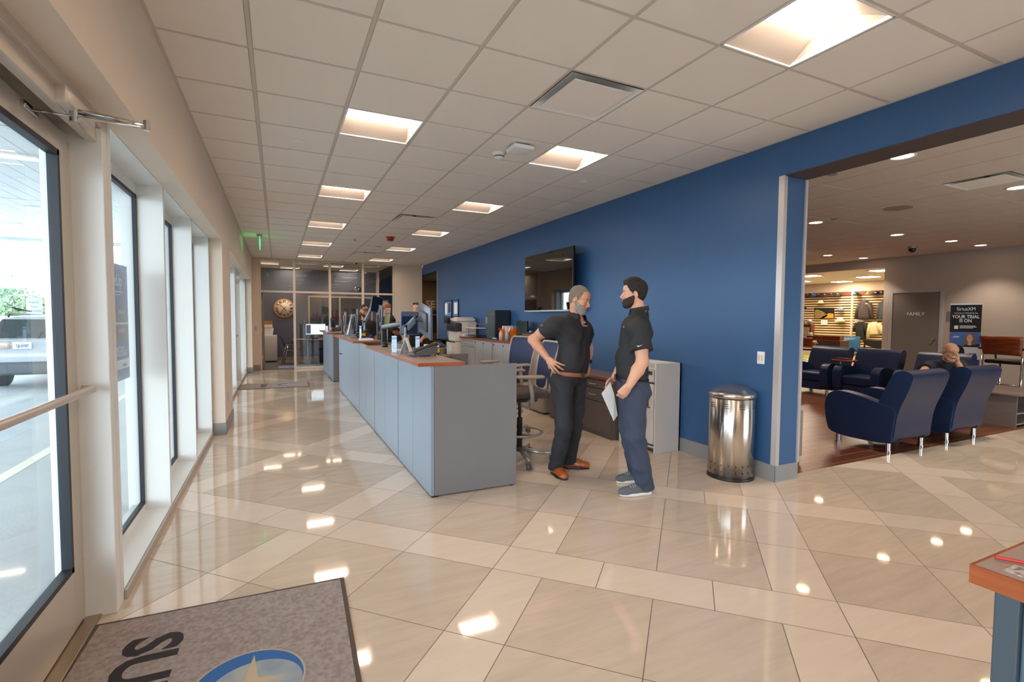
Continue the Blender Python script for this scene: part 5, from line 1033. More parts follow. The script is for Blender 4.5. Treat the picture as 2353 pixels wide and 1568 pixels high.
# workshop beyond the office window
struct('wall_workshop', MB().box(-.6, 4.6, 24.0, 24.2, -.1, 3.6).box(-.7, -.6, 18.25, 24.2, -.1, 3.6).box(4.6, 4.7, 18.25, 24.2, -.1, 3.6), M_('shopwall', (120, 104, 92), .8))
struct('ceiling_workshop', MB().box(-.6, 4.6, 18.25, 24.2, 3.5, 3.6), M['dkgrey']); struct('floor_workshop', MB().box(-.6, 4.6, 18.3, 24.2, -.1, 0), M_('shopfl', (96, 96, 98), .4))
single('workshop_lamp', 'strip lamp in the workshop beyond the office window', 'lamp', MB().box(1.2, 3.4, 21.0, 21.12, 3.44, 3.5), emit('shoplamp', (230, 235, 255), 5))
t = thing('vehicle_lift', 'red two-post vehicle lift beam seen through the office window', 'lift', (2.8, 20.4, 0)); MB().box(1.9, 4.2, 20.4, 20.5, 1.44, 1.52).box(1.0, 1.6, 20.4, 20.5, 1.44, 1.50).build('beam', M_('liftred', (200, 34, 24), .4), t); MB().box(4.2, 4.35, 20.35, 20.55, 0, 3.2).box(1.6, 1.9, 20.35, 20.55, 0, 3.2).build('post', M_('liftpost', (70, 62, 58), .5), t)
b = MB(); rng = random.Random(5)
for k, (x, z, w_, h_, c_, lb) in enumerate(((1.35, .0, .35, 1.05, 'cardb', 'tan carton stack in the workshop'), (2.35, .0, .4, 1.1, 'red', 'red tool chest in the workshop'), (3.0, 0, .5, 1.2, 'dkgrey', 'dark workbench cupboard in the workshop'), (3.6, 0, .4, 1.25, 'silver', 'silver tool trolley in the workshop'))):
    single('workshop_cabinet', lb, 'cabinet', MB().box(x-w_/2, x+w_/2, 19.2, 19.7, z, z+h_), M[c_], 'workshop cupboards', .01)

t = thing('ceiling_light', 'unseen square light added in the corridor beyond the far doorway to brighten the letters', 'ceiling light', (5.2, 15.8, 2.78)); MB().box(4.9, 5.5, 15.5, 16.1, 2.76, 2.78).build('trim_frame', M['white'], t); MB().box(4.95, 5.45, 15.55, 16.05, 2.752, 2.76).build('diffuser', emit('corridor_fill', (255, 214, 170), 16), t)  # unseen lamp added to light up the wall letters
# ================================================================== LOUNGE
def smooth_poly(p, n=2):
    for _ in range(n): p = [q for i in range(len(p)) for a, b in ((p[i], p[(i+1) % len(p)]),) for q in ((a[0]*.78+b[0]*.22, a[1]*.78+b[1]*.22), (a[0]*.22+b[0]*.78, a[1]*.22+b[1]*.78))]
    return p
def armchair(label):
    """faces +x"""
    t = thing('armchair', label, 'armchair', (0, 0, 0), 0, 'navy leather lounge armchairs')
    ap = [(-.33, .10), (.33, .10), (.385, .26), (.405, .42), (.395, .52), (.36, .585), (.29, .625), (.18, .63), (0, .60), (-.20, .545), (-.36, .50), (-.345, .34), (-.33, .2)]
    for s_ in (-1, 1):
        y0 = s_*.40-(.14 if s_ > 0 else 0); o = MB().prism([(x, y0, z) for x, z in smooth_poly(ap)], (0, .14, 0), True).build('arm', M['leather'], t, .028, seg=4)
    b = MB(); bp = [(-.34, .12), (-.14, .12), (-.13, .42), (-.20, .62), (-.27, .80), (-.315, .885), (-.37, .925), (-.43, .93), (-.49, .90), (-.505, .86), (-.46, .70), (-.39, .52), (-.355, .36)]
    b.prism([(x, -.37, z) for x, z in smooth_poly(bp)], (0, .74, 0), True); b.build('backrest', M['leather'], t, .028, seg=4)
    MB().bbox(-.16, .36, -.262, .262, .27, .45, .05, n=4).build('seat_cushion', M['leather'], t)
    MB().bbox(-.14, .335, -.262, .262, .11, .275, .02, n=3).build('front_rail', M['leather'], t)
    for x in (-.27, .27):
        for y in (-.33, .33): MB().cyl((x, y, .02), (x, y, .105), .026, n=16).cyl((x, y, 0), (x, y, .02), .034, n=16).build('leg', M['chrome'], t)
    return t
a0 = armchair('blue leather armchair with its back to the aisle, nearest the camera'); a0.location = (6.45, 3.38, 0); a0.rotation_euler = (0, 0, R_(90))
dup(a0, (7.68, 3.38, 0), R_(90), 'blue leather armchair with its back to the aisle, right of the nearest one')
dup(a0, (9.83, 6.28, 0), R_(180), 'navy armchair at the left end of the facing row, by the round tablet arm')
dup(a0, (9.83, 5.38, 0), R_(180), 'navy armchair in the middle of the facing row')
dup(a0, (9.83, 4.38, 0), R_(180), 'navy armchair at the right end of the facing row holding the bald man')
t = thing('tablet_table', 'round red-brown tablet table between the two left armchairs of the facing row', 'side table', (9.75, 5.83, 0))
MB().cyl((9.75, 5.83, .0), (9.75, 5.83, .69), .018, n=12).cyl((9.75, 5.83, 0), (9.75, 5.83, .02), .05, n=20).build('post', M['chrome'], t); MB().lathe([(.0, .69), (.21, .69), (.22, .70), (.21, .715), (0, .715)], (9.75, 5.75, 0), 32).build('top', M['cherrytop'], t)
single('folder', 'dark red folder lying on the round tablet table', 'folder', MB().box(9.66, 9.84, 5.66, 5.90, .7155, .74), M_('folder', (104, 40, 34), .5))
# low grey end table
t = thing('end_table', 'low grey end table with an open shelf at the right picture edge', 'table', (9.6, 3.45, 0)); M_('greywood', (112, 98, 90), .5, noise=.12, nscale=6, stretch=(1, 1, 10))
MB().bbox(9.12, 10.25, 3.06, 3.86, .435, .465, .008).build('top', M['greywood'], t); MB().box(9.17, 9.20, 3.11, 3.81, 0, .435).box(10.17, 10.2, 3.11, 3.81, 0, .435).box(9.2, 10.17, 3.78, 3.81, 0, .435).build('side_panel', M['greywood'], t); MB().box(9.2, 10.17, 3.13, 3.78, .17, .19).box(9.2, 10.17, 3.13, 3.78, .02, .04).build('shelf', M_('shelfgrey', (150, 140, 132), .5), t)
single('paper_cup', 'white folded paper cup lying on the low grey end table', 'cup', MB().lathe([(.045, 0), (.06, .05), (.058, .05), (.04, .005)], (9.35, 3.55, .4655), 20), M['paper'])
# bar-height wooden chair and counter
def wood_chair(label, seat=.80, top=1.22, wd=.58):
    """faces +x"""
    t = thing('wooden_chair', label, 'chair', (0, 0, 0), 0, 'chairs with curved cherry wood backs'); h = wd/2
    P = []
    for j in range(7):
        v = j/6; row = []
        for i in range(13):
            u = -1+i/6; row.append(Vector((-.25-.05*(1-u*u)-.06*v, u*h*(.88+.12*v), seat+.11+(top-seat-.11)*v+.012*(1-u*u)*(1 if j == 0 else 0))))
        P.append(row)
    o = MB().grid(P).build('backrest', M_('cherryback', (136, 60, 26), .28, c2=(96, 38, 18), nscale=5, stretch=(1, 1, 6)), t); sm = o.modifiers.new('thick', 'SOLIDIFY'); sm.thickness = .018
    MB().bbox(-.24, .24, -h*.86, h*.86, seat-.03, seat+.035, .025, n=3).build('seat', M['black'], t)
    for s_ in (-1, 1):
        MB().tube([(-.27, s_*h*.9, 0), (-.25, s_*h*.9, seat+.1)], .016, 10).build('leg', M['chrome'], t); MB().tube([(.24, s_*h*.9, 0), (.20, s_*h*.9, seat)], .016, 10).build('leg', M['chrome'], t)
        MB().bbox(-.28, .12, s_*h-.03, s_*h+.03, seat+.20, seat+.24, .015).tube([(.10, s_*h, seat+.2), (.12, s_*h*.93, seat)], .014, 8).build('armrest', M['black'], t)
    MB().tube([(.22, -h*.9, seat*.4), (.22, h*.9, seat*.4)], .012, 8).tube([(-.26, -h*.9, seat*.55), (-.26, h*.9, seat*.55)], .012, 8).build('foot_rail', M['chrome'], t)
    return t
w0 = wood_chair('tall bar chair with a curved cherry wood back at the right edge'); w0.location = (10.88, 3.78, 0); w0.rotation_euler = (0, 0, R_(-14)+R_(6))
t = thing('high_table', 'bar-height table with cherry edge at the far right behind the bar chair', 'table', (11.5, 2.9, 0)); MB().box(11.25, 11.95, 1.6, 3.60, 1.06, 1.085).build('top', M['ctop'], t); MB().box(11.24, 11.96, 1.59, 3.61, 1.055, 1.062).build('edge_band', M['cherry'], t)
for x, y in ((11.35, 3.5), (11.85, 3.5), (11.35, 1.8), (11.85, 1.8)): MB().box(x-.03, x+.03, y-.03, y+.03, 0, 1.06).build('leg', M['black'], t)
T = Matrix.Translation((11.40, 3.48, 1.0855)) @ Matrix.Rotation(R_(-70), 4, 'Z'); t = thing('table_sign', 'small framed white notice standing on the bar-height table', 'sign', (11.40, 3.48, 1.0855)); MB().box(-.1, .1, -.02, .02, 0, .008, T).box(-.1, .1, -.006, .006, .008, .19, T).build('stand', M['acrylic'], t); b = MB(); b.mi(0).box(-.095, .095, -.009, -.006, .012, .185, T); b.mi(1)
for k in range(5): b.box(-.08, .06, -.0095, -.009, .04+.025*k, .045+.025*k, T)
b.build('notice', [M['paper'], M['midgrey']], t)
t = thing('internet_station', 'tall narrow grey cabinet behind the right front armchair', 'cabinet', (10.9, 4.75, 0)); MB().box(10.7, 11.2, 4.42, 4.95, .02, .70).build('body', M['greywood'], t, .004); MB().box(10.72, 11.18, 4.44, 4.93, 0, .02).build('plinth', M['black'], t)
t = thing('side_cabinet', 'small grey rolling cabinet just past the end of the blue wall', 'cabinet', (4.95, 3.5, 0)); MB().box(4.55, 4.93, 3.30, 3.8, .05, .53).build('body', M_('sidegrey', (140, 128, 116), .5), t, .004)
for x in (4.58, 4.90):
    for y in (3.33, 3.77): MB().cyl((x, y, 0), (x, y, .05), .018, n=10).build('caster', M['black'], t)
# pull-up banner
bc = at(2216, 790, 9.8); bx, by = bc.x, bc.y; t = thing('pull_up_banner', 'tall pull-up banner reading YOUR TRIAL IS ON beside the FAMILY door', 'banner', (bx, by, 0)); T = Matrix.Translation((bx, by, 0)) @ Matrix.Rotation(R_(-67), 4, 'Z') @ Matrix.Diagonal((.74, 1, 1.055, 1))
# local: x right as read, -y towards the reader
MB().bbox(-.34, .34, -.10, .10, 0, .08, .02, T).build('base', M['silver'], t); MB().cyl(T @ Vector((0, .03, .05)), T @ Vector((0, .02, 1.72)), .01, n=8).build('pole', M['silver'], t); MB().box(-.32, .32, -.006, .006, 1.69, 1.715, T).build('top_rail', M['silver'], t)
b = MB(); b.mi(0).box(-.31, .31, -.002, 0, 1.18, 1.70, T).mi(1).box(-.31, .31, -.002, 0, .90, 1.18, T).mi(2).box(-.31, .31, -.002, 0, .67, .90, T).mi(3).box(-.31, .31, -.002, 0, .50, .67, T).mi(2).box(-.31, .31, -.002, 0, .08, .50, T).mi(8).box(-.31, -.295, -.003, -.002, .9, 1.18, T)
F = lambda x, z: T @ frame((x, -.003, z), (1, 0, 0), (0, 0, 1))
b.mi(4); text(b, 'SiriusXM', F(0, 1.61), .092, .001, 1.12, .003); text(b, 'Look Closer to What Drives You', F(0, 1.535), .034, .001, 1.0, .01); text(b, 'YOUR TRIAL', F(0, 1.465), .086, .001, 1.12, .02); text(b, 'IS ON', F(0, 1.39), .086, .001, 1.12, .02)
for k, (z, x1) in enumerate(((1.29, .20), (1.27, .22), (1.25, .15))): b.box(-.11, x1, -.0035, -.002, z, z+.010, T)
b.box(-.22, -.14, -.0035, -.002, 1.235, 1.30, T).box(-.26, -.12, -.0035, -.002, 1.075, 1.082, T).box(-.22, -.10, -.0035, -.002, 1.092, 1.100, T)
# plain printed figures (flat print on the banner)
def blob(mi_, pts, y=-.0035): b.mi(mi_).add([T @ Vector((x, y, z)) for x, z in pts], [tuple(range(len(pts)))], False)
def oval(mi_, cx, cz, rx, rz, y=-.004): blob(mi_, [(cx+rx*math.cos(a), cz+rz*math.sin(a)) for a in np.linspace(0, 2*math.pi, 22)[:-1]], y)
oval(5, .10, 1.055, .105, .115); blob(5, [(-.02, .902), (.0, 1.03), (.2, 1.03), (.23, .902)]); blob(0, [(-.04, .902), (.02, .945), (.10, .93), (.19, .945), (.29, .96), (.30, .902)], -.0042); oval(6, .10, 1.06, .058, .075, -.005); blob(6, [(.06, .935), (.075, 1.0), (.125, 1.0), (.14, .935)], -.0048)
blob(4, [(.075, 1.03), (.10, 1.02), (.125, 1.03), (.10, 1.012)], -.0055); b.mi(7).box(.07, .09, -.0056, -.005, 1.075, 1.082, T).box(.11, .13, -.0056, -.005, 1.075, 1.082, T)
oval(0, -.12, .80, .13, .13, -.0036); blob(0, [(-.25, .50), (-.22, .75), (-.02, .75), (.06, .50)], -.0037); b.mi(0).box(.10, .24, -.0035, -.002, .775, .785, T).box(.10, .24, -.0035, -.002, .715, .725, T).box(.10, .115, -.0035, -.002, .725, .775, T).box(.225, .24, -.0035, -.002, .725, .775, T).box(.15, .165, -.0035, -.002, .735, .765, T)
oval(6, .08, .39, .06, .075, -.004); oval(7, .08, .44, .06, .035, -.0045); b.mi(0).box(.17, .29, -.0035, -.002, .39, .405, T)
b.build('printed_sheet', [M_('bblack', (18, 17, 19), .7), M_('bblue', (22, 78, 150), .35), M_('bwhite', (206, 204, 204), .4), M_('bnavy', (40, 44, 120), .4), M['paper'], M_('bhair', (140, 92, 62), .5), M_('bskin', (222, 168, 140), .5), M_('bdark', (70, 44, 34), .5), M['red']], t, fixn=False)
single('restroom_sign', 'small grey sign on the wall partly hidden by the banner', 'sign', MB().box(13.985, 14.0, 5.80, 6.02, 1.46, 1.68), M['midgrey'])
# ================================================================== MERCHANDISE
SX = 19.93
def cap(px, py, col, label, s=1.0, kind='cap', brim=None, X=SX):
    p = onx(px, py, X-.08*s); t = thing('baseball_cap' if kind == 'cap' else 'bucket_hat', label, 'hat', p, 0, 'hats on the slat board'); r = .10*s
    if kind == 'cap':
        P = [[p+Vector((-r*.95*math.cos(a)*math.cos(e), r*math.sin(a)*math.cos(e), -.03*s+r*1.15*math.sin(e))) for a in np.linspace(0, 2*math.pi, 17)] for e in np.linspace(0, math.pi/2, 6)]
        MB().grid(P).build('crown', M[col], t); q = MB().grid([[p+Vector((-r*.9*math.cos(a)*k-(.07*s if k > 1.02 else 0), r*math.sin(a)*(k*.98), -.03*s-.012*(k-1)*8*s)) for a in np.linspace(-1.1, 1.1, 9)] for k in (1.0, 1.2, 1.35)]); o = q.build('brim', M[brim or col], t); m = o.modifiers.new('th', 'SOLIDIFY'); m.thickness = .006
        MB().bbox(p.x-r*1.02, p.x-r*.9, p.y-.03*s, p.y+.03*s, p.z+.0*s, p.z+.045*s, .004).build('badge', M['silver'], t)
    else:
        MB().lathe([(.001, .10*s), (.075*s, .095*s), (.095*s, .02*s), (.16*s, -.045*s), (.158*s, -.05*s), (.09*s, .0)], p, 24).build('crown', M[col], t)
    MB().tube([p+Vector((0, 0, -.02*s)), Vector((20.0, p.y, p.z+.01))], .006, 6).build('hook', M['silver'], t)
for nm, c in (('capnavy', (34, 40, 66)), ('capblack', (32, 28, 28)), ('capblue', (50, 92, 190)), ('capgreen', (30, 44, 42)), ('captan', (176, 152, 110)), ('capcream', (232, 214, 178)), ('capcamo', (140, 166, 190)), ('capred', (96, 36, 34)), ('capyellow', (220, 160, 70))): M_(nm, c, .8, bump=.2, bscale=200, **({'c2': (80, 100, 120), 'nscale': 25} if nm == 'capcamo' else {}))
def g3(x, y): return 1820+x/5.226, 620+y/5.226
for x, y, c, br, lb in ((84, 308, 'capyellow', None, 'yellow cap at the left end of the top row'), (140, 308, 'capnavy', None, 'navy cap second from the left in the top row'), (205, 308, 'capblack', None, 'black cap left of the bright blue one'), (265, 303, 'capblue', None, 'bright blue cap in the top row'), (335, 305, 'capblack', None, 'black cap just right of the bright blue one'), (408, 302, 'capnavy', 'capred', 'navy cap with a dark red brim in the top row'), (487, 298, 'capblack', 'capred', 'black cap with a dark red brim in the top row'), (560, 297, 'capgreen', None, 'dark green cap left of the white upright'), (768, 293, 'capgreen', None, 'dark green cap right of the white upright'), (930, 280, 'captan', None, 'tan camouflage cap at the upper right'), (1020, 283, 'capblack', None, 'black cap right of the tan one'), (1088, 280, 'capblack', None, 'black cap cut off by the wall edge'), (145, 468, 'capblack', 'captan', 'black cap alone left of the framed picture')):
    cap(*g3(x, y), c, lb, brim=br)
cap(*g3(343, 392), 'capcream', 'cream brimmed hat above the framed picture', .95, 'bucket'); cap(*g3(582, 470), 'capcamo', 'pale blue patterned cap right of the picture', 1.05); cap(*g3(575, 605), 'capcream', 'cream bucket hat low on the slat board', 1.15, 'bucket')
pc = [onx(*g3(x, y), 19.93) for x, y in ((266, 458), (503, 458), (503, 588), (266, 590))]; t = thing('picture', 'dark picture with a yellow slope hung on the slat board', 'picture', pc[0]); b = MB(); b.mi(0).prism(pc, (.03, 0, 0)); q = lambda u, v: pc[0].lerp(pc[1], u).lerp(pc[3].lerp(pc[2], u), v)+Vector((-.002, 0, 0))
b.mi(1).add([q(.3, .97), q(.98, .97), q(.98, .55), q(.75, .5), q(.5, .75)], [(0, 1, 2, 3, 4)], False); b.mi(2).add([q(.02, .97), q(.5, .97), q(.7, .7), q(.45, .35), q(.15, .12), (q(.02, .3))], [(0, 1, 2, 3, 4, 5)], False)
b.build('panel', [M_('picblk', (36, 40, 40), .4), M_('picyel', (222, 160, 50), .5), M_('piccrowd', (190, 160, 90), .6, c2=(50, 48, 40), nscale=40)], t, fixn=False)
pp = [onx(*g3(x, y), 19.93) for x, y in ((347, 603), (425, 603), (425, 664), (347, 664))]; single('notice_sheet', 'white notice sheet pinned below the picture', 'notice', MB().prism(pp, (.005, 0, 0)), M['paper'])
def garment(name, pts, col, label, X, extras=None, sleeves=()):
    """hung garment: padded body from an outline, tubular sleeves"""
    t = thing(name, label, 'clothing', onx(*g3(*pts[0]), X), 0, 'garments hung on the slat board'); P = [onx(*g3(*q), X) for q in pts]; c = sum(P, Vector())/len(P)
    b = MB(); n = len(P); rings = []
    for k, (sc, dx) in enumerate(((1.0, .05), (1.0, -.03), (.95, -.07), (.80, -.09))): rings.append([c+(p-c)*sc+Vector((dx, 0, 0)) for p in P])
    vs = [p for r in rings for p in r]; fs = [(k*n+i, k*n+(i+1) % n, (k+1)*n+(i+1) % n, (k+1)*n+i) for k in range(3) for i in range(n)]+[tuple(range(n)), tuple(3*n+i for i in range(n))]; b.add(vs, fs, True); b.build('fabric', M[col], t)
    for sl in sleeves: MB().tube([onx(*g3(x, y), X-.04) for x, y in sl], [.075]+[.068]*(len(sl)-2)+[.055], 12).build('sleeve', M[col], t)
    hk = c.copy(); hk.z = max(p.z for p in P); MB().tube([hk+Vector((-.02, 0, -.02)), hk+Vector((-.02, 0, .05)), Vector((20.0, hk.y, hk.z+.07))], .008, 6).build('hanger', M['black'], t)
    if extras: e = MB(); extras(e, c, P); e.build('lettering', M['paper'], t)
    return t
M_('jackbrown', (72, 62, 58), .7, bump=.4, bscale=12); M_('shirtblack', (34, 30, 26), .85, bump=.4, bscale=12); M_('jumper', (222, 200, 160), .9, bump=.5, bscale=14, stretch=(1, 4, .3)); M_('jackgrey', (70, 72, 72), .7)
def ex(txt, dz, sz): return lambda e, c, P: text(e, txt, frame((c.x-.10, c.y, c.z+dz), (0, -1, 0), (0, 0, 1)), sz, .004)
def zipper(e, c, P): e.box(c.x-.10, c.x-.095, c.y-.17, c.y-.07, c.z+.15, c.z+.18)
garment('jacket', ((850, 372), (875, 358), (900, 372), (930, 395), (938, 470), (945, 592), (880, 602), (795, 592), (805, 470), (815, 395)), 'jackbrown', 'dark brown zipped jacket hung beside the white upright', 19.9, zipper, (((928, 400), (950, 480), (968, 588)), ((820, 400), (788, 480), (765, 588))))
garment('jacket', ((1080, 378), (1150, 372), (1170, 600), (1050, 600), (1055, 480), (1060, 405)), 'jackgrey', 'grey jacket partly hidden by the wall edge', 19.9, None, (((1062, 405), (1042, 490), (1030, 595)),))
garment('shirt', ((805, 622), (822, 632), (840, 622), (872, 640), (876, 740), (878, 832), (772, 834), (774, 740), (776, 640)), 'shirtblack', 'black long-sleeved shirt with white chest print', 19.9, ex('SUBARU', .26, .085), (((780, 645), (758, 690), (746, 745)), ((870, 645), (886, 700), (892, 760))))
garment('sweater', ((975, 622), (992, 632), (1010, 622), (1042, 640), (1046, 720), (1048, 780), (940, 782), (942, 720), (945, 640)), 'jumper', 'cream ribbed sweater at the right of the slat board', 19.9, None, (((1040, 645), (1062, 700), (1074, 762)), ((948, 645), (924, 720), (910, 812))))
# camp chair
cp_ = at(1952, 790, 16.2); t = thing('camp_chair', 'blue folding camp chair in front of the hanging clothes', 'chair', (cp_.x, cp_.y, 0)); T = Matrix.Translation((cp_.x, cp_.y, 0)) @ Matrix.Rotation(R_(210), 4, 'Z')
b = MB(); Q = lambda x, y, z: T @ Vector((x, y, z))
for s_ in (-1, 1): b.tube([Q(.28, s_*.28, 0), Q(-.22, s_*.28, .44)], .011, 6).tube([Q(-.28, s_*.28, 0), Q(.24, s_*.28, .44)], .011, 6).tube([Q(-.22, s_*.28, .40), Q(-.30, s_*.28, .92)], .011, 6).tube([Q(.24, s_*.28, .44), Q(.24, s_*.28, .62)], .011, 6).tube([Q(.28*s_, -.28, 0), Q(.24*s_, .28, .42)], .011, 6).tube([Q(.28*s_, .28, 0), Q(.24*s_, -.28, .42)], .011, 6)
b.build('folding_frame', M['black'], t); M_('campblue', (62, 120, 160), .8, bump=.3, bscale=30)
o = MB().grid([[Q(-.22-.07*v-.05*math.cos(u*1.5), u*.28, .42+.5*v) for u in np.linspace(-1, 1, 9)] for v in np.linspace(0, 1, 6)]).build('backrest', M['campblue'], t); o.modifiers.new('th', 'SOLIDIFY').thickness = .01
o = MB().grid([[Q(u, v*.27, .42-.05*(1-v*v)) for v in np.linspace(-1, 1, 9)] for u in np.linspace(-.22, .25, 5)]).build('seat', M['campblue'], t); o.modifiers.new('th', 'SOLIDIFY').thickness = .01
for s_ in (-1, 1): o = MB().grid([[Q(x, s_*.28+w2, .60-.03*math.sin((x+.24)*6)) for w2 in (-.04, .04)] for x in np.linspace(-.26, .26, 7)]).build('armrest', M['campblue'], t); o.modifiers.new('th', 'SOLIDIFY').thickness = .008
b = MB(); text(b, 'SUBARU', T @ frame((-.19, 0, .84), (0, 1, 0), (-.14, 0, 1)), .08, .004); b.build('lettering', M['paper'], t)
# folding black table
tb = at(2015, 785, 16.6); t = thing('folding_table', 'black-covered table at the edge of the merchandise opening', 'table', (tb.x, tb.y, 0)); b = MB().bbox(tb.x-.4, tb.x+.5, tb.y-.7, tb.y+.22, .74, .79, .01); b.prism([(tb.x-.41, tb.y+.23, .79), (tb.x-.41, tb.y-.7, .79), (tb.x-.41, tb.y-.7, .45), (tb.x-.41, tb.y-.3, .50), (tb.x-.41, tb.y+.1, .62)], (.01, 0, 0)); b.build('cloth_top', M_('tcloth', (28, 26, 28), .8), t)
for y in (tb.y+.18, tb.y-.66):
    for x in (tb.x-.36, tb.x+.46): MB().box(x-.02, x+.02, y-.02, y+.02, 0, .74).build('leg', M['black'], t)
single('wheel_display', 'thin silver wheel standing under the black-covered table', 'wheel', MB().tube([(tb.x-.1, tb.y-.2+.26*math.cos(a), .28+.26*math.sin(a)) for a in np.linspace(0, 2*math.pi, 28)[:-1]], .014, 8, True).cyl((tb.x-.13, tb.y-.2, .28), (tb.x-.07, tb.y-.2, .28), .03), M['silver'])
# sales desk with organisers
t = thing('sales_desk', 'dark-panelled sales desk with a cherry edge in the merchandise room', 'desk', (16.5, 10.3, 0)); dA = at(1861, 769, 15.9); dB = at(1931, 771, 15.2)
ux = Vector((dB.x-dA.x, dB.y-dA.y, 0)).normalized(); uy = Vector((-ux.y, ux.x, 0)); 
if uy.dot(Vector((1, 1, 0))) < 0: uy = -uy
Ld = (dB-dA).xy.length; T = Matrix(((ux.x, uy.x, 0, dA.x), (ux.y, uy.y, 0, dA.y), (0, 0, 1, 0), (0, 0, 0, 1)))
MB().box(-.9, Ld, 0, .75, .80, .825, T).build('desk_top', M['ctop'], t); MB().box(-.91, Ld+.005, -.006, .002, .797, .827, T).box(Ld-.001, Ld+.006, 0, .75, .797, .827, T).build('edge_band', M['cherry'], t); MB().box(.20, Ld-.01, .02, .05, 0, .80, T).box(Ld-.03, Ld-.01, .05, .7, 0, .80, T).box(-.88, -.85, .02, .7, 0, .80, T).build('modesty_panel', M_('deskdk', (74, 70, 72), .5), t)
t = thing('desk_organizer', 'long cherry wood organiser tray on the sales desk', 'organiser', T @ Vector((Ld-.4, .2, .827))); MB().box(Ld-.78, Ld-.05, .10, .4, .828, .96, T).build('box', M['cherryback'], t); MB().box(Ld-1.0, Ld-.80, .1, .4, .828, .94, T).build('black_tray', M['black'], t)
t = thing('display_box', 'tall reddish wooden display box on the sales desk', 'display', T @ Vector((-.3, .3, .827))); MB().box(-.85, -.15, .42, .7, .828, 1.32, T).build('box', M['cherryback'], t)
single('framed_card', 'cream framed card with an illegible print on the sales desk', 'sign', MB().box(-.62, -.16, .30, .33, .828, 1.22, T), M_('creamcard', (226, 210, 180), .5, c2=(190, 174, 150), nscale=30))
single('glass_candy_jar', 'small glass jar beside the framed card', 'jar', MB().lathe([(.06, 0), (.07, .08), (.06, .2), (.04, .22)], T @ Vector((-.06, .2, .828)), 20), M['jarglass'])
t = thing('snow_globe', 'blue and white patterned ball ornament on top of the display box', 'ornament', T @ Vector((-.45, .45, 1.32))); MB().ell(T @ Vector((-.5, .55, 1.43)), .11).build('ball', M['capcamo'], t)
single('ornament', 'second small pale ornament beside the patterned ball', 'ornament', MB().ell(T @ Vector((-.25, .55, 1.40)), (.08, .08, .08)), M['silver'])
w1 = dup(w0, at(1848, 815, 13.9), R_(20), 'cherry wood-backed chair at the sales desk, far left of the opening'); w1.location.z = 0; w1.scale = (.95, .95, .80)
single('merch_leaflets', 'white papers on the floor-level shelf by the wooden chair', 'papers', MB().box(14.6, 14.9, 10.6, 10.9, .0, .05), M['paper'])
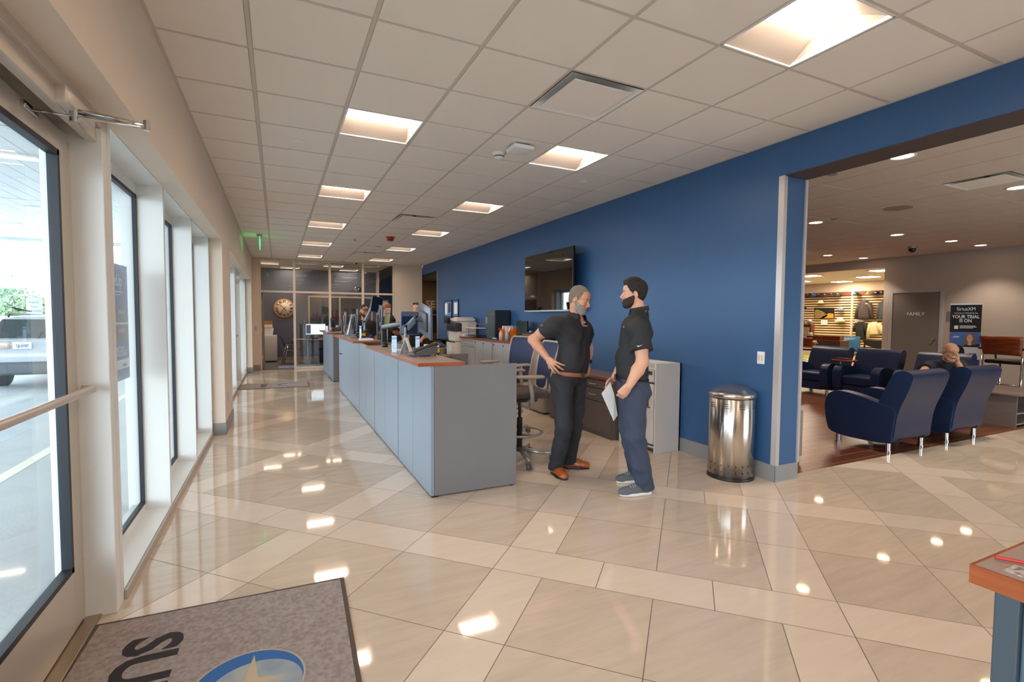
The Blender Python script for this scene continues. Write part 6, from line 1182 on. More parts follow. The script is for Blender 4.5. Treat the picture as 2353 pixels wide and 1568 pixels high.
# ================================================================== PEOPLE: smooth blended bodies
class Blob:
    """implicit body: rounded bones and ellipsoids melted together, then skinned with one closed mesh"""
    def __init__(s): s.ops = []
    def cap(s, a, b, ra, rb=None, k=.02, flat=None):
        a = np.array(a, float); b = np.array(b, float); rb = ra if rb is None else rb; r = max(ra, rb)
        lo = np.minimum(a, b)-r; hi = np.maximum(a, b)+r
        def f(X):
            if flat is not None: n = np.array(flat[0]); X = X+((X-a) @ n)[..., None]*n*(1/flat[1]-1)
            ab = b-a; t = np.clip(((X-a) @ ab)/(ab @ ab+1e-12), 0, 1); d = np.linalg.norm(X-a-t[..., None]*ab, axis=-1)-(ra+(rb-ra)*t); return d*(flat[1] if flat else 1)
        s.ops.append(('u', f, lo, hi, k)); return s
    def sleeve(s, a, b, ra, rb, k=.045):
        a = np.array(a, float); b = np.array(b, float); r = max(ra, rb); ab = b-a; L = np.linalg.norm(ab); n = ab/L
        def f(X): t = np.clip(((X-a) @ ab)/(ab @ ab), 0, 1.4); return np.maximum(np.linalg.norm(X-a-t[..., None]*ab, axis=-1)-(ra+(rb-ra)*np.minimum(t, 1)), (X-b) @ n)
        s.ops.append(('u', f, np.minimum(a, b)-r, np.maximum(a, b)+r, k)); return s
    def ell(s, c, r, M=None, k=.02, op='u'):
        c = np.array(c, float); r = np.array(r, float); M = np.eye(3) if M is None else np.array(M, float); R = max(r)
        def f(X):
            q = (X-c) @ M; k0 = np.linalg.norm(q/r, axis=-1); k1 = np.linalg.norm(q/(r*r), axis=-1)+1e-9; return k0*(k0-1)/k1
        s.ops.append((op, f, c-R, c+R, k)); return s
    def clip(s, p, n):
        p = np.array(p, float); n = np.array(n, float); n = n/np.linalg.norm(n); s.ops.append(('c', lambda X: (X-p) @ n, None, None, 0)); return s
    def grow(s, d, wr=0, fr=30): s.ops.append(('g', d, wr, fr, 0)); return s
    def mesh(s, h):
        us = [o for o in s.ops if o[0] == 'u']; lo = np.min([o[2] for o in us], 0)-.03; hi = np.max([o[3] for o in us], 0)+.03
        n = np.ceil((hi-lo)/h).astype(int)+1; F = np.full(n, 1.0, np.float32)
        for o in s.ops:
            if o[0] in 'us':
                m = o[4]+3*h+.012; i0 = np.clip(np.floor((o[2]-m-lo)/h).astype(int), 0, n-1); i1 = np.clip(np.ceil((o[3]+m-lo)/h).astype(int)+1, 1, n)
                if np.any(i1 <= i0): continue
                g = [lo[a]+h*np.arange(i0[a], i1[a]) for a in range(3)]; X = np.stack(np.meshgrid(*g, indexing='ij'), -1); d = o[1](X); sl = tuple(slice(i0[a], i1[a]) for a in range(3)); A = F[sl]; k = max(o[4], 1e-5)
                if o[0] == 'u': hh = np.clip(.5+.5*(A-d)/k, 0, 1); F[sl] = A+(d-A)*hh-k*hh*(1-hh)
                else: hh = np.clip(.5-.5*(A+d)/k, 0, 1); F[sl] = A+(-d-A)*hh+k*hh*(1-hh)
            else:
                for i in range(n[0]):
                    X = np.stack(np.meshgrid([lo[0]+h*i], lo[1]+h*np.arange(n[1]), lo[2]+h*np.arange(n[2]), indexing='ij'), -1)[0]
                    if o[0] == 'c': F[i] = np.maximum(F[i], o[1](X))
                    else:
                        w_ = 0
                        if o[2]:
                            x, y, z = X[..., 0], X[..., 1], X[..., 2]; fr = o[3]
                            w_ = o[2]*(np.sin(fr*(z+.35*np.sin(9*x+5*y)+.2*x))*np.sin(11*x-7*y+6*z)+.5*np.sin(fr*1.7*(z*.6+x*.8-y*.5)+2*np.sin(14*z)))
                        F[i] = F[i]-o[1]-w_
        # surface nets
        S = F < 0; c = n-1
        cs = [S[dx:c[0]+dx, dy:c[1]+dy, dz:c[2]+dz] for dx in (0, 1) for dy in (0, 1) for dz in (0, 1)]
        cnt = sum(q.astype(np.int8) for q in cs); act = (cnt > 0) & (cnt < 8); idx = np.argwhere(act); off = np.array([(dx, dy, dz) for dx in (0, 1) for dy in (0, 1) for dz in (0, 1)])
        vals = np.stack([F[idx[:, 0]+o_[0], idx[:, 1]+o_[1], idx[:, 2]+o_[2]] for o_ in off], 1); acc = np.zeros((len(idx), 3)); num = np.zeros(len(idx))
        for a in range(8):
            for b in range(a+1, 8):
                if np.abs(off[a]-off[b]).sum() != 1: continue
                va, vb = vals[:, a], vals[:, b]; cr_ = (va < 0) != (vb < 0); t = np.where(cr_, va/(va-vb+1e-12), 0); p = off[a]+(off[b]-off[a])*t[:, None]; acc[cr_] += p[cr_]; num[cr_] += 1
        V = lo+h*(idx+acc/np.maximum(num, 1)[:, None]); M_i = np.full(tuple(c), -1, np.int32); M_i[tuple(idx.T)] = np.arange(len(idx)); Q = []
        for ax in range(3):
            s0 = [slice(0, n[k]) for k in range(3)]; s1 = list(s0); s0[ax] = slice(0, n[ax]-1); s1[ax] = slice(1, n[ax]); A = S[tuple(s0)]; B = S[tuple(s1)]; e = np.argwhere(A != B); b_, c_ = [(1, 2), (2, 0), (0, 1)][ax]
            ok = (e[:, b_] > 0) & (e[:, c_] > 0) & (e[:, b_] < n[b_]-1) & (e[:, c_] < n[c_]-1); e = e[ok]; fl = A[tuple(e.T)]
            def cell(db, dc): q = e.copy(); q[:, b_] -= db; q[:, c_] -= dc; return M_i[tuple(q.T)]
            q = np.stack([cell(1, 1), cell(0, 1), cell(0, 0), cell(1, 0)], 1); q[~fl] = q[~fl][:, ::-1]; Q.append(q)
        Q = np.concatenate(Q); return V, Q
    def build(s, name, m, parent, h=.005):
        V, Q = s.mesh(h); inv = np.array(pmat(parent).inverted()); V = V @ inv[:3, :3].T+inv[:3, 3]
        me = bpy.data.meshes.new(name); me.vertices.add(len(V)); me.vertices.foreach_set('co', V.ravel()); me.loops.add(len(Q)*4); me.loops.foreach_set('vertex_index', Q.ravel().astype(np.int32))
        me.polygons.add(len(Q)); me.polygons.foreach_set('loop_start', np.arange(0, len(Q)*4, 4, dtype=np.int32)); me.polygons.foreach_set('use_smooth', np.ones(len(Q), bool)); me.update(); me.validate(); me.materials.append(m)
        o = bpy.data.objects.new(name, me); COL.objects.link(o); o.parent = parent; return o
nv = lambda v: np.array(v, float)/np.linalg.norm(v)
def axes(f, u):
    """columns forward, left, up"""
    f = nv(f); l = nv(np.cross(np.array(u, float), f)); return np.stack([f, l, np.cross(f, l)], 1)
def head_prims(B, O, A, s=1.0, brow=1.0):
    P = lambda x, y, z: O+A @ np.array([x, y, z])*s; E = lambda c, r, k=.02, op='u', M=None: B.ell(P(*c), np.array(r)*s, A if M is None else M, k*s, op)
    E((-.014, 0, .045), (.098, .076, .088)); E((.03, 0, -.025), (.062, .060, .085), .03); E((.052, 0, .055), (.040, .058, .045), .03)
    for y in (-1, 1): B.cap(P(.0, y*.052, -.045), P(.062, y*.020, -.098), .022*s, .018*s, .03*s); E((.058, y*.042, -.018), (.026, .020, .024), .02)
    E((.073, 0, -.098), (.022, .024, .020), .02); B.cap(P(.082, -.036, .030), P(.082, .036, .030), .0105*s*brow, None, .012*s)
    B.cap(P(.088, 0, .020), P(.113, 0, -.022), .0075*s, .0115*s, .01*s); E((.102, 0, -.030), (.014, .015, .008), .008)
    E((.088, 0, -.056), (.016, .026, .016), .014)
    for y in (-1, 1):
        E((.094, y*.031, .009), (.012, .017, .010), .008, 's')
        M2 = A @ np.array([[math.cos(.35), 0, math.sin(.35)], [0, 1, 0], [-math.sin(.35), 0, math.cos(.35)]]); E((-.010, y*.079, -.002), (.019, .008, .032), .006, M=M2); E((-.004, y*.0865, .004), (.010, .0075, .017), .003, 's', M2); E((-.012, y*.084, .0), (.0165, .006, .029), .003, M=M2); E((-.004, y*.0895, .004), (.0095, .0065, .017), .003, 's', M2)
    return P
def hand_prims(B, W, D, N, T, curl=(.2, .25, .3, .35), s=1.0, spread=.10, thumb=.6):
    """W wrist, D along the hand, N back-of-hand normal, T towards the thumb"""
    W = np.array(W, float); D = nv(D); N = nv(np.array(N)-np.dot(N, D)*D); T = nv(np.array(T)-np.dot(T, D)*D-np.dot(T, N)*N); A = np.stack([D, T, N], 1)
    B.ell(W+D*.048*s, np.array((.052, .040, .0165))*s, A, .012)
    for i, (o, L) in enumerate(((.029, .070), (.010, .079), (-.010, .073), (-.028, .058))):
        p = W+D*(.088-.006*abs(i-1))*s+T*o*s; d = nv(D+T*(.8*spread*(1.2-i))); ang = curl[i]
        for j, q in enumerate((.44, .31, .25)):
            ang_ = ang*(j+.6); v = d*math.cos(ang_)-N*math.sin(ang_); p2 = p+v*L*q*s; B.cap(p, p2, (.0092-.0008*j)*s, (.0086-.0008*j)*s, .004); p = p2
    p = W+D*.028*s+T*.030*s-N*.004*s; v = nv(D*thumb+T*.75-N*.15); p2 = p+v*.040*s; B.cap(p, p2, .013*s, .0105*s, .010); v = nv(D*(thumb+.5)+T*.4-N*.3); B.cap(p2, p2+v*.030*s, .0102*s, .0085*s, .004)
def face_bits(t, O, A, s, iris=(60, 40, 30), browc='hairdark', mouth=(170, 100, 88), smile=0, glasses=False, lids=True, skin=None):
    P = lambda x, y, z: Vector(O+A @ np.array([x, y, z])*s); A3 = Matrix(A.tolist())
    for y in (-1, 1):
        c = P(.0775, y*.031, .009); e = MB().ell(c, .0120*s, 12, 8).build('eye', M_('eyewhite', (226, 220, 214), .2), t); q = P(.0885, y*.031, .0075); MB().ell(q, (.0018*s, .0062*s, .0060*s), 10, 6, A3).build('iris', M_('iris%d' % iris[0], iris, .15), e)
        MB().tube([P(.085, y*.018, .0115), P(.0895, y*.031, .0140), P(.084, y*.045, .0105)], .0026*s, 6).tube([P(.085, y*.019, .0035), P(.0885, y*.031, .0015), P(.083, y*.043, .0045)], .0016*s, 6).build('eyelid', skin or M['hairdark'], t)
        MB().tube([P(.0935, y*.014, .031), P(.0945, y*.030, .0365), P(.082, y*.050, .031)], [.0030*s, .0042*s, .0020*s], 6).build('eyebrow', M[browc], t)
    m = M_('lip%d' % mouth[0], mouth, .4)
    MB().tube([P(.094, -.023, -.0545+smile), P(.1035, -.008, -.0515), P(.1035, .008, -.0515), P(.094, .023, -.0545+smile)], [.0015*s, .0038*s, .0038*s, .0015*s], 6).tube([P(.094, -.022, -.0565+smile), P(.1025, -.007, -.0615), P(.1025, .007, -.0615), P(.094, .022, -.0565+smile)], [.0015*s, .0046*s, .0046*s, .0015*s], 6).build('lips', m, t)
M_('hairdark', (34, 26, 22), .6, noise=.3, nscale=90, bump=.9, bscale=160); M_('hairgrey', (150, 138, 124), .7, c2=(116, 102, 88), nscale=160, bump=.9, bscale=260)
M_('beardgrey', (184, 176, 168), .8, c2=(134, 122, 112), nscale=90, bump=.9, bscale=220); M_('bearddark', (70, 46, 36), .8, c2=(44, 28, 22), nscale=80, bump=.9, bscale=220); M_('blackshirt', (34, 35, 38), .75, bump=.15, bscale=500, noise=.1, nscale=4)
def hair(t, O, A, s, m, vol=(.105, .082, .094), c=(-.016, 0, .047), p0=(.075, 0, .082), n=(-.74, 0, .67), tuft=(), low=-.06):
    B = Blob(); P = lambda x, y, z: O+A @ np.array([x, y, z])*s; B.ell(P(*c), np.array(vol)*s, A, .01); B.ell(P(-.045, 0, -.01), np.array((.062, .066, .062))*s, A, .02)
    for q, r in tuft: B.ell(P(*q), np.array(r)*s, A, .015)
    B.grow(0, .0022*s, 190); B.clip(P(*p0), -(A @ np.array(n))); B.clip(P(0, 0, low), -(A @ np.array((0, 0, 1.0)))); return B.build('hair', m, t, .0035)
def beard(t, O, A, s, m, g=.006, top=-.012, mou=True):
    B = Blob(); P = lambda x, y, z: O+A @ np.array([x, y, z])*s; B.ell(P(.03, 0, -.025), np.array((.062, .060, .085))*s, A, .03)
    for y in (-1, 1): B.cap(P(.0, y*.052, -.045), P(.062, y*.020, -.098), .022*s, .018*s, .03*s)
    B.ell(P(.073, 0, -.100), np.array((.024, .028, .022))*s, A, .02); B.ell(P(.086, 0, -.062), np.array((.016, .029, .018))*s, A, .014); B.grow(g*s, .0016*s, 210)
    B.clip(P(0, 0, top), A @ np.array((.38, 0, .925))); B.clip(P(-.006, 0, 0), -(A @ np.array((1.0, 0, .15)))); B.ell(P(.108, 0, -.057), np.array((.022, .024, .0105))*s, A, .003, 's')
    if mou: B.ops.insert(0, B.ops[0])
    return B.build('beard', m, t, .0035)
def shoe(t, heel, toe, m, sole, name='shoe', lace=None, w_=.046, hs=1.0):
    heel = np.array(heel, float); toe = np.array(toe, float); f = toe-heel; L = np.linalg.norm(f); A = axes(f, (0, 0, 1)); P = lambda x, y, z: heel+A @ np.array([x*L, y, z])
    B = Blob(); B.ell(P(.24, 0, .050), (L*.26, w_*.86, .048), A, .02); B.ell(P(.62, 0, .040), (L*.33, w_, .040), A, .03); B.ell(P(.82, 0, .034), (L*.18, w_*.95, .030), A, .02); B.cap(P(.27, 0, .05), P(.27, 0, .12*hs), .042, .040, .03); B.cap(P(.30, 0, .07), P(.55, 0, .060), .030, .026, .03); B.clip(P(0, 0, .016), (0, 0, -1)); B.clip(P(.27, 0, .105*hs), A @ np.array((-.25, 0, 1))); o = B.build(name, m, t, .0045)
    S = Blob(); S.cap(P(.20, 0, .012), P(.62, 0, .012), .042, w_+.004, .02); S.cap(P(.62, 0, .012), P(.84, 0, .012), w_+.004, w_*.82, .02); S.clip(P(0, 0, .002), (0, 0, -1)); S.clip(P(0, 0, .026), (0, 0, 1)); S.build('sole', sole, o, .0045)
    if lace:
        b = MB()
        for k in range(4): x = .50+.058*k; z = .107-.0065*k; b.tube([Vector(P(x, -.028, z-.020)), Vector(P(x+.02, 0, z)), Vector(P(x, .028, z-.020))], .0034, 6)
        b.build('laces', lace, o)
    return o
def torso(B, J, g=0, belly=.0, wide=1.0):
    pel, nk, sR, sL = J['pelvis'], J['neck'], J['shR'], J['shL']; U = nv(nk-pel); S = nv(sL-sR); F = nv(np.cross(S, U)); A = np.stack([F, S, U], 1); m = lambda t, f=0, s_=0: pel+(nk-pel)*t+F*f+S*s_
    B.ell(m(.10), (.115+g, .158*wide+g, .115+g), A, .05); B.ell(m(.34, .012+belly), (.112+belly+g, .152*wide+g, .15+g), A, .06); B.ell(m(.66, .012), (.112+g, .170*wide+g, .17+g), A, .06)
    for s_, sh in ((-1, sR), (1, sL)): B.ell(m(.70, .045, s_*.07), (.07+g, .075+g, .075+g), A, .04); B.cap(m(.97), sh-U*.015, .050+g, .060+g, .05); B.cap(m(.72, 0, s_*.10), sh-U*.02, .085+g, .068+g, .05)
    return A, m
def man(name, label, J, head, hs, skin, o):
    """J joints (world); head = (O, forward, up)"""
    J = {k: np.array(v, float) for k, v in J.items()}; O = np.array(head[0], float); HA = axes(head[1], head[2])
    base = (J['ankR']+J['ankL'])/2 if 'ankR' in J else J['pelvis']; t = thing(name, label, 'person', (base[0], base[1], o.get('z0', 0)))
    B = Blob(); head_prims(B, O, HA, hs, o.get('brow', 1.0)); nb = O+HA @ np.array([-.022, 0, -.05])*hs; B.cap(nb, J['neck']+np.array([0, 0, -.02]), .056*hs, .062, .03)
    A, m = torso(B, J, -.012, o.get('belly', 0)*.8, o.get('wide', 1)*.95)
    for s_ in 'RL':
        sh, el, wr = J['sh'+s_], J['el'+s_], J['wr'+s_]; am = o.get('arm', 1.0); B.cap(sh, el, .052*am, .042*am, .03); B.cap(el, el+(wr-el)*.35, .043*am, .045*am, .02); B.cap(el+(wr-el)*.35, wr, .045*am, .029*am, .02); B.ell(sh+(el-sh)*.45, np.array((.05, .05, .10))*am, axes(np.cross(el-sh, (0.3, .5, .8)), el-sh), .03)
        if 'kn'+s_ in J: B.cap(J['hip'+s_], J['kn'+s_], .075, .05, .03); B.cap(J['kn'+s_], J['ank'+s_], .05, .036, .03); B.cap(J['ank'+s_], J['ank'+s_]+nv(J['toe'+s_]-J['heel'+s_])*.08*.75-np.array([0, 0, .055]), .034, .024, .02)
    for h_ in o['hands']: h_(B)
    B.build('body', skin, t, o.get('h', .0045)); return t, J, O, HA, A, m
def polo(t, J, O, HA, A, m, mt, o, sleeve=.52, flare=.078):
    B = Blob(); torso(B, J, .008, o.get('belly', 0), o.get('wide', 1)); B.clip(m(o.get('hem', .02)), -A[:, 2]); am = o.get('arm', 1)
    for s_ in 'RL': sh, el = J['sh'+s_], J['el'+s_]; B.sleeve(sh-A[:, 2]*.012, sh+(el-sh)*sleeve, .064*am, flare*am)
    if o.get('vneck'): B.ell(J['neck']+A[:, 0]*.075-A[:, 2]*.035, (.060, .026, .060), A, .008, 's')
    B.grow(0, .0045, 26); B.build('shirt', mt, t, o.get('h', .0045)); return t
def collar(t, c, up, f, r0, r1, h_, mt, gap=.5, tilt=.02):
    A = axes(f, up); P = []
    for v in np.linspace(0, 1, 4):
        row = []
        for a in np.linspace(gap, 2*math.pi-gap, 25): r = r0+(r1-r0)*v; row.append(Vector(np.array(c, float)+A @ np.array([math.cos(a)*r*1.08, math.sin(a)*r, h_*v-tilt*math.cos(a)-(.018*max(0, math.cos(a)) if v < .5 else 0)])))
        P.append(row)
    ob = MB().grid(P).build('collar', mt, t); md = ob.modifiers.new('th', 'SOLIDIFY'); md.thickness = .006; md.offset = 1; return ob
def trousers(t, J, A, m, mt, top=.03, thigh=.098, knee=.076, hem=.066, h=.0045, wr=.006):
    B = Blob(); B.ell(m(.06), (.124, .170, .12), A, .05)
    for s_ in 'RL':
        hp, kn, an = J['hip'+s_], J['kn'+s_], J['ank'+s_]; B.cap(hp, kn, thigh, knee, .035); B.ell(hp+(kn-hp)*.1-A[:, 0]*.04, (.095, .085, .10), A, .04); B.cap(kn, an-np.array([0, 0, .05]), knee, hem, .02)
    B.grow(0, wr, 30); B.clip(m(top), A[:, 2])
    B.clip((0, 0, .045), (0, 0, -1)); return B.build('trousers', mt, t, h)
def belt(t, m, A, lv, rf, rs, mt, buckle, fwd=0):
    b = MB(); P = [[Vector(m(lv+dz)+A[:, 0]*(math.cos(a)*(rf)+fwd)+A[:, 1]*math.sin(a)*rs) for a in np.linspace(0, 2*math.pi, 49)] for dz in (-.033, .033)]; o = b.grid(P).build('belt', mt, t); o.modifiers.new('th', 'SOLIDIFY').thickness = .004; c = Vector(m(lv)+A[:, 0]*(rf+fwd+.003)); T = Matrix(((A[0, 1], A[0, 2], A[0, 0], c.x), (A[1, 1], A[1, 2], A[1, 0], c.y), (A[2, 1], A[2, 2], A[2, 0], c.z), (0, 0, 0, 1)))
    MB().bbox(-.026, .026, -.021, .021, -.002, .005, .003, T).build('buckle', buckle, o); return o
A_ = lambda x, y, d: np.array(at(x, y, d))
rgt = np.array(CR); fwd_ = np.array(CF); upz = np.array([0, 0, 1.0])
dirv = lambda r, f, u=0: r*np.array([.903, -.429, 0])+f*np.array([.429, .903, 0])+u*upz   # right in the picture, away from the camera, up

# ---------------- bearded man, right hand on his hip
sk1 = M_('skin_tan', (204, 148, 116), .5, noise=.05, nscale=12)
J = dict(pelvis=A_(1308, 866, 4.50), neck=A_(1324, 731, 4.50), shR=A_(1276, 743, 4.38), shL=A_(1341, 752, 4.66), elR=A_(1224, 781, 4.52), wrR=A_(1257, 822, 4.40), elL=A_(1352, 800, 4.74), wrL=A_(1350, 834, 4.66),
         hipR=A_(1293, 872, 4.43), hipL=A_(1325, 872, 4.60), knR=A_(1296, 980, 4.40), knL=A_(1321, 976, 4.68), ankR=A_(1300, 1070, 4.44), ankL=A_(1321, 1052, 4.84))
def gz(x, y):
    v = CR*((x-1176.5)/FPX)+CU*(-(y-784)/FPX)+CF; k = -CAM_Z/v.z; return np.array([v.x*k, v.y*k, 0.0])
J['toeR'] = gz(1301, 1106); J['heelR'] = J['toeR']+np.array([.02, .285, 0]); J['toeL'] = gz(1356, 1077); J['heelL'] = J['toeL']+np.array([-.245, .14, 0])
for s_ in 'RL': J['ank'+s_] = J['heel'+s_]+(J['toe'+s_]-J['heel'+s_])*.24+np.array([0, 0, .10])
F1 = dirv(.72, -.69)
def handR(B):
    W = A_(1257, 823, 4.39); kn = [A_(1276, 833, 4.345), A_(1276, 839, 4.34), A_(1271.5, 843, 4.345), A_(1266, 845, 4.36)]; tp = [A_(1296.6, 840, 4.35), A_(1294, 850, 4.345), A_(1285, 857.5, 4.35), A_(1275, 858, 4.365)]
    c = sum(kn)/4; D = nv(c-W); T = nv(kn[0]-kn[3]); T = nv(T-np.dot(T, D)*D); N = np.cross(D, T); B.ell(W+(c-W)*.52, (.050, .038, .017), np.stack([D, T, N], 1), .014); cam_ = -fwd_
    for k_, p_ in zip(kn, tp): md = k_+(p_-k_)*.5+cam_*.012; B.cap(k_-D*.02, md, .0100, .0092, .005); B.cap(md, p_, .0092, .0078, .004)
    B.cap(W+D*.02-fwd_*.0, A_(1262, 846, 4.42), .014, .010, .01)
def handL(B): hand_prims(B, J['wrL'], dirv(-.02, -.05, -1), dirv(.9, .3, 0), dirv(-.3, -.9, 0), (.5, .5, .55, .6))
HO = A_(1331, 690, 4.44); o = dict(hands=(handR, handL), belly=.018, wide=1.0, hem=.03, vneck=1)
t, J1, O1, H1, A1, m1 = man('person', 'bearded man in a black polo with a brown belt, hand on his hip, looking down', J, (HO, dirv(.86, -.50, -.36), dirv(.30, -.16, 1)), .93, sk1, o)
polo(t, J1, O1, H1, A1, m1, M['blackshirt'], o, .50, .080); collar(t, J1['neck']+np.array([0, 0, .005])+A1[:, 0]*.008, A1[:, 2]+np.array([0, 0, .5]), A1[:, 0], .090, .070, .040, M['blackshirt'], .62)
trousers(t, J1, A1, m1, M_('trouserblack', (40, 42, 48), .85, bump=.2, bscale=400)); belt(t, m1, A1, .055, .137, .176, M_('beltbrown', (150, 92, 66), .45), M_('bucklebrass', (120, 96, 60), .3, metal=.8), .006)
hair(t, O1, H1, .93, M['hairgrey'], vol=(.1035, .0795, .0935), p0=(.085, 0, .080), n=(-.76, 0, .65)); beard(t, O1, H1, .93, M['beardgrey'], .0045, -.008); face_bits(t, O1, H1, .93, smile=.003, browc='hairdark', skin=sk1)
tan = M_('tanshoe', (172, 88, 40), .3, noise=.15, nscale=10); 
shoe(t, J1['heelR'], J1['toeR'], tan, M['black'], lace=M_('lacebrown', (130, 70, 40), .6)); shoe(t, J1['heelL'], J1['toeL'], tan, M['black'], lace=M['lacebrown'])
w = J1['wrL']+np.array([0, 0, .012]); MB().lathe([(.030, -.012), (.034, -.010), (.034, .010), (.030, .012)], Vector(w), 20).ell(Vector(w+dirv(.028, -.015)), (.014, .020, .020)).build('wristwatch', M_('watchnavy', (30, 34, 48), .3), t)
def patch(t, name, c, n, up, w_, h_, m, txt=None, tm=None, sz=.012):
    n = nv(n); up = nv(np.array(up)-np.dot(up, n)*n); x = np.cross(up, n); T = frame(Vector(c), Vector(x), Vector(up)); b = MB(); b.mi(0)
    if m: b.bbox(-w_/2, w_/2, -h_/2, h_/2, 0, .003, .0012, T)
    if txt: b.mi(1); text(b, txt, T @ Matrix.Translation((0, 0, .003)), sz, .001, 1.1, .01)
    return b.build(name, [m or tm, tm or m], t)
def surf(target, px, py, d0=3.0):
    """the point where the sight line through a pixel meets the built mesh, with its normal"""
    bpy.context.view_layer.update(); o_ = Vector((0, 0, CAM_Z)); dr = (at(px, py, 1)-o_).normalized(); mi = target.matrix_world.inverted(); ok, lc, nm, _ = target.ray_cast(mi @ o_, (mi.to_3x3() @ dr).normalized())
    return (np.array(target.matrix_world @ lc), np.array(target.matrix_world.to_3x3() @ nm)) if ok else (np.array(at(px, py, 4.3)), np.array(-CF))
def part(t, nm): return [c for c in kids(t) if c.name.split('.')[0] == nm]
sh = part(t, 'shirt')[0]; p, n = surf(sh, 1341.5, 741); patch(t, 'name_tag', p+nv(n)*.002, n, (0, 0, 1), .042, .018, M_('taggrey', (130, 148, 158), .35)); p, n = surf(sh, 1345, 750); patch(t, 'chest_logo', p+nv(n)*.001, n, (0, 0, 1), .040, .012, M_('logored', (170, 60, 40), .5), 'SUBARU', M['paper'], .0085)
p, n = surf(sh, 1329.5, 756); patch(t, 'microphone_clip', p+nv(n)*.003, n, (0, 0, 1), .014, .008, M['black'])
p, n = surf(part(t, 'shirt')[0], 1246, 748); patch(t, 'sleeve_emblem', p+nv(n)*.001, n, (.3, 0, 1), .01, .01, None, '(O)', M['silver'], .020)

# ---------------- younger man in profile, holding a sheet of paper
sk2 = M_('skin_fair', (214, 160, 132), .5, noise=.05, nscale=12)
D0 = 4.14
J = dict(pelvis=A_(1452, 880, D0), neck=A_(1470, 718, D0+.02), shR=A_(1452, 745, D0+.19), shL=A_(1470, 752, D0-.16), elL=A_(1476, 832, D0-.22), wrL=A_(1446, 886, D0-.22), elR=A_(1440, 822, D0+.26), wrR=A_(1413, 868, D0+.16),
         hipR=A_(1447, 888, D0+.09), hipL=A_(1457, 890, D0-.09), knR=A_(1446, 985, D0+.10), knL=A_(1458, 1000, D0-.10))
J['toeL'] = gz(1421, 1141); J['heelL'] = gz(1502, 1133); J['toeR'] = gz(1415, 1110); J['heelR'] = J['toeR']+dirv(.27, .06)
for s_ in 'RL': J['ank'+s_] = J['heel'+s_]+(J['toe'+s_]-J['heel'+s_])*.24+np.array([0, 0, .10])
def handR2(B): hand_prims(B, A_(1409, 868, D0+.15), dirv(-.55, -.10, -.85), dirv(-.5, .6, .3), dirv(-.6, -.5, .4), (.55, .6, .7, .8), thumb=.8)
def handL2(B):
    W = J['wrL']; D = dirv(-.50, .18, -.85); D = nv(D); T = nv(dirv(-.7, -.3, .4)-np.dot(dirv(-.7, -.3, .4), D)*D); N = np.cross(D, T); c = W+D*.05; B.ell(c, (.054, .042, .020), np.stack([D, T, N], 1), .015)
    for k in range(4): q = W+D*.085+T*(.028-.019*k); B.cap(q, q+D*.03+fwd_*.045, .0115, .010, .006)
    B.cap(W+D*.02+T*.028, W+D*.085+T*.046+fwd_*.01, .014, .011, .012)
o = dict(hands=(handR2, handL2), belly=.012, wide=1.05, arm=1.12, hem=.03)
HO = A_(1456, 677, D0+.02); t, J2, O2, H2, A2, m2 = man('person', 'younger dark-haired man in a black polo and navy trousers holding a white sheet', J, (HO, dirv(-.985, .12, -.02), dirv(.08, 0, 1)), .91, sk2, o)
polo(t, J2, O2, H2, A2, m2, M['blackshirt'], o, .68, .080); collar(t, J2['neck']+np.array([0, 0, .004])+dirv(-.008, 0), A2[:, 2]+dirv(-.10, 0)+np.array([0, 0, .6]), A2[:, 0], .074, .064, .036, M['blackshirt'], .40)
trousers(t, J2, A2, m2, M_('trousernavy', (54, 63, 82), .85, bump=.2, bscale=400), thigh=.108, knee=.082, hem=.070, wr=.007); belt(t, m2, A2, .052, .137, .182, M['black'], M['dkgrey'], .004)
hair(t, O2, H2, .91, M['hairdark'], vol=(.112, .085, .100), c=(-.018, 0, .052), p0=(.080, 0, .078), tuft=(((.045, 0, .118), (.05, .055, .03)), ((.0, .02, .135), (.06, .05, .028))), low=-.075); beard(t, O2, H2, .91, M['bearddark'], .0035, -.006); face_bits(t, O2, H2, .91, browc='hairdark', skin=sk2)
grey = M_('shoegrey', (92, 98, 102), .8, bump=.4, bscale=300); white = M_('solewhite', (220, 214, 208), .6)
shoe(t, J2['heelL'], J2['toeL'], grey, white, lace=M['silver'], hs=.9); shoe(t, J2['heelR'], J2['toeR'], grey, white, lace=M['silver'], hs=.9)
p, n = surf(part(t, 'shirt')[0], 1470, 795); T = frame(Vector(p+nv(n)*.002), Vector(dirv(1, 0)), Vector((0, 0, 1)))
MB().prism([T @ Vector(q) for q in ((-.020, .002, 0), (-.018, -.006, 0), (-.010, -.008, 0), (.024, .008, 0), (-.010, -.002, 0), (-.014, .001, 0))], T.to_3x3() @ Vector((0, 0, .002))).build('sleeve_emblem', M['paper'], t)
sh = part(t, 'shirt')[0]; p, n = surf(sh, 1434, 752); patch(t, 'chest_logo', p+nv(n)*.001, n, (0, 0, 1), .03, .012, M['logored'], 'SUBARU', M['paper'], .0065)
pa = [at(1397, 893, D0+.10), at(1383, 905, D0+.02), at(1410, 968, D0-.04), at(1419, 957, D0+.06)]; pa[0] = at(1404, 873, D0+.13)
single('paper_sheet', 'white sheet of paper held low by the younger man', 'paper', MB().add([at(1402, 878, D0+.075), at(1382, 905, D0+.03), at(1410, 968, D0-.02), at(1419, 955, D0+.03), at(1411, 905, D0+.08)], [(0, 1, 2, 3, 4)], False), M['paper']).modifiers.new('th', 'SOLIDIFY').thickness = .0008

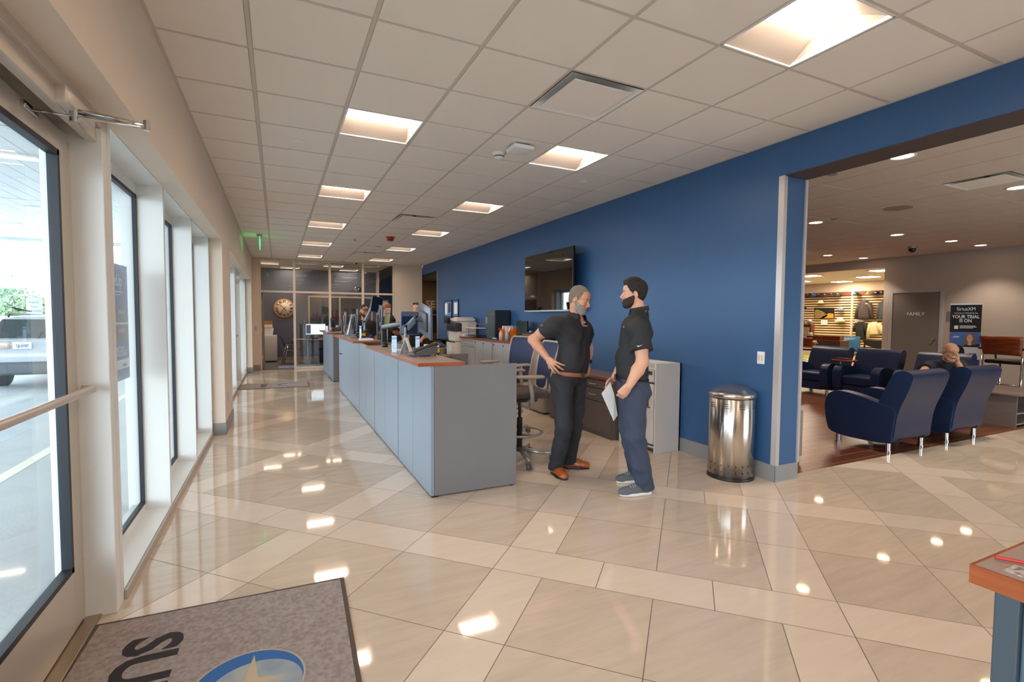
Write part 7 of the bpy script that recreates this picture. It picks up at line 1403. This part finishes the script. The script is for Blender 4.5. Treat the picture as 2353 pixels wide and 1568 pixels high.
# ---------------- older man seated in the facing row
sk3 = M_('skin_warm', (196, 146, 112), .5, noise=.05, nscale=12); d = 7.75
J = dict(pelvis=A_(2174, 898, d+.05), neck=A_(2176, 829, d), shR=A_(2140, 839, d-.02), shL=A_(2209, 839, d-.05), elR=A_(2117, 857, 7.5), wrR=A_(2092, 872, 7.3), elL=A_(2214, 862, 7.42), wrL=A_(2201, 834, 7.40))
def hA(B): hand_prims(B, J['wrL'], dirv(.10, .1, 1), dirv(.6, -.6, 0), dirv(-.6, -.3, .3), (.5, .4, .5, .6), 1.1)
def hB(B): hand_prims(B, J['wrR'], dirv(-1, -.3, -.4), dirv(0, -.2, 1), dirv(.2, -1, 0), (.3, .3, .3, .3), 1.1)
o = dict(hands=(hA, hB), belly=.04, wide=1.1, arm=1.15, h=.007, z0=.45, hem=.0)
t, J3, O3, H3, A3_, m3 = man('person', 'bald man with glasses and a white moustache resting his cheek on his hand', J, (A_(2184, 811, d-.12), dirv(-.28, -.95, -.10), dirv(.06, -.1, 1)), 1.14, sk3, o)
polo(t, J3, O3, H3, A3_, m3, M_('navytee', (24, 26, 42), .8, bump=.2, bscale=300), o, .62, .085)
face_bits(t, O3, H3, 1.14, browc='beardgrey', skin=sk3); P = lambda x, y, z: Vector(O3+H3 @ np.array([x, y, z])*1.14)
MB().tube([P(.100, -.032, -.044), P(.112, -.008, -.040), P(.112, .008, -.040), P(.100, .032, -.044)], [.005, .010, .010, .005], 8).build('moustache', M_('hairwhite', (222, 214, 204), .8), t)
b = MB()
for y in (-1, 1): b.tube([P(.104, y*.031+.021*math.cos(a), .010+.014*math.sin(a)) for a in np.linspace(0, 2*math.pi, 17)[:-1]], .002, 6, True); b.tube([P(.102, y*.052, .014), P(.03, y*.080, .016), P(-.01, y*.084, .008)], .002, 6)
b.tube([P(.106, -.010, .012), P(.108, .010, .012)], .002, 6).build('glasses', M['black'], t)
LG = Blob()
for s_, (kx, ky) in (('R', (2148, 935)), ('L', (2192, 938))):
    hp = J3['pelvis']+A3_[:, 1]*(-.10 if s_ == 'R' else .10); kn = hp+np.array([-.46, -.02, -.02]); an = kn+np.array([.02, 0, -.42]); LG.cap(hp, kn, .09, .07, .03); LG.cap(kn, an, .07, .055, .02)
LG.ell(J3['pelvis'], (.15, .18, .13), None, .04); LG.grow(0, .004, 40); LG.build('trousers', M_('trouserdk', (44, 46, 66), .8), t, .008)

# ---------------- staff behind the counter
def staff(label, px, py, d, hsz, skin, face, z_h, extras, shirt_m, hands=(), sit=False, lean=0, J_=None, sleeve=.6):
    hp = A_(px, py, d); f = nv(face); l = nv(np.cross(upz, f)); nk = hp-upz*.20*hsz-f*.02; pv = nk-upz*.50-f*lean
    J = dict(pelvis=pv, neck=nk, shR=nk-l*.185-upz*.055, shL=nk+l*.185-upz*.055); J['elR'] = J['shR']-upz*.27-l*.05+f*.04; J['elL'] = J['shL']-upz*.27+l*.05+f*.04; J['wrR'] = J['elR']+f*.22-upz*.05+l*.06; J['wrL'] = J['elL']+f*.22-upz*.05-l*.06
    if not sit:
        for s_, q in (('R', -1), ('L', 1)): J['hip'+s_] = pv+l*.09*q; J['kn'+s_] = np.array([*(pv+l*.10*q+f*.02)[:2], .50]); J['ank'+s_] = np.array([*(pv+l*.10*q)[:2], .09]); J['heel'+s_] = J['ank'+s_]-f*.06-upz*.09; J['toe'+s_] = J['heel'+s_]+f*.28
    if J_: J.update({k: v for k, v in J_(J, f, l).items()})
    o = dict(hands=(lambda B: hand_prims(B, J['wrR'], f-upz*.3, upz, l), lambda B: hand_prims(B, J['wrL'], f-upz*.3, upz, -l)), h=.0075, z0=0, belly=.03, hem=.02)
    t, Jq, O, HA, A, m = man('person', label, J, (hp, face, (0, 0, 1)), hsz, skin, o); polo(t, Jq, O, HA, A, m, shirt_m, o, sleeve, .075)
    if not sit: trousers(t, Jq, A, m, M['trouserblack'], h=.009); shoe(t, J['heelR'], J['toeR'], M['black'], M['black']); shoe(t, J['heelL'], J['toeL'], M['black'], M['black'])
    extras(t, O, HA); return t
sk4 = M_('skin_brown', (176, 116, 84), .5, noise=.05, nscale=12)
def exA(t, O, A):
    face_bits(t, O, A, 1.08, skin=sk4); beard(t, O, A, 1.08, M['bearddark'], .003, -.02); B = Blob(); P = lambda x, y, z: O+A @ np.array([x, y, z])*1.08; B.ell(P(-.014, 0, .055), (.112, .088, .095), A, .01); B.clip(P(0, 0, .045), -A[:, 2]); c_ = B.build('cap', M['capblack'], t, .005)
    q = MB().grid([[Vector(P(.07+k*.085, y*(1-.25*k), .052-.012*k-.25*y*y*6*.1)) for y in np.linspace(-.07, .07, 7)] for k in np.linspace(0, 1, 4)]).build('brim', M['capblack'], c_); q.modifiers.new('th', 'SOLIDIFY').thickness = .006; MB().bbox(-.003, .003, -.014, .014, -.012, .012, .002, Matrix.Translation(Vector(P(.088, .0, .095))) @ Matrix(A.tolist()).to_4x4()).build('badge', M['paper'], c_)
staff('man in a black baseball cap working behind the long ledge', 838, 716, 10.6, 1.08, sk4, dirv(.55, -.8, -.08), 0, exA, M_('charcoal', (34, 32, 34), .85), sleeve=.95)
def exB(t, O, A):
    hair(t, O, A, 1.02, M['hairdark'], p0=(.078, 0, .072)); beard(t, O, A, 1.02, M['bearddark'], .004); face_bits(t, O, A, 1.02, skin=sk2); P = lambda x, y, z: Vector(O+A @ np.array([x, y, z])*1.02); b = MB()
    for y in (-1, 1): b.ell(P(.075, y*.032, .125), (.010, .030, .018), 10, 8, Matrix(A.tolist()))
    b.tube([P(.075, -.06, .125), P(-.02, -.085, .10)], .004, 6).tube([P(.075, .06, .125), P(-.02, .085, .10)], .004, 6).build('sunglasses', M['blackgl'], t)
staff('bearded man with sunglasses pushed up on his head behind the monitors', 958, 711, 10.4, 1.02, sk2, dirv(-.1, -1, -.12), 0, exB, M['blackshirt'], sleeve=.5)
def exC(t, O, A): face_bits(t, O, A, 1.0, skin=sk4)
staff('bald man facing away behind the pinned note sheet', 889, 709, 11.2, 1.0, sk4, dirv(.6, .8, 0), 0, exC, M['charcoal'], sleeve=.9)
def exD(t, O, A): hair(t, O, A, 1.0, M['hairdark'], p0=(.08, 0, .05), n=(-.9, 0, .43), vol=(.108, .086, .10)); face_bits(t, O, A, 1.0, skin=sk2)
staff('dark-haired person seated with their back turned beyond the black monitor arm', 898, 736, 12.5, 1.0, sk2, dirv(.3, .95, -.1), 0, exD, M['charcoal'], sit=True, sleeve=.95)
single('stool', 'dark stool under the seated dark-haired person', 'stool', MB().cyl((A_(898, 736, 12.5)[0], A_(898, 736, 12.5)[1], 0), (A_(898, 736, 12.5)[0], A_(898, 736, 12.5)[1], .60), .19, n=20), M['black'])
